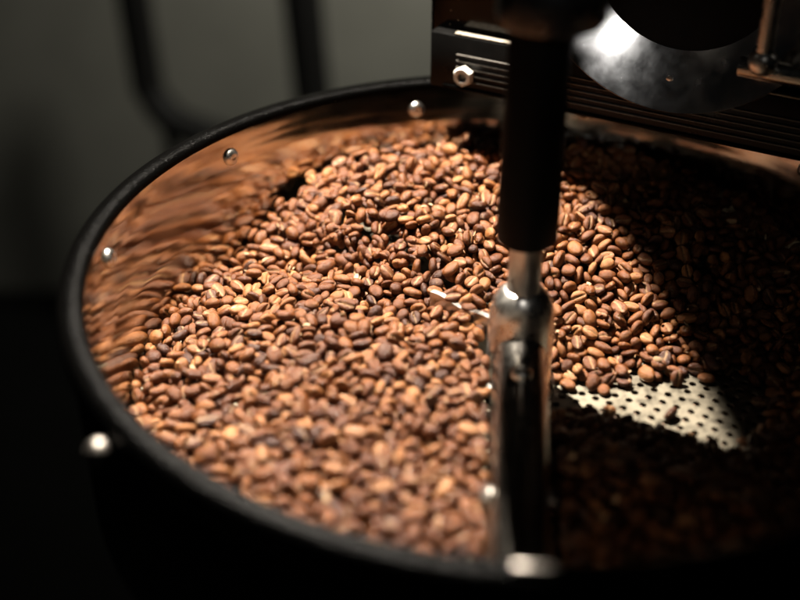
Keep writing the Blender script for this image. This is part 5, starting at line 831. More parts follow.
2073,471,-689,40,916,270,114,-2101,660,-831,223,600,47,113,-2032,603,-796,783,-261,287,121,-1859,595,-799,434,-499,-463,114,-1813,661,-768,221,-611,148,94,-1756,630,-710,4,137,576,103,
-1689,649,-730,-618,612,-269,101,-1588,556,-710,668,743,-13,99,-1409,578,-619,183,951,101,97,-1142,695,-642,-155,896,393,108,-1019,697,-743,-522,446,-593,97,-959,633,-766,-844,-114,-520,103,
-826,586,-807,486,-184,-852,90,-754,595,-809,528,-805,265,99,-688,552,-811,56,296,445,88,-599,457,-734,-915,-305,24,114,-574,527,-676,691,376,142,116,-154,425,-549,-81,-531,-549,95,
-96,495,-567,118,-738,-590,96,112,457,-625,-14,117,-529,100,105,457,-721,37,261,-908,85,263,436,-751,263,37,58,86,255,479,-701,538,361,359,91,419,441,-739,-543,-637,496,97,
544,499,-736,-458,-779,30,85,702,411,-789,-265,408,11,100,803,501,-772,13,265,-934,101,867,516,-733,-491,286,-555,114,988,484,-771,426,-691,-206,106,1156,498,-806,-620,-672,-401,98,
1247,333,-850,661,719,95,102,1411,378,-802,619,-741,-119,113,1456,392,-775,-230,116,-748,101,1535,467,-809,79,44,539,108,1613,491,-816,-122,-475,440,110,1682,441,-769,206,-708,-670,105,
1844,564,-751,-534,403,-483,81,1869,502,-732,-172,-735,-611,94,2055,649,-718,-1,-80,984,96,-2058,737,-845,671,555,-20,100,-2003,743,-818,-193,514,-426,109,-1895,709,-765,-766,-581,217,115,
-1785,730,-805,-500,-630,-109,93,-1751,730,-716,762,-473,-228,102,-1579,701,-712,323,-251,-326,115,-1424,864,-672,297,277,887,87,-1134,745,-699,-164,-430,-181,101,-1092,718,-734,316,-833,-451,104,
-994,696,-811,-278,-204,189,113,-899,651,-798,815,-421,6,106,-811,670,-787,90,147,-485,115,-771,521,-770,-76,-497,-842,102,-778,559,-737,-455,-217,-317,88,-470,599,-565,-253,-414,861,100,
-141,652,-537,-447,-713,499,99,-47,571,-564,-192,642,-735,96,28,573,-621,62,-811,471,104,124,525,-666,-531,458,-133,97,266,558,-670,-346,921,-26,92,477,469,-737,-841,302,316,104,
591,447,-732,-672,-565,401,97,795,560,-719,-695,466,-290,95,953,541,-749,808,-113,200,88,1125,347,-819,959,-56,-135,81,1145,494,-745,285,283,-913,116,1279,570,-768,-40,-114,-56,101,
1352,593,-781,-276,-648,454,87,1459,609,-792,-8,967,151,105,1612,591,-791,-461,162,-646,94,1664,546,-758,-108,310,-380,113,1728,615,-743,854,368,225,103,1867,640,-709,-195,-135,524,110,
2088,716,-696,-66,942,178,101,-2050,814,-841,144,623,-101,85,-1916,843,-819,115,-897,-208,97,-1785,824,-776,715,-638,-274,108,-1662,820,-740,571,781,-45,86,-1538,877,-711,-726,-592,230,101,
-1486,850,-691,-770,-295,383,92,-1318,895,-747,-162,-262,882,92,-1109,799,-744,137,353,-676,93,-1060,798,-817,116,38,-297,100,-944,788,-825,694,-636,308,107,-858,759,-803,-849,87,-345,89,
-950,686,-732,-519,-163,-470,89,-348,796,-437,167,-105,201,100,-260,774,-511,-187,272,-543,115,-75,689,-567,973,94,60,87,103,653,-583,99,403,439,105,236,663,-595,504,-462,-463,106,
267,741,-572,-744,139,-490,103,479,720,-596,803,-92,-533,85,612,672,-623,548,711,10,100,1052,388,-758,417,-899,98,117,1135,356,-772,-983,153,75,89,1209,614,-736,379,546,714,100,
1290,642,-733,-175,-698,193,96,1439,650,-727,-204,427,-695,96,1489,694,-775,-59,283,-913,96,1590,714,-766,-198,-310,746,107,1773,702,-733,317,-827,-212,99,1807,654,-737,-497,529,-673,84,
1950,800,-714,-954,-264,-16,89,-1981,904,-794,-64,248,867,112,-1812,908,-807,6,-229,-748,111,-1715,899,-777,123,973,-98,114,-1633,946,-722,277,-92,-928,101,-1458,1036,-775,-298,460,211,111,
-1379,1020,-778,398,750,-517,85,-1238,983,-792,377,-129,-660,108,-1077,884,-800,669,-118,-673,93,-1012,868,-814,289,-795,478,82,-1042,821,-764,588,796,33,92,-941,749,-731,389,-557,-10,98,
-815,779,-655,652,622,210,109,-549,831,-462,135,-76,581,92,-411,848,-467,-309,378,-731,86,-352,897,-487,-42,-960,-91,87,-221,855,-530,-430,495,-512,94,-165,836,-509,-777,505,350,94,
52,747,-531,-160,-741,-627,92,132,793,-526,927,-152,-334,109,141,888,-547,-695,633,-187,91,368,769,-566,-666,643,-20,85,422,725,-577,632,-291,-707,106,670,704,-619,-308,410,-103,92,
867,770,-629,229,-130,631,79,952,655,-673,-706,593,-384,101,999,802,-621,9,263,-938,98,1230,532,-741,663,-223,-219,95,1334,766,-658,-386,123,-643,101,1346,685,-692,-267,11,749,112,
1525,717,-716,72,-801,576,99,1638,743,-709,-174,-567,517,103,1712,758,-706,-93,185,957,113,1794,773,-706,-493,-337,-792,99,1816,687,-681,351,903,-172,95,-1836,998,-819,-44,311,-260,106,
-1795,1000,-771,267,-886,-217,101,-1658,977,-792,375,-901,214,97,-1483,994,-809,526,-143,837,92,-1431,964,-808,508,-728,-371,85,-1310,1011,-840,-500,-373,-232,95,-1180,959,-842,378,-139,828,93,
-1110,957,-813,465,-263,-144,101,-1059,872,-724,-647,743,-164,95,-1037,774,-701,-286,-918,272,114,-919,834,-706,-471,605,-506,98,-955,764,-657,-384,-10,-534,100,-527,1004,-415,466,-548,376,83,
-383,1016,-430,900,-430,49,104,-277,942,-522,154,429,-23,108,-185,988,-468,492,-687,-342,110,-24,968,-475,-276,-915,-274,92,13,979,-517,255,869,361,85,183,899,-492,-364,-896,-219,101,
191,943,-548,-46,-930,260,94,342,965,-501,769,517,79,110,398,919,-550,594,-216,-211,93,615,908,-549,-955,10,-163,96,757,934,-552,36,-259,-760,101,837,930,-577,-466,-488,465,85,
1028,542,-676,50,211,-702,105,1176,795,-621,484,349,490,102,1226,702,-644,-151,495,-748,107,1391,797,-643,-542,-207,-705,114,1606,673,-697,-716,535,326,117,1720,816,-676,598,645,-400,102,
1718,869,-644,-971,36,-176,101,1804,832,-662,-575,219,676,91,1862,938,-642,825,142,-54,108,2027,774,-700,-265,891,324,105,-1881,1107,-812,828,-160,-257,104,-1852,1140,-799,-523,117,-382,99,
-1673,1107,-769,-506,604,567,112,-1600,1038,-814,677,68,723,93,-1509,1096,-805,-146,-939,306,99,-1420,1111,-857,-703,585,386,74,-1244,1053,-834,455,-333,824,84,-1202,1065,-759,502,843,151,102,
-1202,912,-762,-27,121,228,106,-1094,974,-705,-137,-63,833,106,-653,1111,-398,345,-929,120,103,-540,1065,-372,722,637,-96,115,-469,1048,-458,-53,-81,330,93,-345,1012,-478,-787,512,-338,96,
-262,1006,-478,-189,675,353,105,-183,1076,-460,660,410,-561,108,-101,986,-512,50,929,-363,97,38,1044,-463,-486,-792,351,117,162,1002,-519,-433,-63,-429,96,322,1034,-549,223,337,131,92,
422,995,-494,891,35,-193,90,477,1089,-522,820,445,-144,84,823,959,-520,511,-849,-125,91,892,1003,-573,25,245,-929,97,1107,1032,-490,-813,-537,-78,116,1125,637,-658,117,451,-633,112,
1234,1066,-489,-212,378,-788,108,1486,986,-605,55,284,-733,98,1584,1029,-596,-235,-463,-799,87,1578,928,-647,361,-151,61,95,1708,944,-670,-512,-96,-229,107,1803,972,-605,339,774,-265,90,
1995,1004,-656,623,-135,-616,102,-1769,1143,-809,-464,-226,112,94,-1683,1185,-790,-893,-17,-303,112,-1575,1165,-778,867,-333,-59,117,-1484,1160,-836,78,-476,758,114,-1316,1169,-828,3,280,858,95,
-1355,1043,-820,539,772,180,72,-1404,1095,-799,63,990,59,98,-1173,1056,-694,944,77,45,103,-1063,1012,-648,519,-148,-317,108,-697,1169,-430,-910,355,207,109,-615,1204,-426,-305,66,-552,115,
-492,1135,-425,-11,-893,68,108,-357,1107,-465,784,574,218,110,-278,1125,-475,-711,628,48,100,-212,1179,-458,-924,-283,-252,91,-131,1126,-471,190,-250,906,119,-23,1126,-456,-946,-87,-307,111,
88,1109,-517,49,587,799,102,275,1126,-469,21,-662,525,101,286,1177,-483,-747,35,-416,102,405,1120,-524,-33,-185,-326,81,568,1131,-468,935,207,251,96,683,1078,-492,-532,689,-418,111,
752,1124,-484,631,-725,-150,94,849,1049,-518,109,193,859,105,951,1143,-492,642,702,-52,106,1032,1146,-456,281,872,234,104,1222,1153,-488,-405,-615,-674,84,1414,1048,-541,-13,-382,-885,107,
1451,1121,-547,909,-339,-88,91,1662,1187,-548,151,-626,-632,84,1710,1100,-565,369,203,616,112,1755,1045,-630,298,717,526,108,1937,1091,-638,-289,256,612,96,-1808,1223,-868,0,0,-928,91,
-1681,1254,-823,-172,-927,203,106,-1546,1270,-860,762,132,107,78,-1403,1170,-801,377,-704,565,117,-1360,1223,-753,145,-57,973,106,-1379,1186,-688,313,-267,-657,101,-1206,1104,-682,42,-437,-866,87,
-824,1292,-366,-800,-395,425,107,-801,1236,-427,-654,-706,-74,95,-674,1295,-426,-837,439,-196,108,-586,1277,-468,-270,-119,-376,99,-473,1194,-450,-205,-868,-446,104,-399,1254,-473,-389,-206,638,94,
-275,1217,-450,759,499,-93,109,-176,1247,-495,219,-124,-934,107,-34,1250,-465,774,532,-286,101,22,1276,-432,-2,-210,-970,89,118,1233,-452,867,43,494,106,313,1232,-458,463,561,121,88,
487,1193,-428,858,-207,-318,105,737,1265,-421,287,-750,535,106,852,1158,-478,-360,-16,67,109,930,1214,-439,697,402,255,104,1002,1255,-494,822,126,-5,94,1096,1175,-457,710,579,399,96,
1313,1187,-456,0,119,741,115,1413,1167,-511,-124,-249,-760,101,1521,1154,-529,169,-914,-195,105,1668,1266,-564,-737,-552,254,83,1779,1154,-583,446,-212,-853,121,1892,1140,-621,-921,-343,22,101,
-1741,1311,-801,18,584,-772,95,-1603,1238,-817,285,165,942,88,-1496,1319,-828,-364,-166,-130,100,-1545,1112,-712,-327,935,-117,107,-1443,1202,-721,424,772,435,96,-1587,1229,-748,879,-297,-72,102,
-985,1363,-383,-524,822,-218,104,-756,1386,-456,978,44,187,95,-613,1349,-437,-624,751,176,103,-568,1359,-475,-697,639,-241,93,-398,1350,-415,-460,708,-534,107,-337,1319,-468,312,-118,556,100,
-202,1255,-443,535,820,30,85,-54,1310,-434,524,-824,11,96,64,1304,-393,-219,117,110,108,74,1373,-437,68,-977,-20,88,226,1379,-436,-152,958,-234,104,415,1332,-460,727,-200,-624,106,
480,1300,-448,-637,503,527,111,568,1309,-420,-520,782,145,111,639,1305,-451,-201,897,-294,96,717,1347,-461,292,-381,-781,97,901,1278,-456,27,149,-895,89,994,1304,-453,220,276,107,112,
1065,1365,-481,-211,292,849,99,1189,1294,-482,112,-812,-569,94,1348,1334,-468,-21,-970,7,112,1391,1235,-491,172,373,1,97,1675,1362,-544,-456,-851,236,104,1838,1253,-579,809,-526,-179,86,
-1641,1375,-841,126,0,952,87,-1540,1371,-781,-403,-818,178,100,-1460,1429,-678,-850,-505,-56,112,-1373,1344,-680,-702,558,315,79,-1509,1341,-683,932,-310,-27,104,-999,1494,-391,375,168,152,97,
-909,1398,-418,-61,125,7,96,-803,1431,-402,46,946,-85,113,-685,1466,-446,-564,800,-169,94,-559,1432,-436,96,-947,-290,99,-525,1489,-422,-692,-364,613,72,-417,1504,-377,917,-346,164,113,
-316,1414,-419,177,39,543,112,-126,1422,-400,-540,727,-179,111,-51,1397,-424,-813,393,208,94,5,1438,-414,109,-341,-425,103,223,1468,-405,-7,-988,145,87,354,1384,-437,347,-144,190,96,
391,1479,-442,40,-879,-145,103,421,1416,-473,458,769,-80,93,578,1443,-398,-879,471,-23,96,694,1433,-458,394,-77,-484,97,824,1368,-447,-743,342,567,90,889,1405,-441,181,-278,-412,110,
988,1367,-413,244,882,-397,112,1188,1396,-430,-16,309,-572,106,1263,1417,-424,-380,556,711,94,1534,1337,-502,416,172,-679,97,1575,1393,-523,271,142,492,102,1631,1447,-516,34,-771,365,96,
-1632,1475,-755,-106,174,580,98,-1655,1326,-803,82,-653,-738,86,-1525,1470,-697,-660,719,-153,102,-1323,1451,-584,-163,-403,639,97,-1484,1171,-686,-284,214,-446,107,-1001,1585,-401,531,831,-160,112,
-925,1532,-396,299,846,-283,85,-755,1562,-386,134,-296,-944,109,-617,1554,-386,324,-885,-108,99,-525,1554,-428,700,303,-75,102,-411,1599,-398,-579,-573,551,105,-299,1535,-404,911,36,-369,93,
-238,1529,-379,744,-176,-329,105,-127,1522,-404,9,-52,816,107,9,1574,-454,-411,-233,-265,87,136,1530,-454,831,507,186,94,197,1572,-432,234,968,-75,87,277,1542,-419,294,224,648,115,
450,1547,-420,-279,-294,124,98,581,1496,-435,91,-960,-245,95,625,1534,-392,858,278,-16,84,723,1490,-384,-488,528,606,111,909,1532,-384,173,215,693,107,989,1526,-408,838,504,-201,113,
1137,1493,-411,23,437,-719,102,1251,1559,-398,-705,-564,315,99,1346,1606,-418,112,-714,681,96,1595,1537,-463,-5,926,231,104,1654,1514,-501,71,-183,-487,102,-1371,1521,-582,-103,-403,850,81,
-1193,1595,-461,-162,-91,872,100,-1155,1686,-409,854,-125,297,101,-1031,1716,-422,-651,-552,-102,90,-815,1703,-399,-449,-473,-26,97,-673,1608,-391,-247,625,-199,122,-591,1644,-402,-52,236,-879,108,
-491,1592,-384,79,502,788,106,-361,1586,-376,-423,403,-258,90,-273,1601,-416,992,45,58,85,-197,1578,-412,522,770,-197,94,-40,1582,-413,96,-421,-857,98,31,1582,-380,-615,564,323,87,
107,1566,-398,-737,-352,78,111,191,1607,-379,386,-24,-368,96,377,1653,-396,-181,651,-689,100,456,1659,-387,-702,-584,405,94,588,1618,-417,-341,-28,304,122,715,1561,-400,225,416,-48,113,
811,1677,-394,-383,-428,-780,86,951,1616,-394,-155,-1,-987,109,1065,1592,-409,384,-59,644,105,1129,1595,-427,-597,-476,611,92,1293,1700,-405,-60,165,217,94,1347,1649,-426,-685,-73,-75,94,
-1514,1663,-588,60,639,-506,94,-1420,1587,-555,97,-351,546,93,-1227,1711,-454,843,403,274,99,-1102,1717,-438,-26,56,926,81,-890,1732,-405,451,49,-170,96,-738,1707,-405,397,370,-801,97,
-676,1723,-365,-480,397,-506,104,-492,1776,-413,-388,542,-743,105,-433,1689,-399,798,-440,68,97,-359,1704,-358,-748,-421,493,122,-224,1710,-399,722,144,593,94,-143,1731,-371,856,253,364,112,
-58,1697,-361,238,6,-22,100,122,1757,-404,-714,-169,441,102,156,1743,-331,123,-644,567,104,303,1761,-376,-543,284,-630,72,432,1802,-349,662,-746,49,105,590,1739,-349,847,-484,-170,111,
641,1715,-415,-26,930,364,103,719,1692,-379,180,229,-290,120,829,1741,-413,-198,-368,798,96,1034,1745,-389,-44,-909,-126,120,1188,1713,-420,243,174,-718,92,1285,1803,-431,-731,521,0,97,
-1167,1870,-446,-876,365,43,100,-1094,1864,-427,21,-316,-441,84,-900,1861,-417,-841,502,-154,99,-820,1781,-393,-913,14,229,102,-664,1809,-397,-782,-105,282,96,-580,1842,-390,-170,-41,-252,91,
-522,1817,-353,-941,-113,268,94,-361,1860,-390,158,-85,-486,109,-301,1810,-353,-156,-324,178,97,-135,1831,-340,-137,345,-60,119,22,1809,-362,469,-498,95,100,52,1881,-353,791,29,444,114,
173,1805,-361,-511,-808,-73,97,256,1818,-389,-819,-211,-64,103,415,1881,-382,-554,678,176,102,474,1849,-404,-725,-362,415,94,627,1799,-378,-114,-213,957,107,678,1828,-410,374,-82,-363,90,
800,1817,-373,-546,753,-93,103,900,1804,-378,-81,362,807,102,1026,1897,-374,-593,235,-53,109,1127,1882,-382,902,206,154,98,-711,1933,-362,-411,695,-361,99,-646,1861,-349,-924,-60,82,99,
-459,1920,-391,-907,360,170,93,-441,1988,-413,-36,221,157,93,-297,2001,-395,63,490,840,113,-159,1997,-351,-515,691,-442,103,-90,1897,-357,682,-354,625,93,-43,1943,-372,139,-243,-503,85,
167,1927,-399,560,-319,-670,86,226,1946,-398,338,-45,-843,108,339,1887,-392,-206,465,-831,95,401,1963,-389,-616,680,-348,99,567,1930,-387,-393,349,-306,101,677,1910,-405,-874,-311,-340,95,
746,1895,-432,477,876,-5,100,828,1950,-356,0,-168,549,112,938,1928,-402,50,-159,829,110,-759,2133,-419,836,151,98,105,-598,2113,-375,570,-597,514,113,-475,2145,-408,-2,-29,782,101,
-354,2087,-375,589,684,371,103,-264,2069,-394,249,-51,843,106,-183,2084,-390,263,910,-68,96,-86,2072,-355,-348,77,84,107,84,1980,-360,640,-99,-251,114,164,2012,-378,-40,-101,993,113,
289,2082,-392,-383,-516,-764,94,385,2072,-394,-604,367,-253,84,537,2095,-372,64,-895,-434,82,601,2175,-368,-117,55,-642,108,638,2078,-366,663,670,-2,104,-349,2164,-410,918,286,262,100,
-239,2152,-420,-256,244,-384,95,-129,2173,-375,-649,-539,386,116,-47,2220,-373,-126,961,-239,93,129,2194,-370,-878,-133,230,94,227,2244,-337,563,-448,-461,111,340,2193,-382,79,896,-320,108,
129,-2209,-658,-189,133,805,96,218,-2094,-615,321,42,-747,88,403,-2182,-679,51,-478,-873,112,-722,-2091,-620,-912,-276,30,100,-610,-2137,-645,210,-3,90,99,-482,-2134,-647,730,663,135,106,
-402,-2182,-656,-83,-984,-130,102,171,-2031,-619,90,-960,237,103,280,-2129,-647,-333,832,176,105,350,-2080,-629,-130,-425,-9,112,506,-2160,-701,693,309,32,94,577,-2054,-634,-960,-122,250,107,
784,-2074,-648,-49,-988,-99,100,-830,-2053,-642,-450,736,498,89,-733,-1909,-589,-133,220,99,100,-650,-1915,-624,344,-831,66,107,-559,-1927,-632,311,-797,499,103,-439,-1956,-616,-35,-190,-347,106,
-44,-2036,-693,0,708,692,101,154,-1935,-620,294,668,270,105,399,-2005,-605,617,761,95,100,473,-2016,-614,593,-16,-716,90,594,-1940,-648,-9,858,487,103,636,-2100,-646,167,-314,-885,93,
815,-1926,-628,28,747,650,102,860,-2051,-645,600,486,-621,95,1027,-1983,-589,-953,-193,-225,106,-1151,-1882,-680,60,790,-451,105,-1089,-1929,-686,-169,144,929,96,-944,-1911,-615,691,74,388,97,
-788,-1914,-619,-111,-311,-805,86,-781,-1831,-640,730,-170,-576,97,-585,-1864,-626,900,-338,273,101,-475,-1889,-609,-121,818,-517,97,-354,-2000,-655,201,-735,-553,82,83,-1762,-626,27,-729,643,82,
288,-1842,-599,-630,172,-288,89,331,-1977,-577,-1,-230,559,104,480,-1933,-599,774,-584,-240,83,644,-1919,-586,-981,-11,185,114,738,-1891,-594,-3,311,736,104,829,-1852,-600,-211,-96,310,96,
903,-1904,-649,597,-477,-457,72,1037,-1881,-663,291,-191,340,97,1163,-1880,-662,-230,102,930,98,-1319,-1767,-687,805,-586,-78,77,-1205,-1782,-643,-128,955,184,89,-1095,-1802,-604,145,-954,256,109,
-989,-1788,-621,876,-31,-84,110,-848,-1795,-602,-79,674,-174,95,-745,-1762,-623,906,6,160,88,-657,-1744,-593,780,-273,-94,122,-562,-1790,-588,473,519,626,96,-330,-1791,-601,150,811,-198,102,
151,-1778,-602,392,209,3,97,356,-1803,-600,-528,483,-671,101,448,-1835,-606,-440,-16,-892,101,581,-1703,-584,228,210,104,90,680,-1819,-605,-153,241,-490,83,797,-1782,-570,-429,-865,181,104,
888,-1780,-609,-69,43,-196,112,1004,-1825,-618,-646,112,-733,106,1241,-1766,-626,78,92,-267,106,1211,-1772,-689,526,-362,-728,98,-1267,-1780,-676,385,310,557,89,-1231,-1709,-639,-512,795,-315,106,
-1150,-1731,-631,-910,407,71,100,-1049,-1719,-638,-176,940,-221,116,-919,-1626,-604,391,54,739,100,-977,-1725,-605,122,506,290,92,-665,-1662,-566,199,483,35,110,-562,-1697,-579,152,-38,882,103,
-483,-1766,-579,-979,45,-7,103,84,-1621,-585,-737,129,-652,105,256,-1699,-568,-458,-771,-243,97,318,-1734,-564,-790,-528,158,99,501,-1674,-563,-599,-792,-33,106,638,-1673,-612,461,696,525,90,
749,-1632,-603,-472,-242,846,98,843,-1649,-560,-26,841,514,107,951,-1672,-583,-248,275,-172,108,1082,-1679,-596,995,80,-20,96,1126,-1667,-644,-346,-271,873,82,1274,-1700,-651,69,152,-755,88,
1421,-1641,-667,-706,-697,-114,103,-1502,-1574,-633,-387,425,-706,103,-1459,-1677,-678,552,-518,504,95,-1355,-1615,-660,-774,-434,388,82,-1199,-1545,-608,-260,84,-65,98,-1083,-1683,-602,-107,971,111,99,
-996,-1643,-599,873,-196,-445,112,-955,-1569,-559,-933,207,-284,97,144,-1585,-585,347,840,-414,102,354,-1622,-570,-132,543,-641,89,440,-1487,-547,-56,-411,82,81,578,-1610,-563,490,55,-88,102,
687,-1609,-588,252,-62,533,86,774,-1562,-554,50,-219,-764,109,895,-1572,-559,331,-845,412,107,980,-1586,-544,-134,-60,290,111,1074,-1520,-598,103,83,846,107,1232,-1497,-614,-563,340,-633,95,
1366,-1620,-628,-152,407,-736,82,1518,-1595,-706,-956,197,85,92,1623,-1490,-671,-20,15,-975,118,-1561,-1492,-620,-644,-341,680,111,-1483,-1469,-639,-140,-286,-814,112,-1368,-1451,-581,-184,-202,782,112,
-1256,-1489,-588,533,-579,-594,105,-1115,-1528,-562,-204,-53,968,101,-1078,-1518,-608,70,340,899,91,-899,-1470,-562,89,-795,135,89,-422,-1459,-594,-373,-122,-892,99,-298,-1536,-631,65,-705,-112,102,
114,-1380,-583,272,-276,313,101,225,-1441,-602,-328,578,-744,102,322,-1531,-568,-809,-195,516,95,402,-1443,-573,-166,731,-276,91,572,-1477,-573,-473,-853,-187,102,777,-1462,-555,353,180,615,96,
850,-1514,-557,-915,-359,176,87,971,-1437,-549,-248,-189,697,105,1093,-1439,-616,973,144,-130,85,1155,-1545,-613,263,-115,475,97,1352,-1517,-630,-969,198,-141,110,1438,-1436,-663,638,-523,-530,108,
1551,-1428,-710,-348,722,-91,98,1680,-1391,-700,413,452,372,113,-1701,-1425,-660,726,-601,-265,92,-1535,-1407,-651,136,196,85,106,-1437,-1407,-599,-1,323,-507,99,-1358,-1347,-601,-975,-69,37,115,
-505,-1320,-575,403,738,22,97,-305,-1348,-627,425,834,280,97,260,-1364,-574,-703,-646,293,107,312,-1303,-562,225,-963,118,89,444,-1329,-555,-442,-332,767,97,601,-1354,-561,123,-120,-888,105,
617,-1345,-603,891,416,138,82,849,-1309,-569,640,720,-247,102,915,-1335,-574,80,-704,-542,93,992,-1346,-588,148,-242,-128,92,1228,-1296,-643,-20,-896,-398,86,1161,-1351,-624,47,96,374,86,
1363,-1349,-637,477,-121,-559,93,1402,-1334,-669,-374,-669,601,90,1534,-1266,-684,562,648,-350,90,-1879,-1140,-679,812,-25,224,119,-1721,-1280,-670,262,-790,514,98,-1578,-1327,-619,131,-88,-919,113,
-1599,-1242,-595,-6,255,871,92,-785,-1195,-569,-305,137,16,101,-571,-1340,-567,-456,292,840,103,-285,-1293,-563,-592,-387,563,122,127,-1232,-579,-361,-94,519,121,278,-1188,-605,9,-611,160,103,
401,-1251,-547,-109,-970,204,105,528,-1266,-519,-136,-922,-356,111,599,-1266,-572,145,-44,-159,105,697,-1271,-581,73,-948,288,88,907,-1209,-619,389,-781,485,97,957,-1101,-663,479,-719,-495,103,
1165,-970,-747,276,-926,196,96,1239,-1106,-708,761,-573,266,98,1188,-1137,-717,532,-638,-79,105,1400,-1166,-667,27,949,285,117,1469,-1044,-694,468,-876,-106,117,1562,-1196,-682,-286,751,548,111,
-1910,-1068,-699,910,378,119,108,-1622,-1179,-618,-64,805,582,110,-1580,-1125,-651,-54,504,811,94,-570,-1037,-565,559,-43,827,84,-504,-1128,-572,330,712,492,79,143,-1154,-530,-823,413,-145,117,
346,-1201,-586,687,-132,-519,97,445,-1096,-631,676,315,176,86,601,-997,-649,769,-573,56,92,679,-1147,-583,-402,-8,-420,104,828,-1073,-658,-29,-920,-29,89,911,-1049,-670,316,-924,-210,89,
956,-830,-750,-287,728,-605,107,1129,-1104,-691,827,-516,151,94,1189,-1036,-723,459,359,158,114,1261,-1011,-727,358,-789,7,79,1373,-1069,-748,-114,-645,-359,89,1611,-1097,-694,8,984,-167,106,
-1963,-993,-709,669,246,-97,109,-1843,-977,-743,-433,418,611,91,-1726,-1067,-665,689,-681,-172,102,-355,-1009,-565,592,683,-426,89,135,-997,-596,-689,699,-76,90,223,-1137,-546,720,632,275,104,
405,-933,-608,-18,232,-893,102,625,-684,-753,845,-53,127,110,681,-926,-691,608,109,442,90,839,-785,-756,713,-628,142,107,849,-1006,-686,370,128,-45,122,945,-1039,-714,390,911,-1,98,
1057,-922,-738,-64,289,-925,107,1144,-891,-775,-308,-2,-162,113,1308,-853,-770,-236,-153,-587,106,1321,-1001,-713,-904,41,385,111,1374,-893,-756,-253,542,-732,90,1559,-1015,-680,358,922,-21,90,
-2002,-903,-796,-665,180,721,102,-1860,-928,-788,-208,-280,936,72,-1896,-917,-740,-960,-242,-122,110,-1694,-907,-707,116,-410,543,87,-1321,-985,-615,654,99,40,110,-1167,-959,-584,-272,318,753,98,
-934,-951,-549,-260,243,150,80,-859,-925,-569,25,368,927,82,-656,-941,-578,-353,165,677,111,-582,-949,-606,425,-171,-512,93,-460,-1023,-574,-410,-20,760,102,174,-741,-665,150,212,191,106,
414,-880,-655,-98,-693,-709,93,474,-921,-650,-19,606,-782,88,555,-928,-682,81,269,948,99,847,-630,-805,367,-52,206,122,743,-630,-816,182,257,99,91,890,-891,-729,-475,-862,125,100,
1012,-756,-781,815,-363,-335,113,1082,-826,-780,395,-870,208,106,1156,-805,-798,-304,715,-427,108,1236,-794,-774,368,208,-410,105,1307,-697,-801,-216,318,-907,97,1472,-890,-731,-889,-440,83,100,
-1988,-831,-786,176,-983,5,91,-1911,-874,-789,135,84,-27,99,-1810,-887,-732,269,-149,518,94,-1429,-844,-587,900,387,-58,95,-1381,-785,-619,897,-191,47,103,-669,-858,-578,225,-529,-615,89,
-617,-873,-602,145,323,-934,84,-593,-829,-534,766,154,464,111,160,-657,-711,-381,51,689,106,299,-681,-744,-801,-59,498,83,347,-712,-737,844,400,-285,108,491,-727,-764,-104,-418,872,93,
648,-639,-798,-299,934,97,100,683,-722,-791,-697,699,112,79,796,-553,-806,981,-97,-156,105,965,-713,-804,638,-611,-431,93,1092,-770,-823,-690,-624,-306,96,1210,-700,-802,-455,-87,-494,104,
1440,-703,-804,-147,-77,374,92,1498,-770,-799,341,-149,716,98,-2069,-725,-806,124,-257,-536,109,-1841,-822,-751,246,-590,-712,107,-1750,-742,-768,968,168,30,97,-818,-804,-550,-85,877,-465,83,
-763,-754,-577,-324,203,671,89,-698,-783,-592,-545,319,-590,99,-494,-716,-578,-745,-602,71,91,-256,-775,-593,-691,719,-60,90,193,-570,-777,438,-490,733,89,286,-622,-758,406,-4,202,102,
462,-621,-765,-369,649,-494,94,572,-612,-798,571,-814,72,107,843,-296,-863,-298,713,-584,99,820,-596,-864,-458,622,-633,81,1537,-677,-815,-730,384,564,90,-1979,-680,-788,-512,853,42,87,
-1725,-679,-727,306,-854,-409,101,-1634,-745,-668,870,376,-223,104,-1555,-673,-670,318,-860,-212,111,-1161,-721,-598,867,-425,-255,72,-867,-706,-564,-417,438,623,76,-842,-748,-571,835,11,2,95,
-757,-683,-543,-302,89,-728,98,-585,-731,-525,455,479,535,93,-468,-640,-570,634,-489,-179,90,-394,-723,-580,-693,-35,-693,94,339,-460,-793,245,-218,-935,115,419,-399,-821,-620,68,-681,94,
492,-461,-810,-129,-269,879,110,564,-524,-817,426,26,697,105,1424,-535,-814,64,-100,-4,98,-2011,-638,-830,427,-71,-154,99,-1763,-618,-776,-108,346,16,93,-1907,-612,-789,706,-558,306,95,
-1142,-655,-577,-244,275,919,84,-991,-621,-584,424,330,-789,94,-828,-565,-570,-237,115,756,88,-756,-534,-588,387,-580,-712,93,-445,-570,-570,675,709,-192,96,-241,-604,-620,-459,647,-273,94,
182,-500,-821,-170,-806,552,93,287,-425,-844,306,140,-801,94,560,-413,-820,-116,-204,168,99,-1980,-589,-798,-104,249,708,92,-1820,-559,-761,-420,-64,-359,88,-1615,-520,-682,-766,-503,235,94,
-689,-478,-550,875,282,-37,90,-689,-409,-581,818,511,-62,75,-487,-475,-567,-418,888,-185,93,-393,-496,-565,-941,212,-230,79,-1967,-391,-795,66,762,-641,89,-1898,-477,-744,283,111,72,100,
-1406,-406,-639,-968,-219,-39,106,-1205,-445,-577,-890,187,-357,83,-1109,-430,-558,-220,-219,-807,95,-950,-387,-597,856,98,342,97,-851,-433,-564,-44,237,143,100,-771,-407,-568,404,-50,-857,94,
-328,-361,-575,-224,-376,-750,94,-2164,-357,-812,787,-609,-72,100,-1769,-247,-734,85,-879,310,96,-1457,-241,-640,-262,-284,-854,94,-1397,-330,-602,477,42,-876,101,-1003,-259,-591,-557,435,453,97,
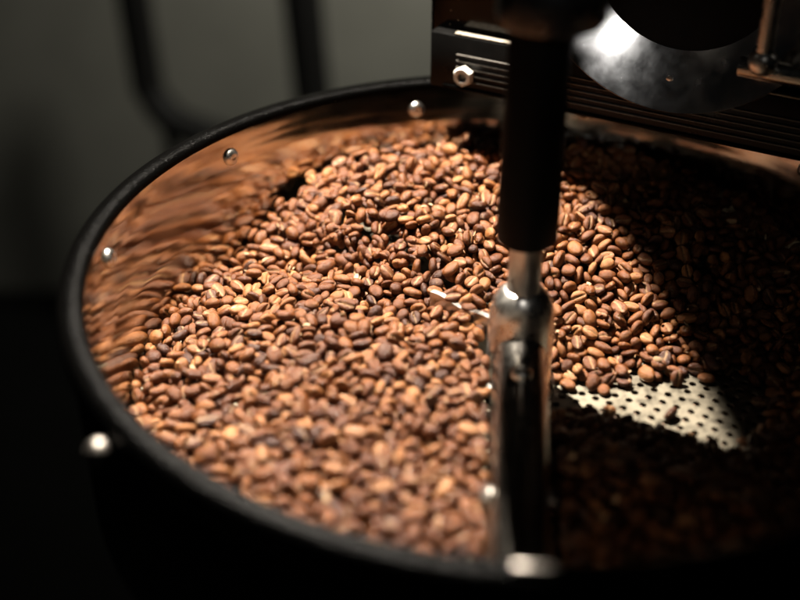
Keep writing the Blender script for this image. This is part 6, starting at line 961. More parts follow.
-910,-290,-561,744,586,-306,117,-616,-301,-575,953,-72,267,84,-334,-256,-585,302,769,480,96,-209,-178,-586,307,257,632,87,-1902,-226,-777,-633,720,63,91,-1820,-190,-753,-56,-238,-937,111,
-1572,-177,-667,-560,520,641,95,-1293,-236,-595,-583,623,498,92,-1078,-169,-572,-795,-541,-164,82,-862,-209,-545,142,-1,-711,92,-681,-204,-554,351,-211,-883,102,-576,-142,-587,-696,80,667,87,
-383,-169,-577,-546,-418,718,104,-317,-209,-615,-696,-482,-529,99,-1813,-102,-742,416,43,758,105,-1712,-85,-676,-502,70,-727,104,-1341,-67,-615,667,446,595,72,-1177,-74,-579,252,-624,200,84,
-1126,-144,-542,-318,791,-310,86,-778,-109,-592,-337,271,-58,92,-658,-61,-570,71,408,401,97,-337,-129,-597,736,-341,-93,103,-251,-61,-634,118,-146,504,89,-1963,-90,-775,-441,331,-828,108,
-1931,-144,-794,556,-495,-652,83,-1863,-21,-716,-758,509,-351,104,-1845,58,-730,309,804,-428,101,-1607,-40,-648,-288,227,927,80,-1443,-20,-613,731,284,-299,100,-1216,54,-588,546,646,-452,85,
-1070,34,-577,-384,268,180,89,-888,10,-605,-167,-227,315,108,-276,26,-612,-463,191,64,87,-2192,114,-817,393,-674,96,100,-1999,128,-768,529,-805,191,114,-1888,130,-734,-204,-968,102,105,
-1842,122,-687,717,-681,-28,102,-1453,109,-624,76,68,-320,85,-1217,91,-568,-514,-140,-339,98,-1159,66,-609,621,-128,-734,90,-1014,36,-555,779,-342,-415,83,-818,145,-534,-420,837,-338,94,
-743,241,-607,45,-567,-821,103,-640,143,-600,273,819,215,97,-521,198,-620,649,-167,-297,86,-435,188,-605,-184,972,-107,94,-2100,237,-804,221,175,931,104,-2036,171,-824,727,237,-378,95,
-1903,211,-755,-920,-107,371,105,-1846,214,-733,506,-742,-272,101,-1786,230,-707,796,388,241,93,-1582,239,-653,-467,113,72,92,-1545,191,-603,746,556,-53,105,-1201,165,-548,-208,321,-466,96,
-1144,192,-556,-189,-313,788,91,-645,303,-664,-757,-475,430,104,-581,250,-682,145,-196,650,91,-518,314,-630,924,79,-366,100,-120,237,-549,200,262,943,113,-1860,290,-724,-484,-219,266,105,
-1772,296,-727,-407,851,288,95,-1634,294,-673,-88,-297,-942,100,-1519,290,-616,289,210,261,110,-1216,384,-578,-165,224,-944,95,-1276,255,-560,143,-38,-470,93,-757,410,-644,-30,-147,314,107,
-748,396,-699,-822,334,-258,83,-636,369,-743,-445,262,728,113,-558,411,-754,834,187,226,88,-535,369,-693,-224,-881,414,114,-575,397,-621,16,744,563,115,-284,277,-524,0,0,987,83,
-136,208,-617,-48,775,-30,106,98,213,-730,-688,161,-112,110,210,156,-777,834,497,235,102,219,114,-828,-210,153,927,86,345,176,-813,-427,-747,506,96,-2113,410,-791,-522,361,-599,108,
-1931,274,-761,-870,-297,170,86,-1698,330,-697,172,401,-364,102,-1661,421,-638,195,-979,-31,106,-1668,586,-690,191,-966,-55,94,-1436,364,-603,-576,747,-201,92,-1147,547,-615,82,-85,-796,75,
-1085,392,-594,216,-887,190,82,-865,424,-696,-482,101,-517,105,-764,490,-684,-26,-673,46,114,-767,395,-779,-919,190,-49,72,-545,445,-679,83,-780,348,98,-428,313,-609,-755,579,-229,91,
-130,379,-593,230,-756,268,95,67,283,-700,-47,385,-877,103,137,290,-733,-270,-69,605,99,164,256,-759,532,798,-15,100,323,265,-819,-95,695,166,109,391,233,-815,-97,-133,-580,102,
608,288,-839,-19,-402,-674,101,684,220,-804,-259,-48,138,100,908,259,-814,520,754,-254,104,-2154,442,-846,738,-198,-642,86,-2099,449,-840,-415,881,28,78,-1918,566,-762,697,-325,-546,101,
-1911,482,-738,5,-960,-96,101,-1753,469,-690,328,887,-57,111,-1644,501,-713,-252,-897,-359,100,-1665,450,-686,313,-926,-206,96,-1383,489,-601,701,557,191,88,-1343,543,-573,302,353,708,105,
-1038,478,-630,93,-979,92,104,-906,513,-679,-561,276,-757,102,-894,585,-735,-452,508,-88,105,-619,435,-684,128,226,-580,103,-403,473,-559,-108,861,-443,108,-316,449,-522,621,-694,-40,110,
-45,457,-598,-253,33,965,96,25,442,-689,22,-122,-901,113,93,355,-699,79,797,554,89,225,306,-756,-692,685,74,95,547,333,-766,-951,-133,72,91,545,422,-773,829,548,-67,89,
655,380,-797,-400,-113,-843,93,824,247,-802,-224,40,-823,101,859,391,-769,-460,-360,454,101,952,353,-792,472,826,-99,106,1027,349,-815,220,-43,125,91,1168,149,-815,143,55,-538,122,
1350,260,-875,0,0,-974,101,-2046,667,-797,280,-781,-32,93,-1922,628,-800,650,-312,541,92,-1767,541,-733,572,-119,397,104,-1614,641,-744,304,39,936,88,-1593,630,-685,-267,-613,-735,93,
-1505,669,-649,-890,254,-329,107,-1028,636,-681,-446,568,-29,84,-1052,609,-733,-459,151,-363,72,-999,619,-750,-29,-522,234,95,-691,588,-762,469,-871,-72,91,-690,526,-714,100,988,90,102,
-515,535,-647,425,346,512,88,-476,524,-571,16,-974,-135,105,-6,652,-530,-37,-262,-777,120,189,342,-696,-774,-625,81,109,114,411,-680,-921,384,4,93,252,452,-651,28,-185,876,97,
316,373,-740,733,-607,271,99,538,394,-715,804,-454,-106,97,662,278,-795,350,-861,285,92,844,463,-775,-599,463,-651,76,885,328,-811,321,476,230,91,1130,423,-799,513,61,750,99,
1188,293,-815,95,866,400,93,1329,407,-782,889,-173,20,107,1407,526,-807,476,-763,-89,119,1474,492,-775,687,598,-375,102,-1957,717,-790,377,400,458,108,-1864,689,-713,-595,-757,-203,99,
-1641,711,-690,386,-311,-634,110,-1412,656,-605,220,34,-927,91,-1144,789,-667,-114,-539,-721,99,-1084,674,-698,-825,-336,7,112,-844,625,-736,-354,-826,311,105,-768,625,-726,464,-69,-391,103,
-670,596,-666,60,124,363,92,-617,470,-618,-391,63,74,97,-206,622,-492,492,-720,-385,109,49,508,-594,-338,-74,94,100,37,603,-565,74,281,822,99,183,555,-645,-146,128,885,92,
238,592,-635,-187,-37,966,89,263,403,-707,228,-793,-519,81,541,459,-687,-864,411,-130,89,785,195,-821,-357,-897,208,90,934,406,-755,712,692,106,98,1098,295,-816,-164,-545,791,97,
1206,359,-800,-449,-642,566,104,1252,397,-795,-474,-423,713,111,1366,479,-758,-28,-455,657,110,1441,562,-749,257,909,163,108,1548,554,-759,177,-206,-223,114,-1866,827,-802,387,-573,-671,84,
-1912,786,-775,-378,580,624,83,-1683,855,-699,858,-292,82,110,-1368,891,-700,431,-8,-461,99,-1275,834,-703,-220,-868,422,110,-1187,823,-728,-213,5,721,113,-894,720,-774,937,-64,177,105,
-857,769,-714,-243,150,-907,106,-765,719,-643,-130,-486,-665,109,-534,584,-591,-585,-593,395,101,-319,727,-485,-919,359,-78,99,-99,705,-524,-351,810,-455,91,-83,785,-548,51,354,857,89,
-5,742,-564,-970,-18,239,100,156,564,-597,122,-142,-981,113,282,659,-603,-582,439,-483,94,514,582,-668,226,537,696,94,536,641,-628,239,870,193,105,733,552,-691,973,-205,-74,103,
1017,551,-743,257,661,404,89,1103,554,-708,450,869,32,106,1231,455,-744,92,-437,-274,102,1282,482,-773,78,-165,333,93,1382,573,-720,-743,665,30,102,1536,647,-745,180,10,-893,98,
-1974,994,-791,641,34,662,106,-1885,863,-752,-8,158,986,119,-1763,916,-732,-693,563,-382,112,-1612,873,-735,106,875,-434,87,-1502,990,-714,-874,228,-153,109,-1399,926,-763,-865,395,-214,89,
-1193,899,-808,306,-943,19,91,-970,855,-755,25,-331,-882,96,-974,686,-677,93,-171,-649,114,-885,757,-653,-757,651,-14,81,-863,586,-676,-516,-777,243,88,-330,817,-472,118,972,192,89,
-316,889,-460,272,11,875,100,-237,871,-473,-103,-161,-458,96,-91,803,-499,-91,0,501,102,-12,776,-500,-296,-173,74,96,102,888,-526,193,-282,-333,88,246,823,-570,-606,767,66,83,
211,748,-547,-311,-424,525,104,480,600,-605,-262,171,-722,99,546,710,-607,-140,-902,303,95,798,800,-606,131,104,-363,91,1063,463,-717,-89,-114,-145,118,1025,608,-718,-437,451,79,96,
1180,577,-686,-44,-316,575,110,1307,541,-713,-609,-762,-96,98,1395,225,-847,457,231,322,113,1565,473,-758,-99,107,-239,98,1668,653,-732,460,685,387,94,-1902,966,-777,-934,-280,-178,117,
-1734,996,-756,818,324,-165,84,-1618,1021,-725,-116,-791,-560,116,-1583,1087,-772,66,571,660,99,-1149,994,-753,579,-669,-407,106,-1080,954,-746,982,-105,150,93,-990,839,-685,389,61,-403,99,
-931,885,-650,-342,478,-750,94,-691,731,-608,-233,-437,864,91,-530,904,-435,297,916,169,87,-300,963,-448,-523,-814,-3,77,-225,942,-480,-651,-503,557,79,118,945,-463,-228,503,-775,101,
245,893,-545,-420,-172,149,95,246,973,-525,-101,-178,-593,100,302,1008,-479,520,-28,267,92,515,784,-562,547,-360,-751,88,725,807,-571,355,680,610,98,857,862,-537,326,796,480,96,
948,843,-571,300,-898,-309,105,1119,830,-608,-603,-661,-279,91,1246,661,-700,194,-489,-408,97,1434,869,-640,394,-765,-410,99,1494,670,-676,93,-476,537,111,1633,833,-691,196,962,178,88,
-1664,1048,-776,983,165,66,88,-1269,1039,-736,-782,-72,-291,100,-1140,902,-738,520,-758,-306,78,-1232,901,-707,56,-92,-61,105,-960,928,-660,584,70,806,82,-565,1149,-399,589,-285,709,98,
-479,1055,-402,870,307,183,96,-302,1057,-471,655,-445,257,77,-230,1059,-483,436,-611,-108,83,-38,1025,-478,-824,41,-30,87,71,1078,-429,924,-372,-62,100,109,1058,-516,725,355,-371,90,
238,1048,-484,-252,759,-421,114,343,1071,-500,946,149,20,94,562,855,-538,-325,798,-382,78,784,1012,-490,380,-46,536,89,896,937,-500,62,-111,-808,109,1004,1001,-516,-477,-361,453,110,
1246,799,-655,238,119,-188,88,1103,929,-540,-489,-699,-442,115,1374,872,-612,438,-334,-830,108,1555,749,-656,719,-673,-157,103,1614,869,-636,791,224,87,106,1696,1017,-621,-399,239,-392,118,
-1324,1145,-772,-100,-83,435,106,-1298,1111,-710,-7,-789,490,107,-1355,961,-723,426,864,-226,99,-673,1218,-375,554,823,-58,110,-440,1166,-394,-270,227,-830,108,-416,1109,-439,-564,-216,680,96,
-303,1109,-425,563,248,769,88,-74,1093,-427,754,374,300,91,33,1194,-469,-392,350,38,108,97,1130,-467,-310,-27,-258,92,174,1076,-491,-679,-534,253,103,355,1107,-469,-271,87,491,99,
487,1144,-495,611,670,116,108,618,1069,-449,-973,195,51,92,755,1199,-443,62,758,586,108,827,1084,-472,-78,270,944,93,936,1019,-500,632,-357,267,104,1021,1063,-456,-884,232,-165,113,
1164,1171,-431,-613,-758,-166,98,1375,943,-569,508,-592,-219,101,1424,988,-574,581,-547,-561,91,1568,983,-614,55,853,-501,91,-1445,1240,-787,565,647,348,105,-1470,1113,-749,699,-528,455,114,
-1243,1154,-731,467,-326,-298,107,-1402,1084,-735,330,-376,-757,109,-964,1298,-372,508,524,-18,85,-781,1194,-404,-69,257,-927,97,-733,1269,-400,-246,910,-326,84,-556,1236,-401,-479,-818,234,114,
-438,1270,-416,-908,405,-46,104,-366,1181,-438,-155,640,749,101,-285,1265,-436,-161,384,907,96,-133,1219,-443,-355,298,-832,102,-80,1179,-441,738,671,55,82,83,1213,-422,221,-442,-384,98,
168,1153,-448,-820,563,97,83,234,1203,-435,806,387,402,101,430,1237,-474,-226,662,46,99,432,1128,-453,795,589,2,111,555,1193,-426,-590,322,-423,89,670,1168,-452,-617,-753,146,103,
831,1251,-434,150,86,917,96,1013,1210,-436,-553,185,257,104,1069,1243,-506,-211,-737,61,72,1116,1274,-450,727,-453,152,86,1195,1245,-446,-270,-936,61,89,1629,1076,-587,146,339,677,85,
1575,1075,-536,-839,-430,266,115,1706,1255,-535,-733,-671,12,93,-1523,1244,-807,-27,-254,-954,88,-1673,1258,-751,555,809,-114,113,-1505,1185,-754,-663,227,-525,99,-1508,1284,-761,216,962,55,107,
-1295,1240,-649,609,756,-207,117,-1290,1268,-612,-222,89,204,91,-652,1405,-390,238,-301,-737,119,-738,1347,-390,-520,-139,74,110,-599,1322,-382,914,310,159,108,-533,1311,-429,6,166,-413,99,
-428,1404,-427,760,90,337,84,-358,1280,-412,193,-124,-740,105,-107,1291,-474,-509,433,47,107,-22,1330,-389,-769,-472,281,102,144,1378,-412,631,675,296,91,215,1400,-399,7,-237,-927,90,
291,1330,-433,191,-235,445,100,467,1380,-432,437,497,327,97,523,1260,-398,978,22,197,106,612,1360,-425,495,-352,-61,85,762,1326,-407,974,209,-50,103,849,1334,-419,-58,601,-480,106,
1053,1254,-433,-587,287,-108,95,1126,1328,-435,894,151,-383,110,1285,1279,-445,-880,251,66,87,1398,1292,-454,347,-380,856,89,1481,1214,-500,133,924,-356,101,1535,1254,-541,107,267,855,109,
-1788,1269,-822,187,-862,278,93,-1593,1288,-799,-493,65,-9,95,-1582,1344,-736,339,174,-795,109,-1385,1399,-653,109,497,848,79,-1351,1370,-618,-42,271,-657,101,-940,1447,-385,-182,609,767,106,
-844,1468,-367,207,196,-881,86,-721,1439,-403,-729,-669,131,86,-556,1420,-382,21,135,-976,103,-501,1382,-441,-89,-829,-130,102,-347,1411,-370,109,-110,-696,97,-194,1386,-405,-890,176,-385,96,
-40,1458,-370,-790,226,-470,109,112,1455,-391,-754,384,335,104,298,1445,-407,-67,-95,-964,87,515,1461,-431,-494,-470,610,95,533,1378,-412,2,-458,-824,95,659,1401,-424,-744,607,207,95,
750,1417,-407,816,465,312,103,941,1464,-432,-719,-241,631,98,1052,1429,-393,492,-643,-559,96,1102,1416,-435,101,-371,-390,93,1256,1352,-454,897,92,264,109,1623,1280,-522,4,471,-742,94,
1690,1396,-494,-207,971,-111,104,1690,1478,-531,560,805,86,94,-1683,1447,-706,459,-348,-778,96,-1576,1500,-728,102,-772,-582,75,-1665,1371,-764,35,-913,400,103,-1277,1483,-525,-265,-296,863,99,
-944,1632,-370,591,585,42,101,-876,1615,-398,-91,18,-985,94,-829,1562,-382,111,-533,-47,90,-689,1499,-373,97,-832,509,101,-561,1500,-377,522,810,-260,86,-511,1521,-357,-460,456,-183,102,
-319,1494,-412,226,-794,412,72,-255,1455,-380,186,524,790,106,-92,1526,-352,166,-946,15,98,-15,1518,-414,135,55,-977,96,72,1503,-427,859,-229,-139,83,174,1529,-384,-966,-137,-152,115,
330,1517,-380,653,-359,-515,101,394,1522,-379,818,-490,-22,108,528,1533,-395,765,630,-85,97,632,1479,-353,-264,-863,-396,122,689,1363,-388,-767,-562,-305,100,814,1484,-374,-199,522,-530,100,
1006,1569,-368,592,-764,249,87,1080,1543,-373,-12,273,-916,108,1314,1510,-424,876,476,6,95,1408,1535,-432,14,-669,-718,86,1557,1457,-464,737,112,-608,108,-1594,1535,-693,-320,80,355,105,
-1468,1402,-624,686,652,307,108,-1294,1665,-486,220,-50,-359,105,-1063,1642,-389,-629,-376,519,100,-826,1639,-342,772,459,340,112,-794,1613,-398,649,-258,407,72,-736,1637,-393,704,39,-645,99,
-571,1596,-361,265,73,798,92,-521,1668,-365,737,554,-218,98,-428,1613,-337,184,-298,-702,104,-298,1627,-376,-485,866,-112,91,-202,1640,-410,-342,121,631,87,-76,1613,-377,-368,-233,283,117,
56,1638,-390,752,-448,-334,83,101,1657,-371,-583,-789,141,104,267,1597,-354,-856,-469,32,104,332,1599,-392,296,-581,281,97,503,1681,-358,-250,-966,46,105,584,1665,-369,636,-666,105,94,
732,1612,-360,-452,183,-213,106,856,1581,-378,-416,-340,283,99,962,1687,-389,-740,99,609,85,1016,1667,-394,-486,49,785,94,1141,1652,-382,916,244,-114,113,1345,1813,-417,354,386,574,96,
1404,1762,-448,-92,-150,939,102,-1309,1851,-462,562,109,319,93,-1297,1758,-451,490,735,411,99,-1187,1799,-420,346,121,481,98,-1076,1777,-417,352,-37,-476,96,-887,1680,-386,495,-442,354,94,
-761,1752,-353,939,-172,293,103,-562,1740,-381,69,-383,380,107,-421,1750,-382,-762,606,-189,88,-294,1712,-362,506,-424,-456,88,-146,1646,-355,936,335,-72,105,-50,1780,-367,-953,133,-269,108,
64,1763,-388,-525,-60,771,92,213,1688,-360,299,-822,62,83,253,1714,-350,120,-883,160,87,388,1650,-340,7,71,-991,92,506,1765,-315,-907,-326,-261,114,647,1666,-383,430,514,652,87,
780,1744,-361,410,-18,-462,102,866,1752,-356,603,-89,-289,99,1100,1729,-379,533,-171,-633,88,1138,1754,-380,479,675,473,98,1268,1757,-378,296,-924,216,106,1332,1742,-464,-669,-683,180,85,
-989,1873,-418,-569,-318,232,87,-969,1809,-385,348,695,62,95,-934,1866,-373,697,-540,-260,86,-454,1843,-354,444,429,681,105,-378,1798,-363,324,-352,-140,90,-295,1890,-353,-10,980,-18,93,
-138,1922,-311,-578,769,-208,102,-14,1897,-340,-276,302,-897,94,107,1817,-340,376,-596,-538,117,208,1790,-320,-816,407,118,97,236,1753,-388,67,-832,-511,97,361,1864,-328,784,-203,-108,108,
519,1826,-363,-313,-450,302,112,624,1873,-362,-368,90,247,106,743,1831,-389,-786,353,506,82,708,1787,-360,665,347,638,93,890,1887,-357,579,-79,163,104,1084,1815,-400,-170,705,685,96,
1237,1901,-394,664,619,409,92,-1037,1916,-399,-448,577,-475,107,-878,2071,-398,6,94,708,108,-795,2054,-385,443,808,-377,107,-551,1911,-360,466,-22,313,101,-407,1995,-374,223,77,971,101,
-341,1976,-324,-235,-550,752,116,-223,1918,-376,-587,65,-510,109,-82,1981,-332,-618,737,-105,102,-6,1992,-368,-161,720,460,95,120,1900,-372,-60,835,-264,95,216,1873,-347,-54,402,684,108,
278,1894,-361,212,-299,-534,89,356,1955,-360,787,612,0,80,601,1936,-337,432,-858,-104,98,753,1896,-374,964,-87,-231,96,721,1962,-387,-794,-79,-236,94,924,2078,-374,287,727,520,97,
991,1977,-373,558,474,569,88,-643,2173,-385,794,-60,99,109,-624,2052,-381,95,-659,736,85,-423,2075,-399,538,405,542,99,-381,2067,-343,-65,-422,429,96,-231,2016,-350,743,-640,-107,109,
-216,2111,-348,865,-380,106,108,-9,2057,-401,380,922,29,83,42,2100,-369,2,-545,514,104,209,2099,-381,-731,-625,-222,100,292,2004,-345,-202,47,103,95,435,2123,-387,-523,693,-397,94,
454,1957,-345,223,130,890,111,535,1998,-337,242,80,-964,111,828,2105,-397,966,-216,-80,108,-394,2214,-398,-314,798,-453,96,-196,2174,-396,309,332,838,100,-191,2262,-386,-342,-904,-184,90,
44,2202,-364,-124,-9,602,104,164,2151,-379,415,-430,799,91,269,2145,-382,662,-346,419,97,290,2247,-357,-609,-760,-73,106,
]
arr = np.array(ROWS, dtype=np.float64).reshape(-1, 7); NB = len(arr)
POS = arr[:, :3]*1e-4; QV = arr[:, 3:6]*1e-3; SCL = arr[:, 6]*1e-2
QW = np.sqrt(np.maximum(0, 1-(QV**2).sum(1)))
rng = np.random.default_rng(11)

def bean_shape(seed, L=5.25, W=3.85, H=2.8, Hb=2.1):
    """half-egg of a roasted bean with an S-shaped seam in its flat face (mm); returns verts, quads, seam weights"""
    r = np.random.default_rng(seed)
    L *= r.uniform(0.94, 1.08); W *= r.uniform(0.92, 1.06); H *= r.uniform(0.9, 1.12); curl = r.uniform(-0.35, 0.35); tap = r.uniform(-0.10, 0.10)
    sgn = r.choice([-1, 1]); sw = r.uniform(0.35, 0.75); wid = r.uniform(0.40, 0.62); dep = r.uniform(0.9, 1.35); sk = r.uniform(-0.25, 0.25)
    xs = np.array([-1, -.8, -.58, -.36, -.13, .13, .36, .58, .8, 1]); ys = np.array([-1, -.78, -.5, -.25, -.11, 0, .11, .25, .5, .78, 1])
    nx, ny = len(xs), len(ys); V, S, F, idx = [], [], [], {}
    def pt(i, j, side):
        a, b = xs[i], ys[j]; u = a*math.sqrt(1-b*b/2); w_ = b*math.sqrt(1-a*a/2); rho = min(1, math.hypot(u, w_))
        k = math.sin(rho*math.pi/2)/rho if rho > 1e-9 else 0; zc = max(0.0, math.cos(rho*math.pi/2))
        x, y = u*k, w_*k
        X = x*L; Y = y*W*(1 + tap*x) + curl*(x*x)*0.9; seam = 0
        if side > 0: Z = H*zc**0.92*(1 + 0.08*tap*x) + 0.10*math.sin(X*1.3+seed)*zc
        else:
            Z = -Hb*zc**0.5
            yc = sk + sgn*sw*math.sin(x*2.3); gx = max(0, 1-abs(x)**5)
            g_ = math.exp(-((Y-yc)/wid)**2)*gx; Z += dep*g_; seam = min(1, g_*1.25)
            Z -= 0.22*(math.exp(-((abs(Y-yc)-1.25)/0.7)**2))*gx
        return (X, Y, Z), seam
    for side in (1, -1):
        for i in range(nx):
            for j in range(ny):
                edge = i in (0, nx-1) or j in (0, ny-1)
                if side < 0 and edge: idx[(i, j, -1)] = idx[(i, j, 1)]; continue
                p, s = pt(i, j, side); idx[(i, j, side)] = len(V); V.append(p); S.append(s)
        for i in range(nx-1):
            for j in range(ny-1):
                q = [idx[(i, j, side)], idx[(i+1, j, side)], idx[(i+1, j+1, side)], idx[(i, j+1, side)]]
                F.append(q if side > 0 else q[::-1])
    V = np.array(V); V += r.normal(0, 0.05, V.shape)
    return V*1e-3, np.array(F), np.array(S)
KINDS = [bean_shape(s) for s in (3, 8, 15, 21, 34, 55)] + [bean_shape(77, 4.6, 3.6, 3.2, 2.4), bean_shape(90, 5.7, 3.6, 2.5, 1.9), bean_shape(101, 5.2, 3.8, 1.6, 1.5), bean_shape(113, 3.6, 3.7, 2.5, 2.0)]
WHICH = rng.choice(len(KINDS), NB, p=[.12]*6 + [.1, .1, .05, .03]); TONE = np.clip(rng.normal(0.5, 0.26, NB), 0, 1)

def bean_mesh(k):
    V, F, S = KINDS[k]; me = bpy.data.meshes.new('coffee_bean'); me.from_pydata(V.tolist(), [], F.tolist())
    me.attributes.new('seam', 'FLOAT', 'POINT').data.foreach_set('value', S.astype(np.float32))
    me.attributes.new('local', 'FLOAT_VECTOR', 'POINT').data.foreach_set('vector', (V*1000).astype(np.float32).ravel())
    me.materials.append(M_bean); me.shade_smooth(); return me
BM = [bean_mesh(k) for k in range(len(KINDS))]
NIND = 300
def rotm(q): return np.array(Quaternion(q).to_matrix())

ZONES = [
    'alone at the dark floor edge',
    'alone on shaded floor by the arm',
    'at the bare perforated floor',
    'at the outer tip of the scraper blade',
    'before the blurred front, inner part',
    'before the blurred front, outer part',
    'beside the arm in mid heap',
    'beside the chrome hub',
    'by the front curve of the rim',
    'by the perforated floor, nearest the hub',
    'by the shadow edge above the floor',
    'closest to the small rim tab',
    'farthest into the shadow by the floor',
    'first in line beside the chrome neck',
    'highest up on the rear ridge',
    'in front of the furrow, mid heap',
    'in the blurred heap by the arm',
    'in the blurred heap, inner part',
    'in the blurred heap, outer part',
    'in the far corner by the wall',
    'in the sharp bright mid heap',
    'in the sharp heap near the wall',
    'lowest against the mirrored tray wall',
    'near the mirrored tray wall',
    'nearest to the front rim',
    'next to the scraper blade',
    'on the rear ridge towards the roaster',
    'on the slope between post and shadow',
    'pressed against the steel arm',
    'standing alone, seam forward, on the perforated floor',
    'touching the scraper blade beside the hub']
LABELS = [ZONES[k] for k in [29, 1, 0, 17, 18, 18, 16, 17, 16, 16, 17, 16, 18, 17, 6, 16, 17, 17, 25, 16, 17, 17, 8, 18, 18, 17, 2, 16, 8, 20, 17, 17, 8, 21, 17, 16, 18, 20, 16, 18, 18, 17, 17, 16, 24, 16, 18, 27, 23, 18, 8, 17, 18, 4, 18, 27, 23, 5, 17, 28, 2, 5, 15, 25, 6, 20, 17, 18, 2, 16, 21, 17, 15, 7, 27, 17, 16, 8, 4, 20, 8, 17, 23, 5, 25, 8, 2, 18, 20, 17, 23, 21, 16, 17, 18, 17, 23, 5, 4, 21, 16, 8, 17, 5, 20, 8, 15, 21, 5, 6, 8, 20, 9, 20, 27, 18, 23, 19, 5, 8, 18, 5, 20, 6, 13, 3, 17, 16, 5, 27, 19, 21, 7, 5, 5, 20, 23, 21, 4, 16, 6, 27, 4, 17, 5, 5, 23, 2, 20, 21, 2, 26, 23, 4, 23, 6, 18, 20, 20, 8, 27, 2, 27, 5, 23, 6, 23, 8, 17, 23, 25, 27, 15, 25, 6, 4, 27, 4, 26, 16, 21, 17, 15, 15, 11, 27, 10, 10, 20, 20, 27, 26, 17, 20, 17, 26, 2, 15, 17, 18, 30, 23, 19, 20, 16, 14, 27, 8, 4, 26, 26, 2, 25, 16, 20, 23, 23, 15, 26, 16, 18, 26, 17, 4, 5, 4, 10, 10, 27, 16, 27, 23, 4, 5, 5, 23, 17, 27, 27, 26, 18, 18, 27, 21, 4, 4, 12, 2, 7, 27, 18, 20, 21, 27, 6, 26, 26, 21, 4, 27, 6, 25, 23, 15, 8, 25, 26, 4, 23, 27, 16, 4, 15, 2, 18, 17, 27, 4, 27, 26, 17, 6, 17, 25, 25, 26, 27, 22, 27, 26, 15, 27, 4, 16, 23, 26, 21, 21, 10, 25]]
for i in range(NIND):
    o = bpy.data.objects.new('coffee_bean', BM[WHICH[i]]); link(o)
    o.rotation_mode = 'QUATERNION'; o.rotation_quaternion = (QW[i], *QV[i]); o.location = POS[i]; o.scale = (SCL[i],)*3
    o['tone'] = float(TONE[i])
    z = (rotm((QW[i], *QV[i])) @ np.array([0, 0, 1.0]))
    vd = np.array(CAM) - POS[i]; vd /= np.linalg.norm(vd); face = float(z @ vd)
    side = 'showing its seam' if face < -0.45 else 'showing its round back' if face > 0.45 else 'lying on edge'
    shade = 'dark' if TONE[i] < 0.36 else 'pale' if TONE[i] > 0.66 else 'brown'
    lx = cam.matrix_world.to_3x3().transposed() @ Vector(rotm((QW[i], *QV[i])) @ np.array([1.0, 0, 0])); tilt = abs(math.degrees(math.atan2(lx.y, lx.x)))
    turn = 'level' if min(tilt, 180-tilt) < 25 else 'upright' if abs(tilt-90) < 30 else 'tilted'
    if abs(lx.z) > 0.85: turn = 'end-on'
    shade = ('small ' if SCL[i] < 0.93 else 'large ' if SCL[i] > 1.08 else '') + shade + ' ' + turn
    zone = LABELS[i]
    lab = f'{shade} coffee bean {zone}' if 'seam' in zone else f'{shade} coffee bean {side}, {zone}'
    tag(o, lab, 'coffee bean', 'coffee beans on top of the pile')

def bean_mass(name, ids_pos, ids_q, ids_s, which, tone, mat_):
    Vs, Fs, Ss, Ls, Ts = [], [], [], [], []; off = 0
    for p, q, s, k, t in zip(ids_pos, ids_q, ids_s, which, tone):
        V, F, S = KINDS[k]; Vs.append((V*s) @ rotm(q).T + p); Fs.append(F + off); Ss.append(S); Ls.append(V*1000); Ts.append(np.full(len(V), t)); off += len(V)
    V = np.concatenate(Vs).astype(np.float32); F = np.concatenate(Fs).astype(np.int32)
    me = bpy.data.meshes.new(name); me.vertices.add(len(V)); me.vertices.foreach_set('co', V.ravel())
    me.loops.add(F.size); me.loops.foreach_set('vertex_index', F.ravel())
    me.polygons.add(len(F)); me.polygons.foreach_set('loop_start', np.arange(0, F.size, 4, dtype=np.int32))
    me.update(calc_edges=True); me.validate()
    me.attributes.new('seam', 'FLOAT', 'POINT').data.foreach_set('value', np.concatenate(Ss).astype(np.float32))
    me.attributes.new('tone', 'FLOAT', 'POINT').data.foreach_set('value', np.concatenate(Ts).astype(np.float32))
    me.attributes.new('local', 'FLOAT_VECTOR', 'POINT').data.foreach_set('vector', np.concatenate(Ls).astype(np.float32).ravel())
    return finish(name, me, mat_, None, True)

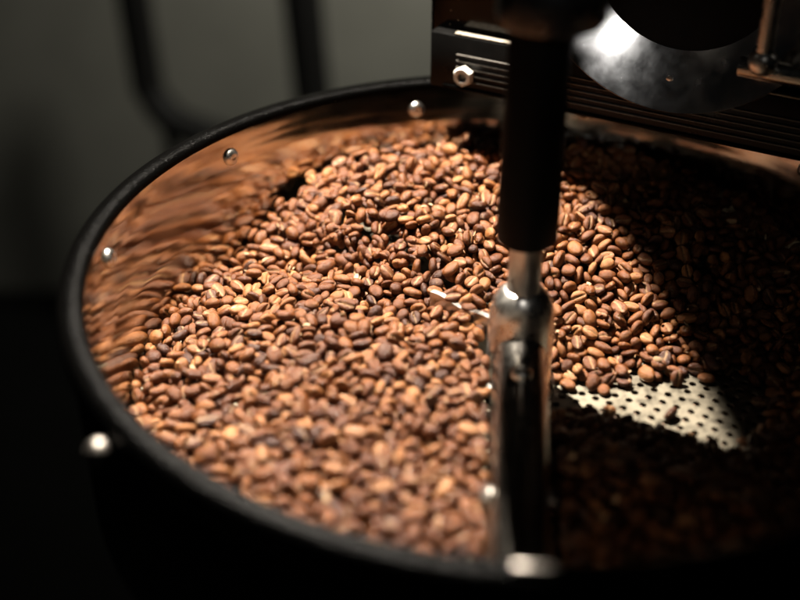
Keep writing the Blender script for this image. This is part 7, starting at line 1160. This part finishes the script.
# the rest of the heap, plus the beans buried under the surface
def smoothstep(t):
    t = np.clip(t, 0, 1); return t*t*(3-2*t)
def height(x, y):
    """level of the bean heap: ridge at the back, furrow behind the scraper blade, bare patch of floor"""
    r = np.hypot(x, y); deg = np.degrees(np.arctan2(y, x))
    h = FLOOR + .036 + 0*x
    h = h + .022*smoothstep((y-.03)/.17)*smoothstep((x+.19)/.09)
    left = smoothstep(1-np.abs(((deg-172+180) % 360)-180)/52*.9)
    h = h - .025*smoothstep((r-.13)/.09)*smoothstep(left*1.6)
    h = h - .006*smoothstep((r-.17)/.05)*(y < 0)
    d = (math.cos(R(137)), math.sin(R(137))); s = x*d[0] + y*d[1]; n = -x*d[1] + y*d[0]
    h = h - .034*np.exp(-((n-.012)/.016)**2)*smoothstep((s-.045)/.03)*smoothstep((.23-s)/.05)
    h = h + .013*np.exp(-((n+.024)/.016)**2)*smoothstep((s-.03)/.04)*smoothstep((.21-s)/.05)
    h = h + .005*np.exp(-((n-.045)/.016)**2)*smoothstep((s-.05)/.04)*smoothstep((.2-s)/.05)
    h = h + .0036*np.sin(71*x+43*y+1)*np.sin(97*y-38*x+2) + .0016*np.sin(190*x+60*y)*np.sin(210*y-80*x+.7)
    h = np.maximum(h, FLOOR+.012)
    yb = .002 + .2*(x-.02); dd = np.maximum.reduce([y-yb, .012-x, r-.135, (-.026-.47*(x-.023))-y])
    h = np.where(x > -.005, np.minimum(h, FLOOR + .58*np.maximum(0, dd) - .004*(dd < .004)), h)
    h = h - .012*smoothstep((x-.12)/.08)
    return np.maximum(h, FLOOR-.004)

fp, fq, fs = [], [], []
for iy in range(-26, 27):
    for ix in range(-26, 27):
        x = ix*0.0085 + rng.uniform(-.003, .003); y = iy*0.0085 + rng.uniform(-.003, .003); r = math.hypot(x, y)
        if r > 0.212 or r < 0.03: continue
        a_ = x*da.x + y*da.y; n_ = x*na.x + y*na.y
        if a_ > 0 and abs(n_) < 0.022: continue
        t_ = R(137); s2 = x*math.cos(t_) + y*math.sin(t_); n2 = -x*math.sin(t_) + y*math.cos(t_)
        if 0 < s2 < 0.075 and -0.006 < n2 < 0.012: continue
        h = float(height(np.array(x), np.array(y)))
        if h < FLOOR + 0.012: continue
        q = rng.normal(size=4); q /= np.linalg.norm(q); fp.append((x, y, max(h-0.0135, FLOOR+0.0034))); fq.append(tuple(q)); fs.append(rng.uniform(.95, 1.1))
for i in range(7000):                                   # steep sides of the furrow
    x, y = rng.uniform(-.20, .0), rng.uniform(.0, .215)
    if math.hypot(x, y) > 0.212 or math.hypot(x, y) < 0.075: continue
    h, hx, hy = (float(height(np.array(x+a_), np.array(y+b_))) for a_, b_ in ((0, 0), (.002, 0), (0, .002)))
    g_ = math.hypot(hx-h, hy-h)/.002
    if g_ < 0.5 or rng.uniform() > 0.28*g_: continue
    q = rng.normal(size=4); q /= np.linalg.norm(q)
    fp.append((x, y, max(FLOOR + .0036, h - .0135 - rng.uniform(0, .003)))); fq.append(tuple(q)); fs.append(rng.uniform(.88, 1.1))
for i in range(150):                                    # where the furrow meets the wall
    a_, r_ = R(rng.uniform(118, 150)), rng.uniform(.192, .217); x, y = r_*math.cos(a_), r_*math.sin(a_)
    h = float(height(np.array(x), np.array(y))); q = rng.normal(size=4); q /= np.linalg.norm(q)
    fp.append((x, y, max(FLOOR + .0036, h - .009))); fq.append(tuple(q)); fs.append(rng.uniform(.88, 1.1))
nf = len(fp)
heap = bean_mass('coffee_bean_heap', list(POS[NIND:]) + [np.array(p) for p in fp], [(QW[i], *QV[i]) for i in range(NIND, NB)] + fq, list(SCL[NIND:]) + fs,
                 list(WHICH[NIND:]) + list(rng.integers(0, len(KINDS), nf)), list(TONE[NIND:]) + list(np.clip(rng.normal(.45, .2, nf), 0, 1)), M_beans)
tag(heap, 'heap of roasted brown coffee beans filling the cooling tray', 'coffee beans', kind='stuff')

# chaff: thin curled flakes caught between the beans
cv, cf = [], []
top = POS[rng.choice(NB, 700, replace=False)]
for p in top:
    if p[2] < float(height(np.array(p[0]), np.array(p[1]))) - 0.003: continue
    L = rng.uniform(.0012, .0034); W = L*rng.uniform(.3, .6); q = rng.normal(size=4); q /= np.linalg.norm(q); m3 = rotm(tuple(q))
    c = p + np.array([rng.uniform(-.004, .004), rng.uniform(-.004, .004), rng.uniform(.0026, .0042)]); b = len(cv)
    for i in range(4):
        for j in (-1, 0, 1):
            t = i/3*2-1; loc = np.array([t*L, j*W*(1-0.5*t*t), 0.35*L*t*t + 0.25*W*j*j]); cv.append(tuple(m3 @ loc + c))
    for i in range(3):
        for j in range(2): cf.append((b+i*3+j, b+(i+1)*3+j, b+(i+1)*3+j+1, b+i*3+j+1))
ch = meshobj('chaff', cv, cf, M_chaff); tag(ch, 'pale papery chaff flakes scattered among the beans', 'chaff', kind='stuff')
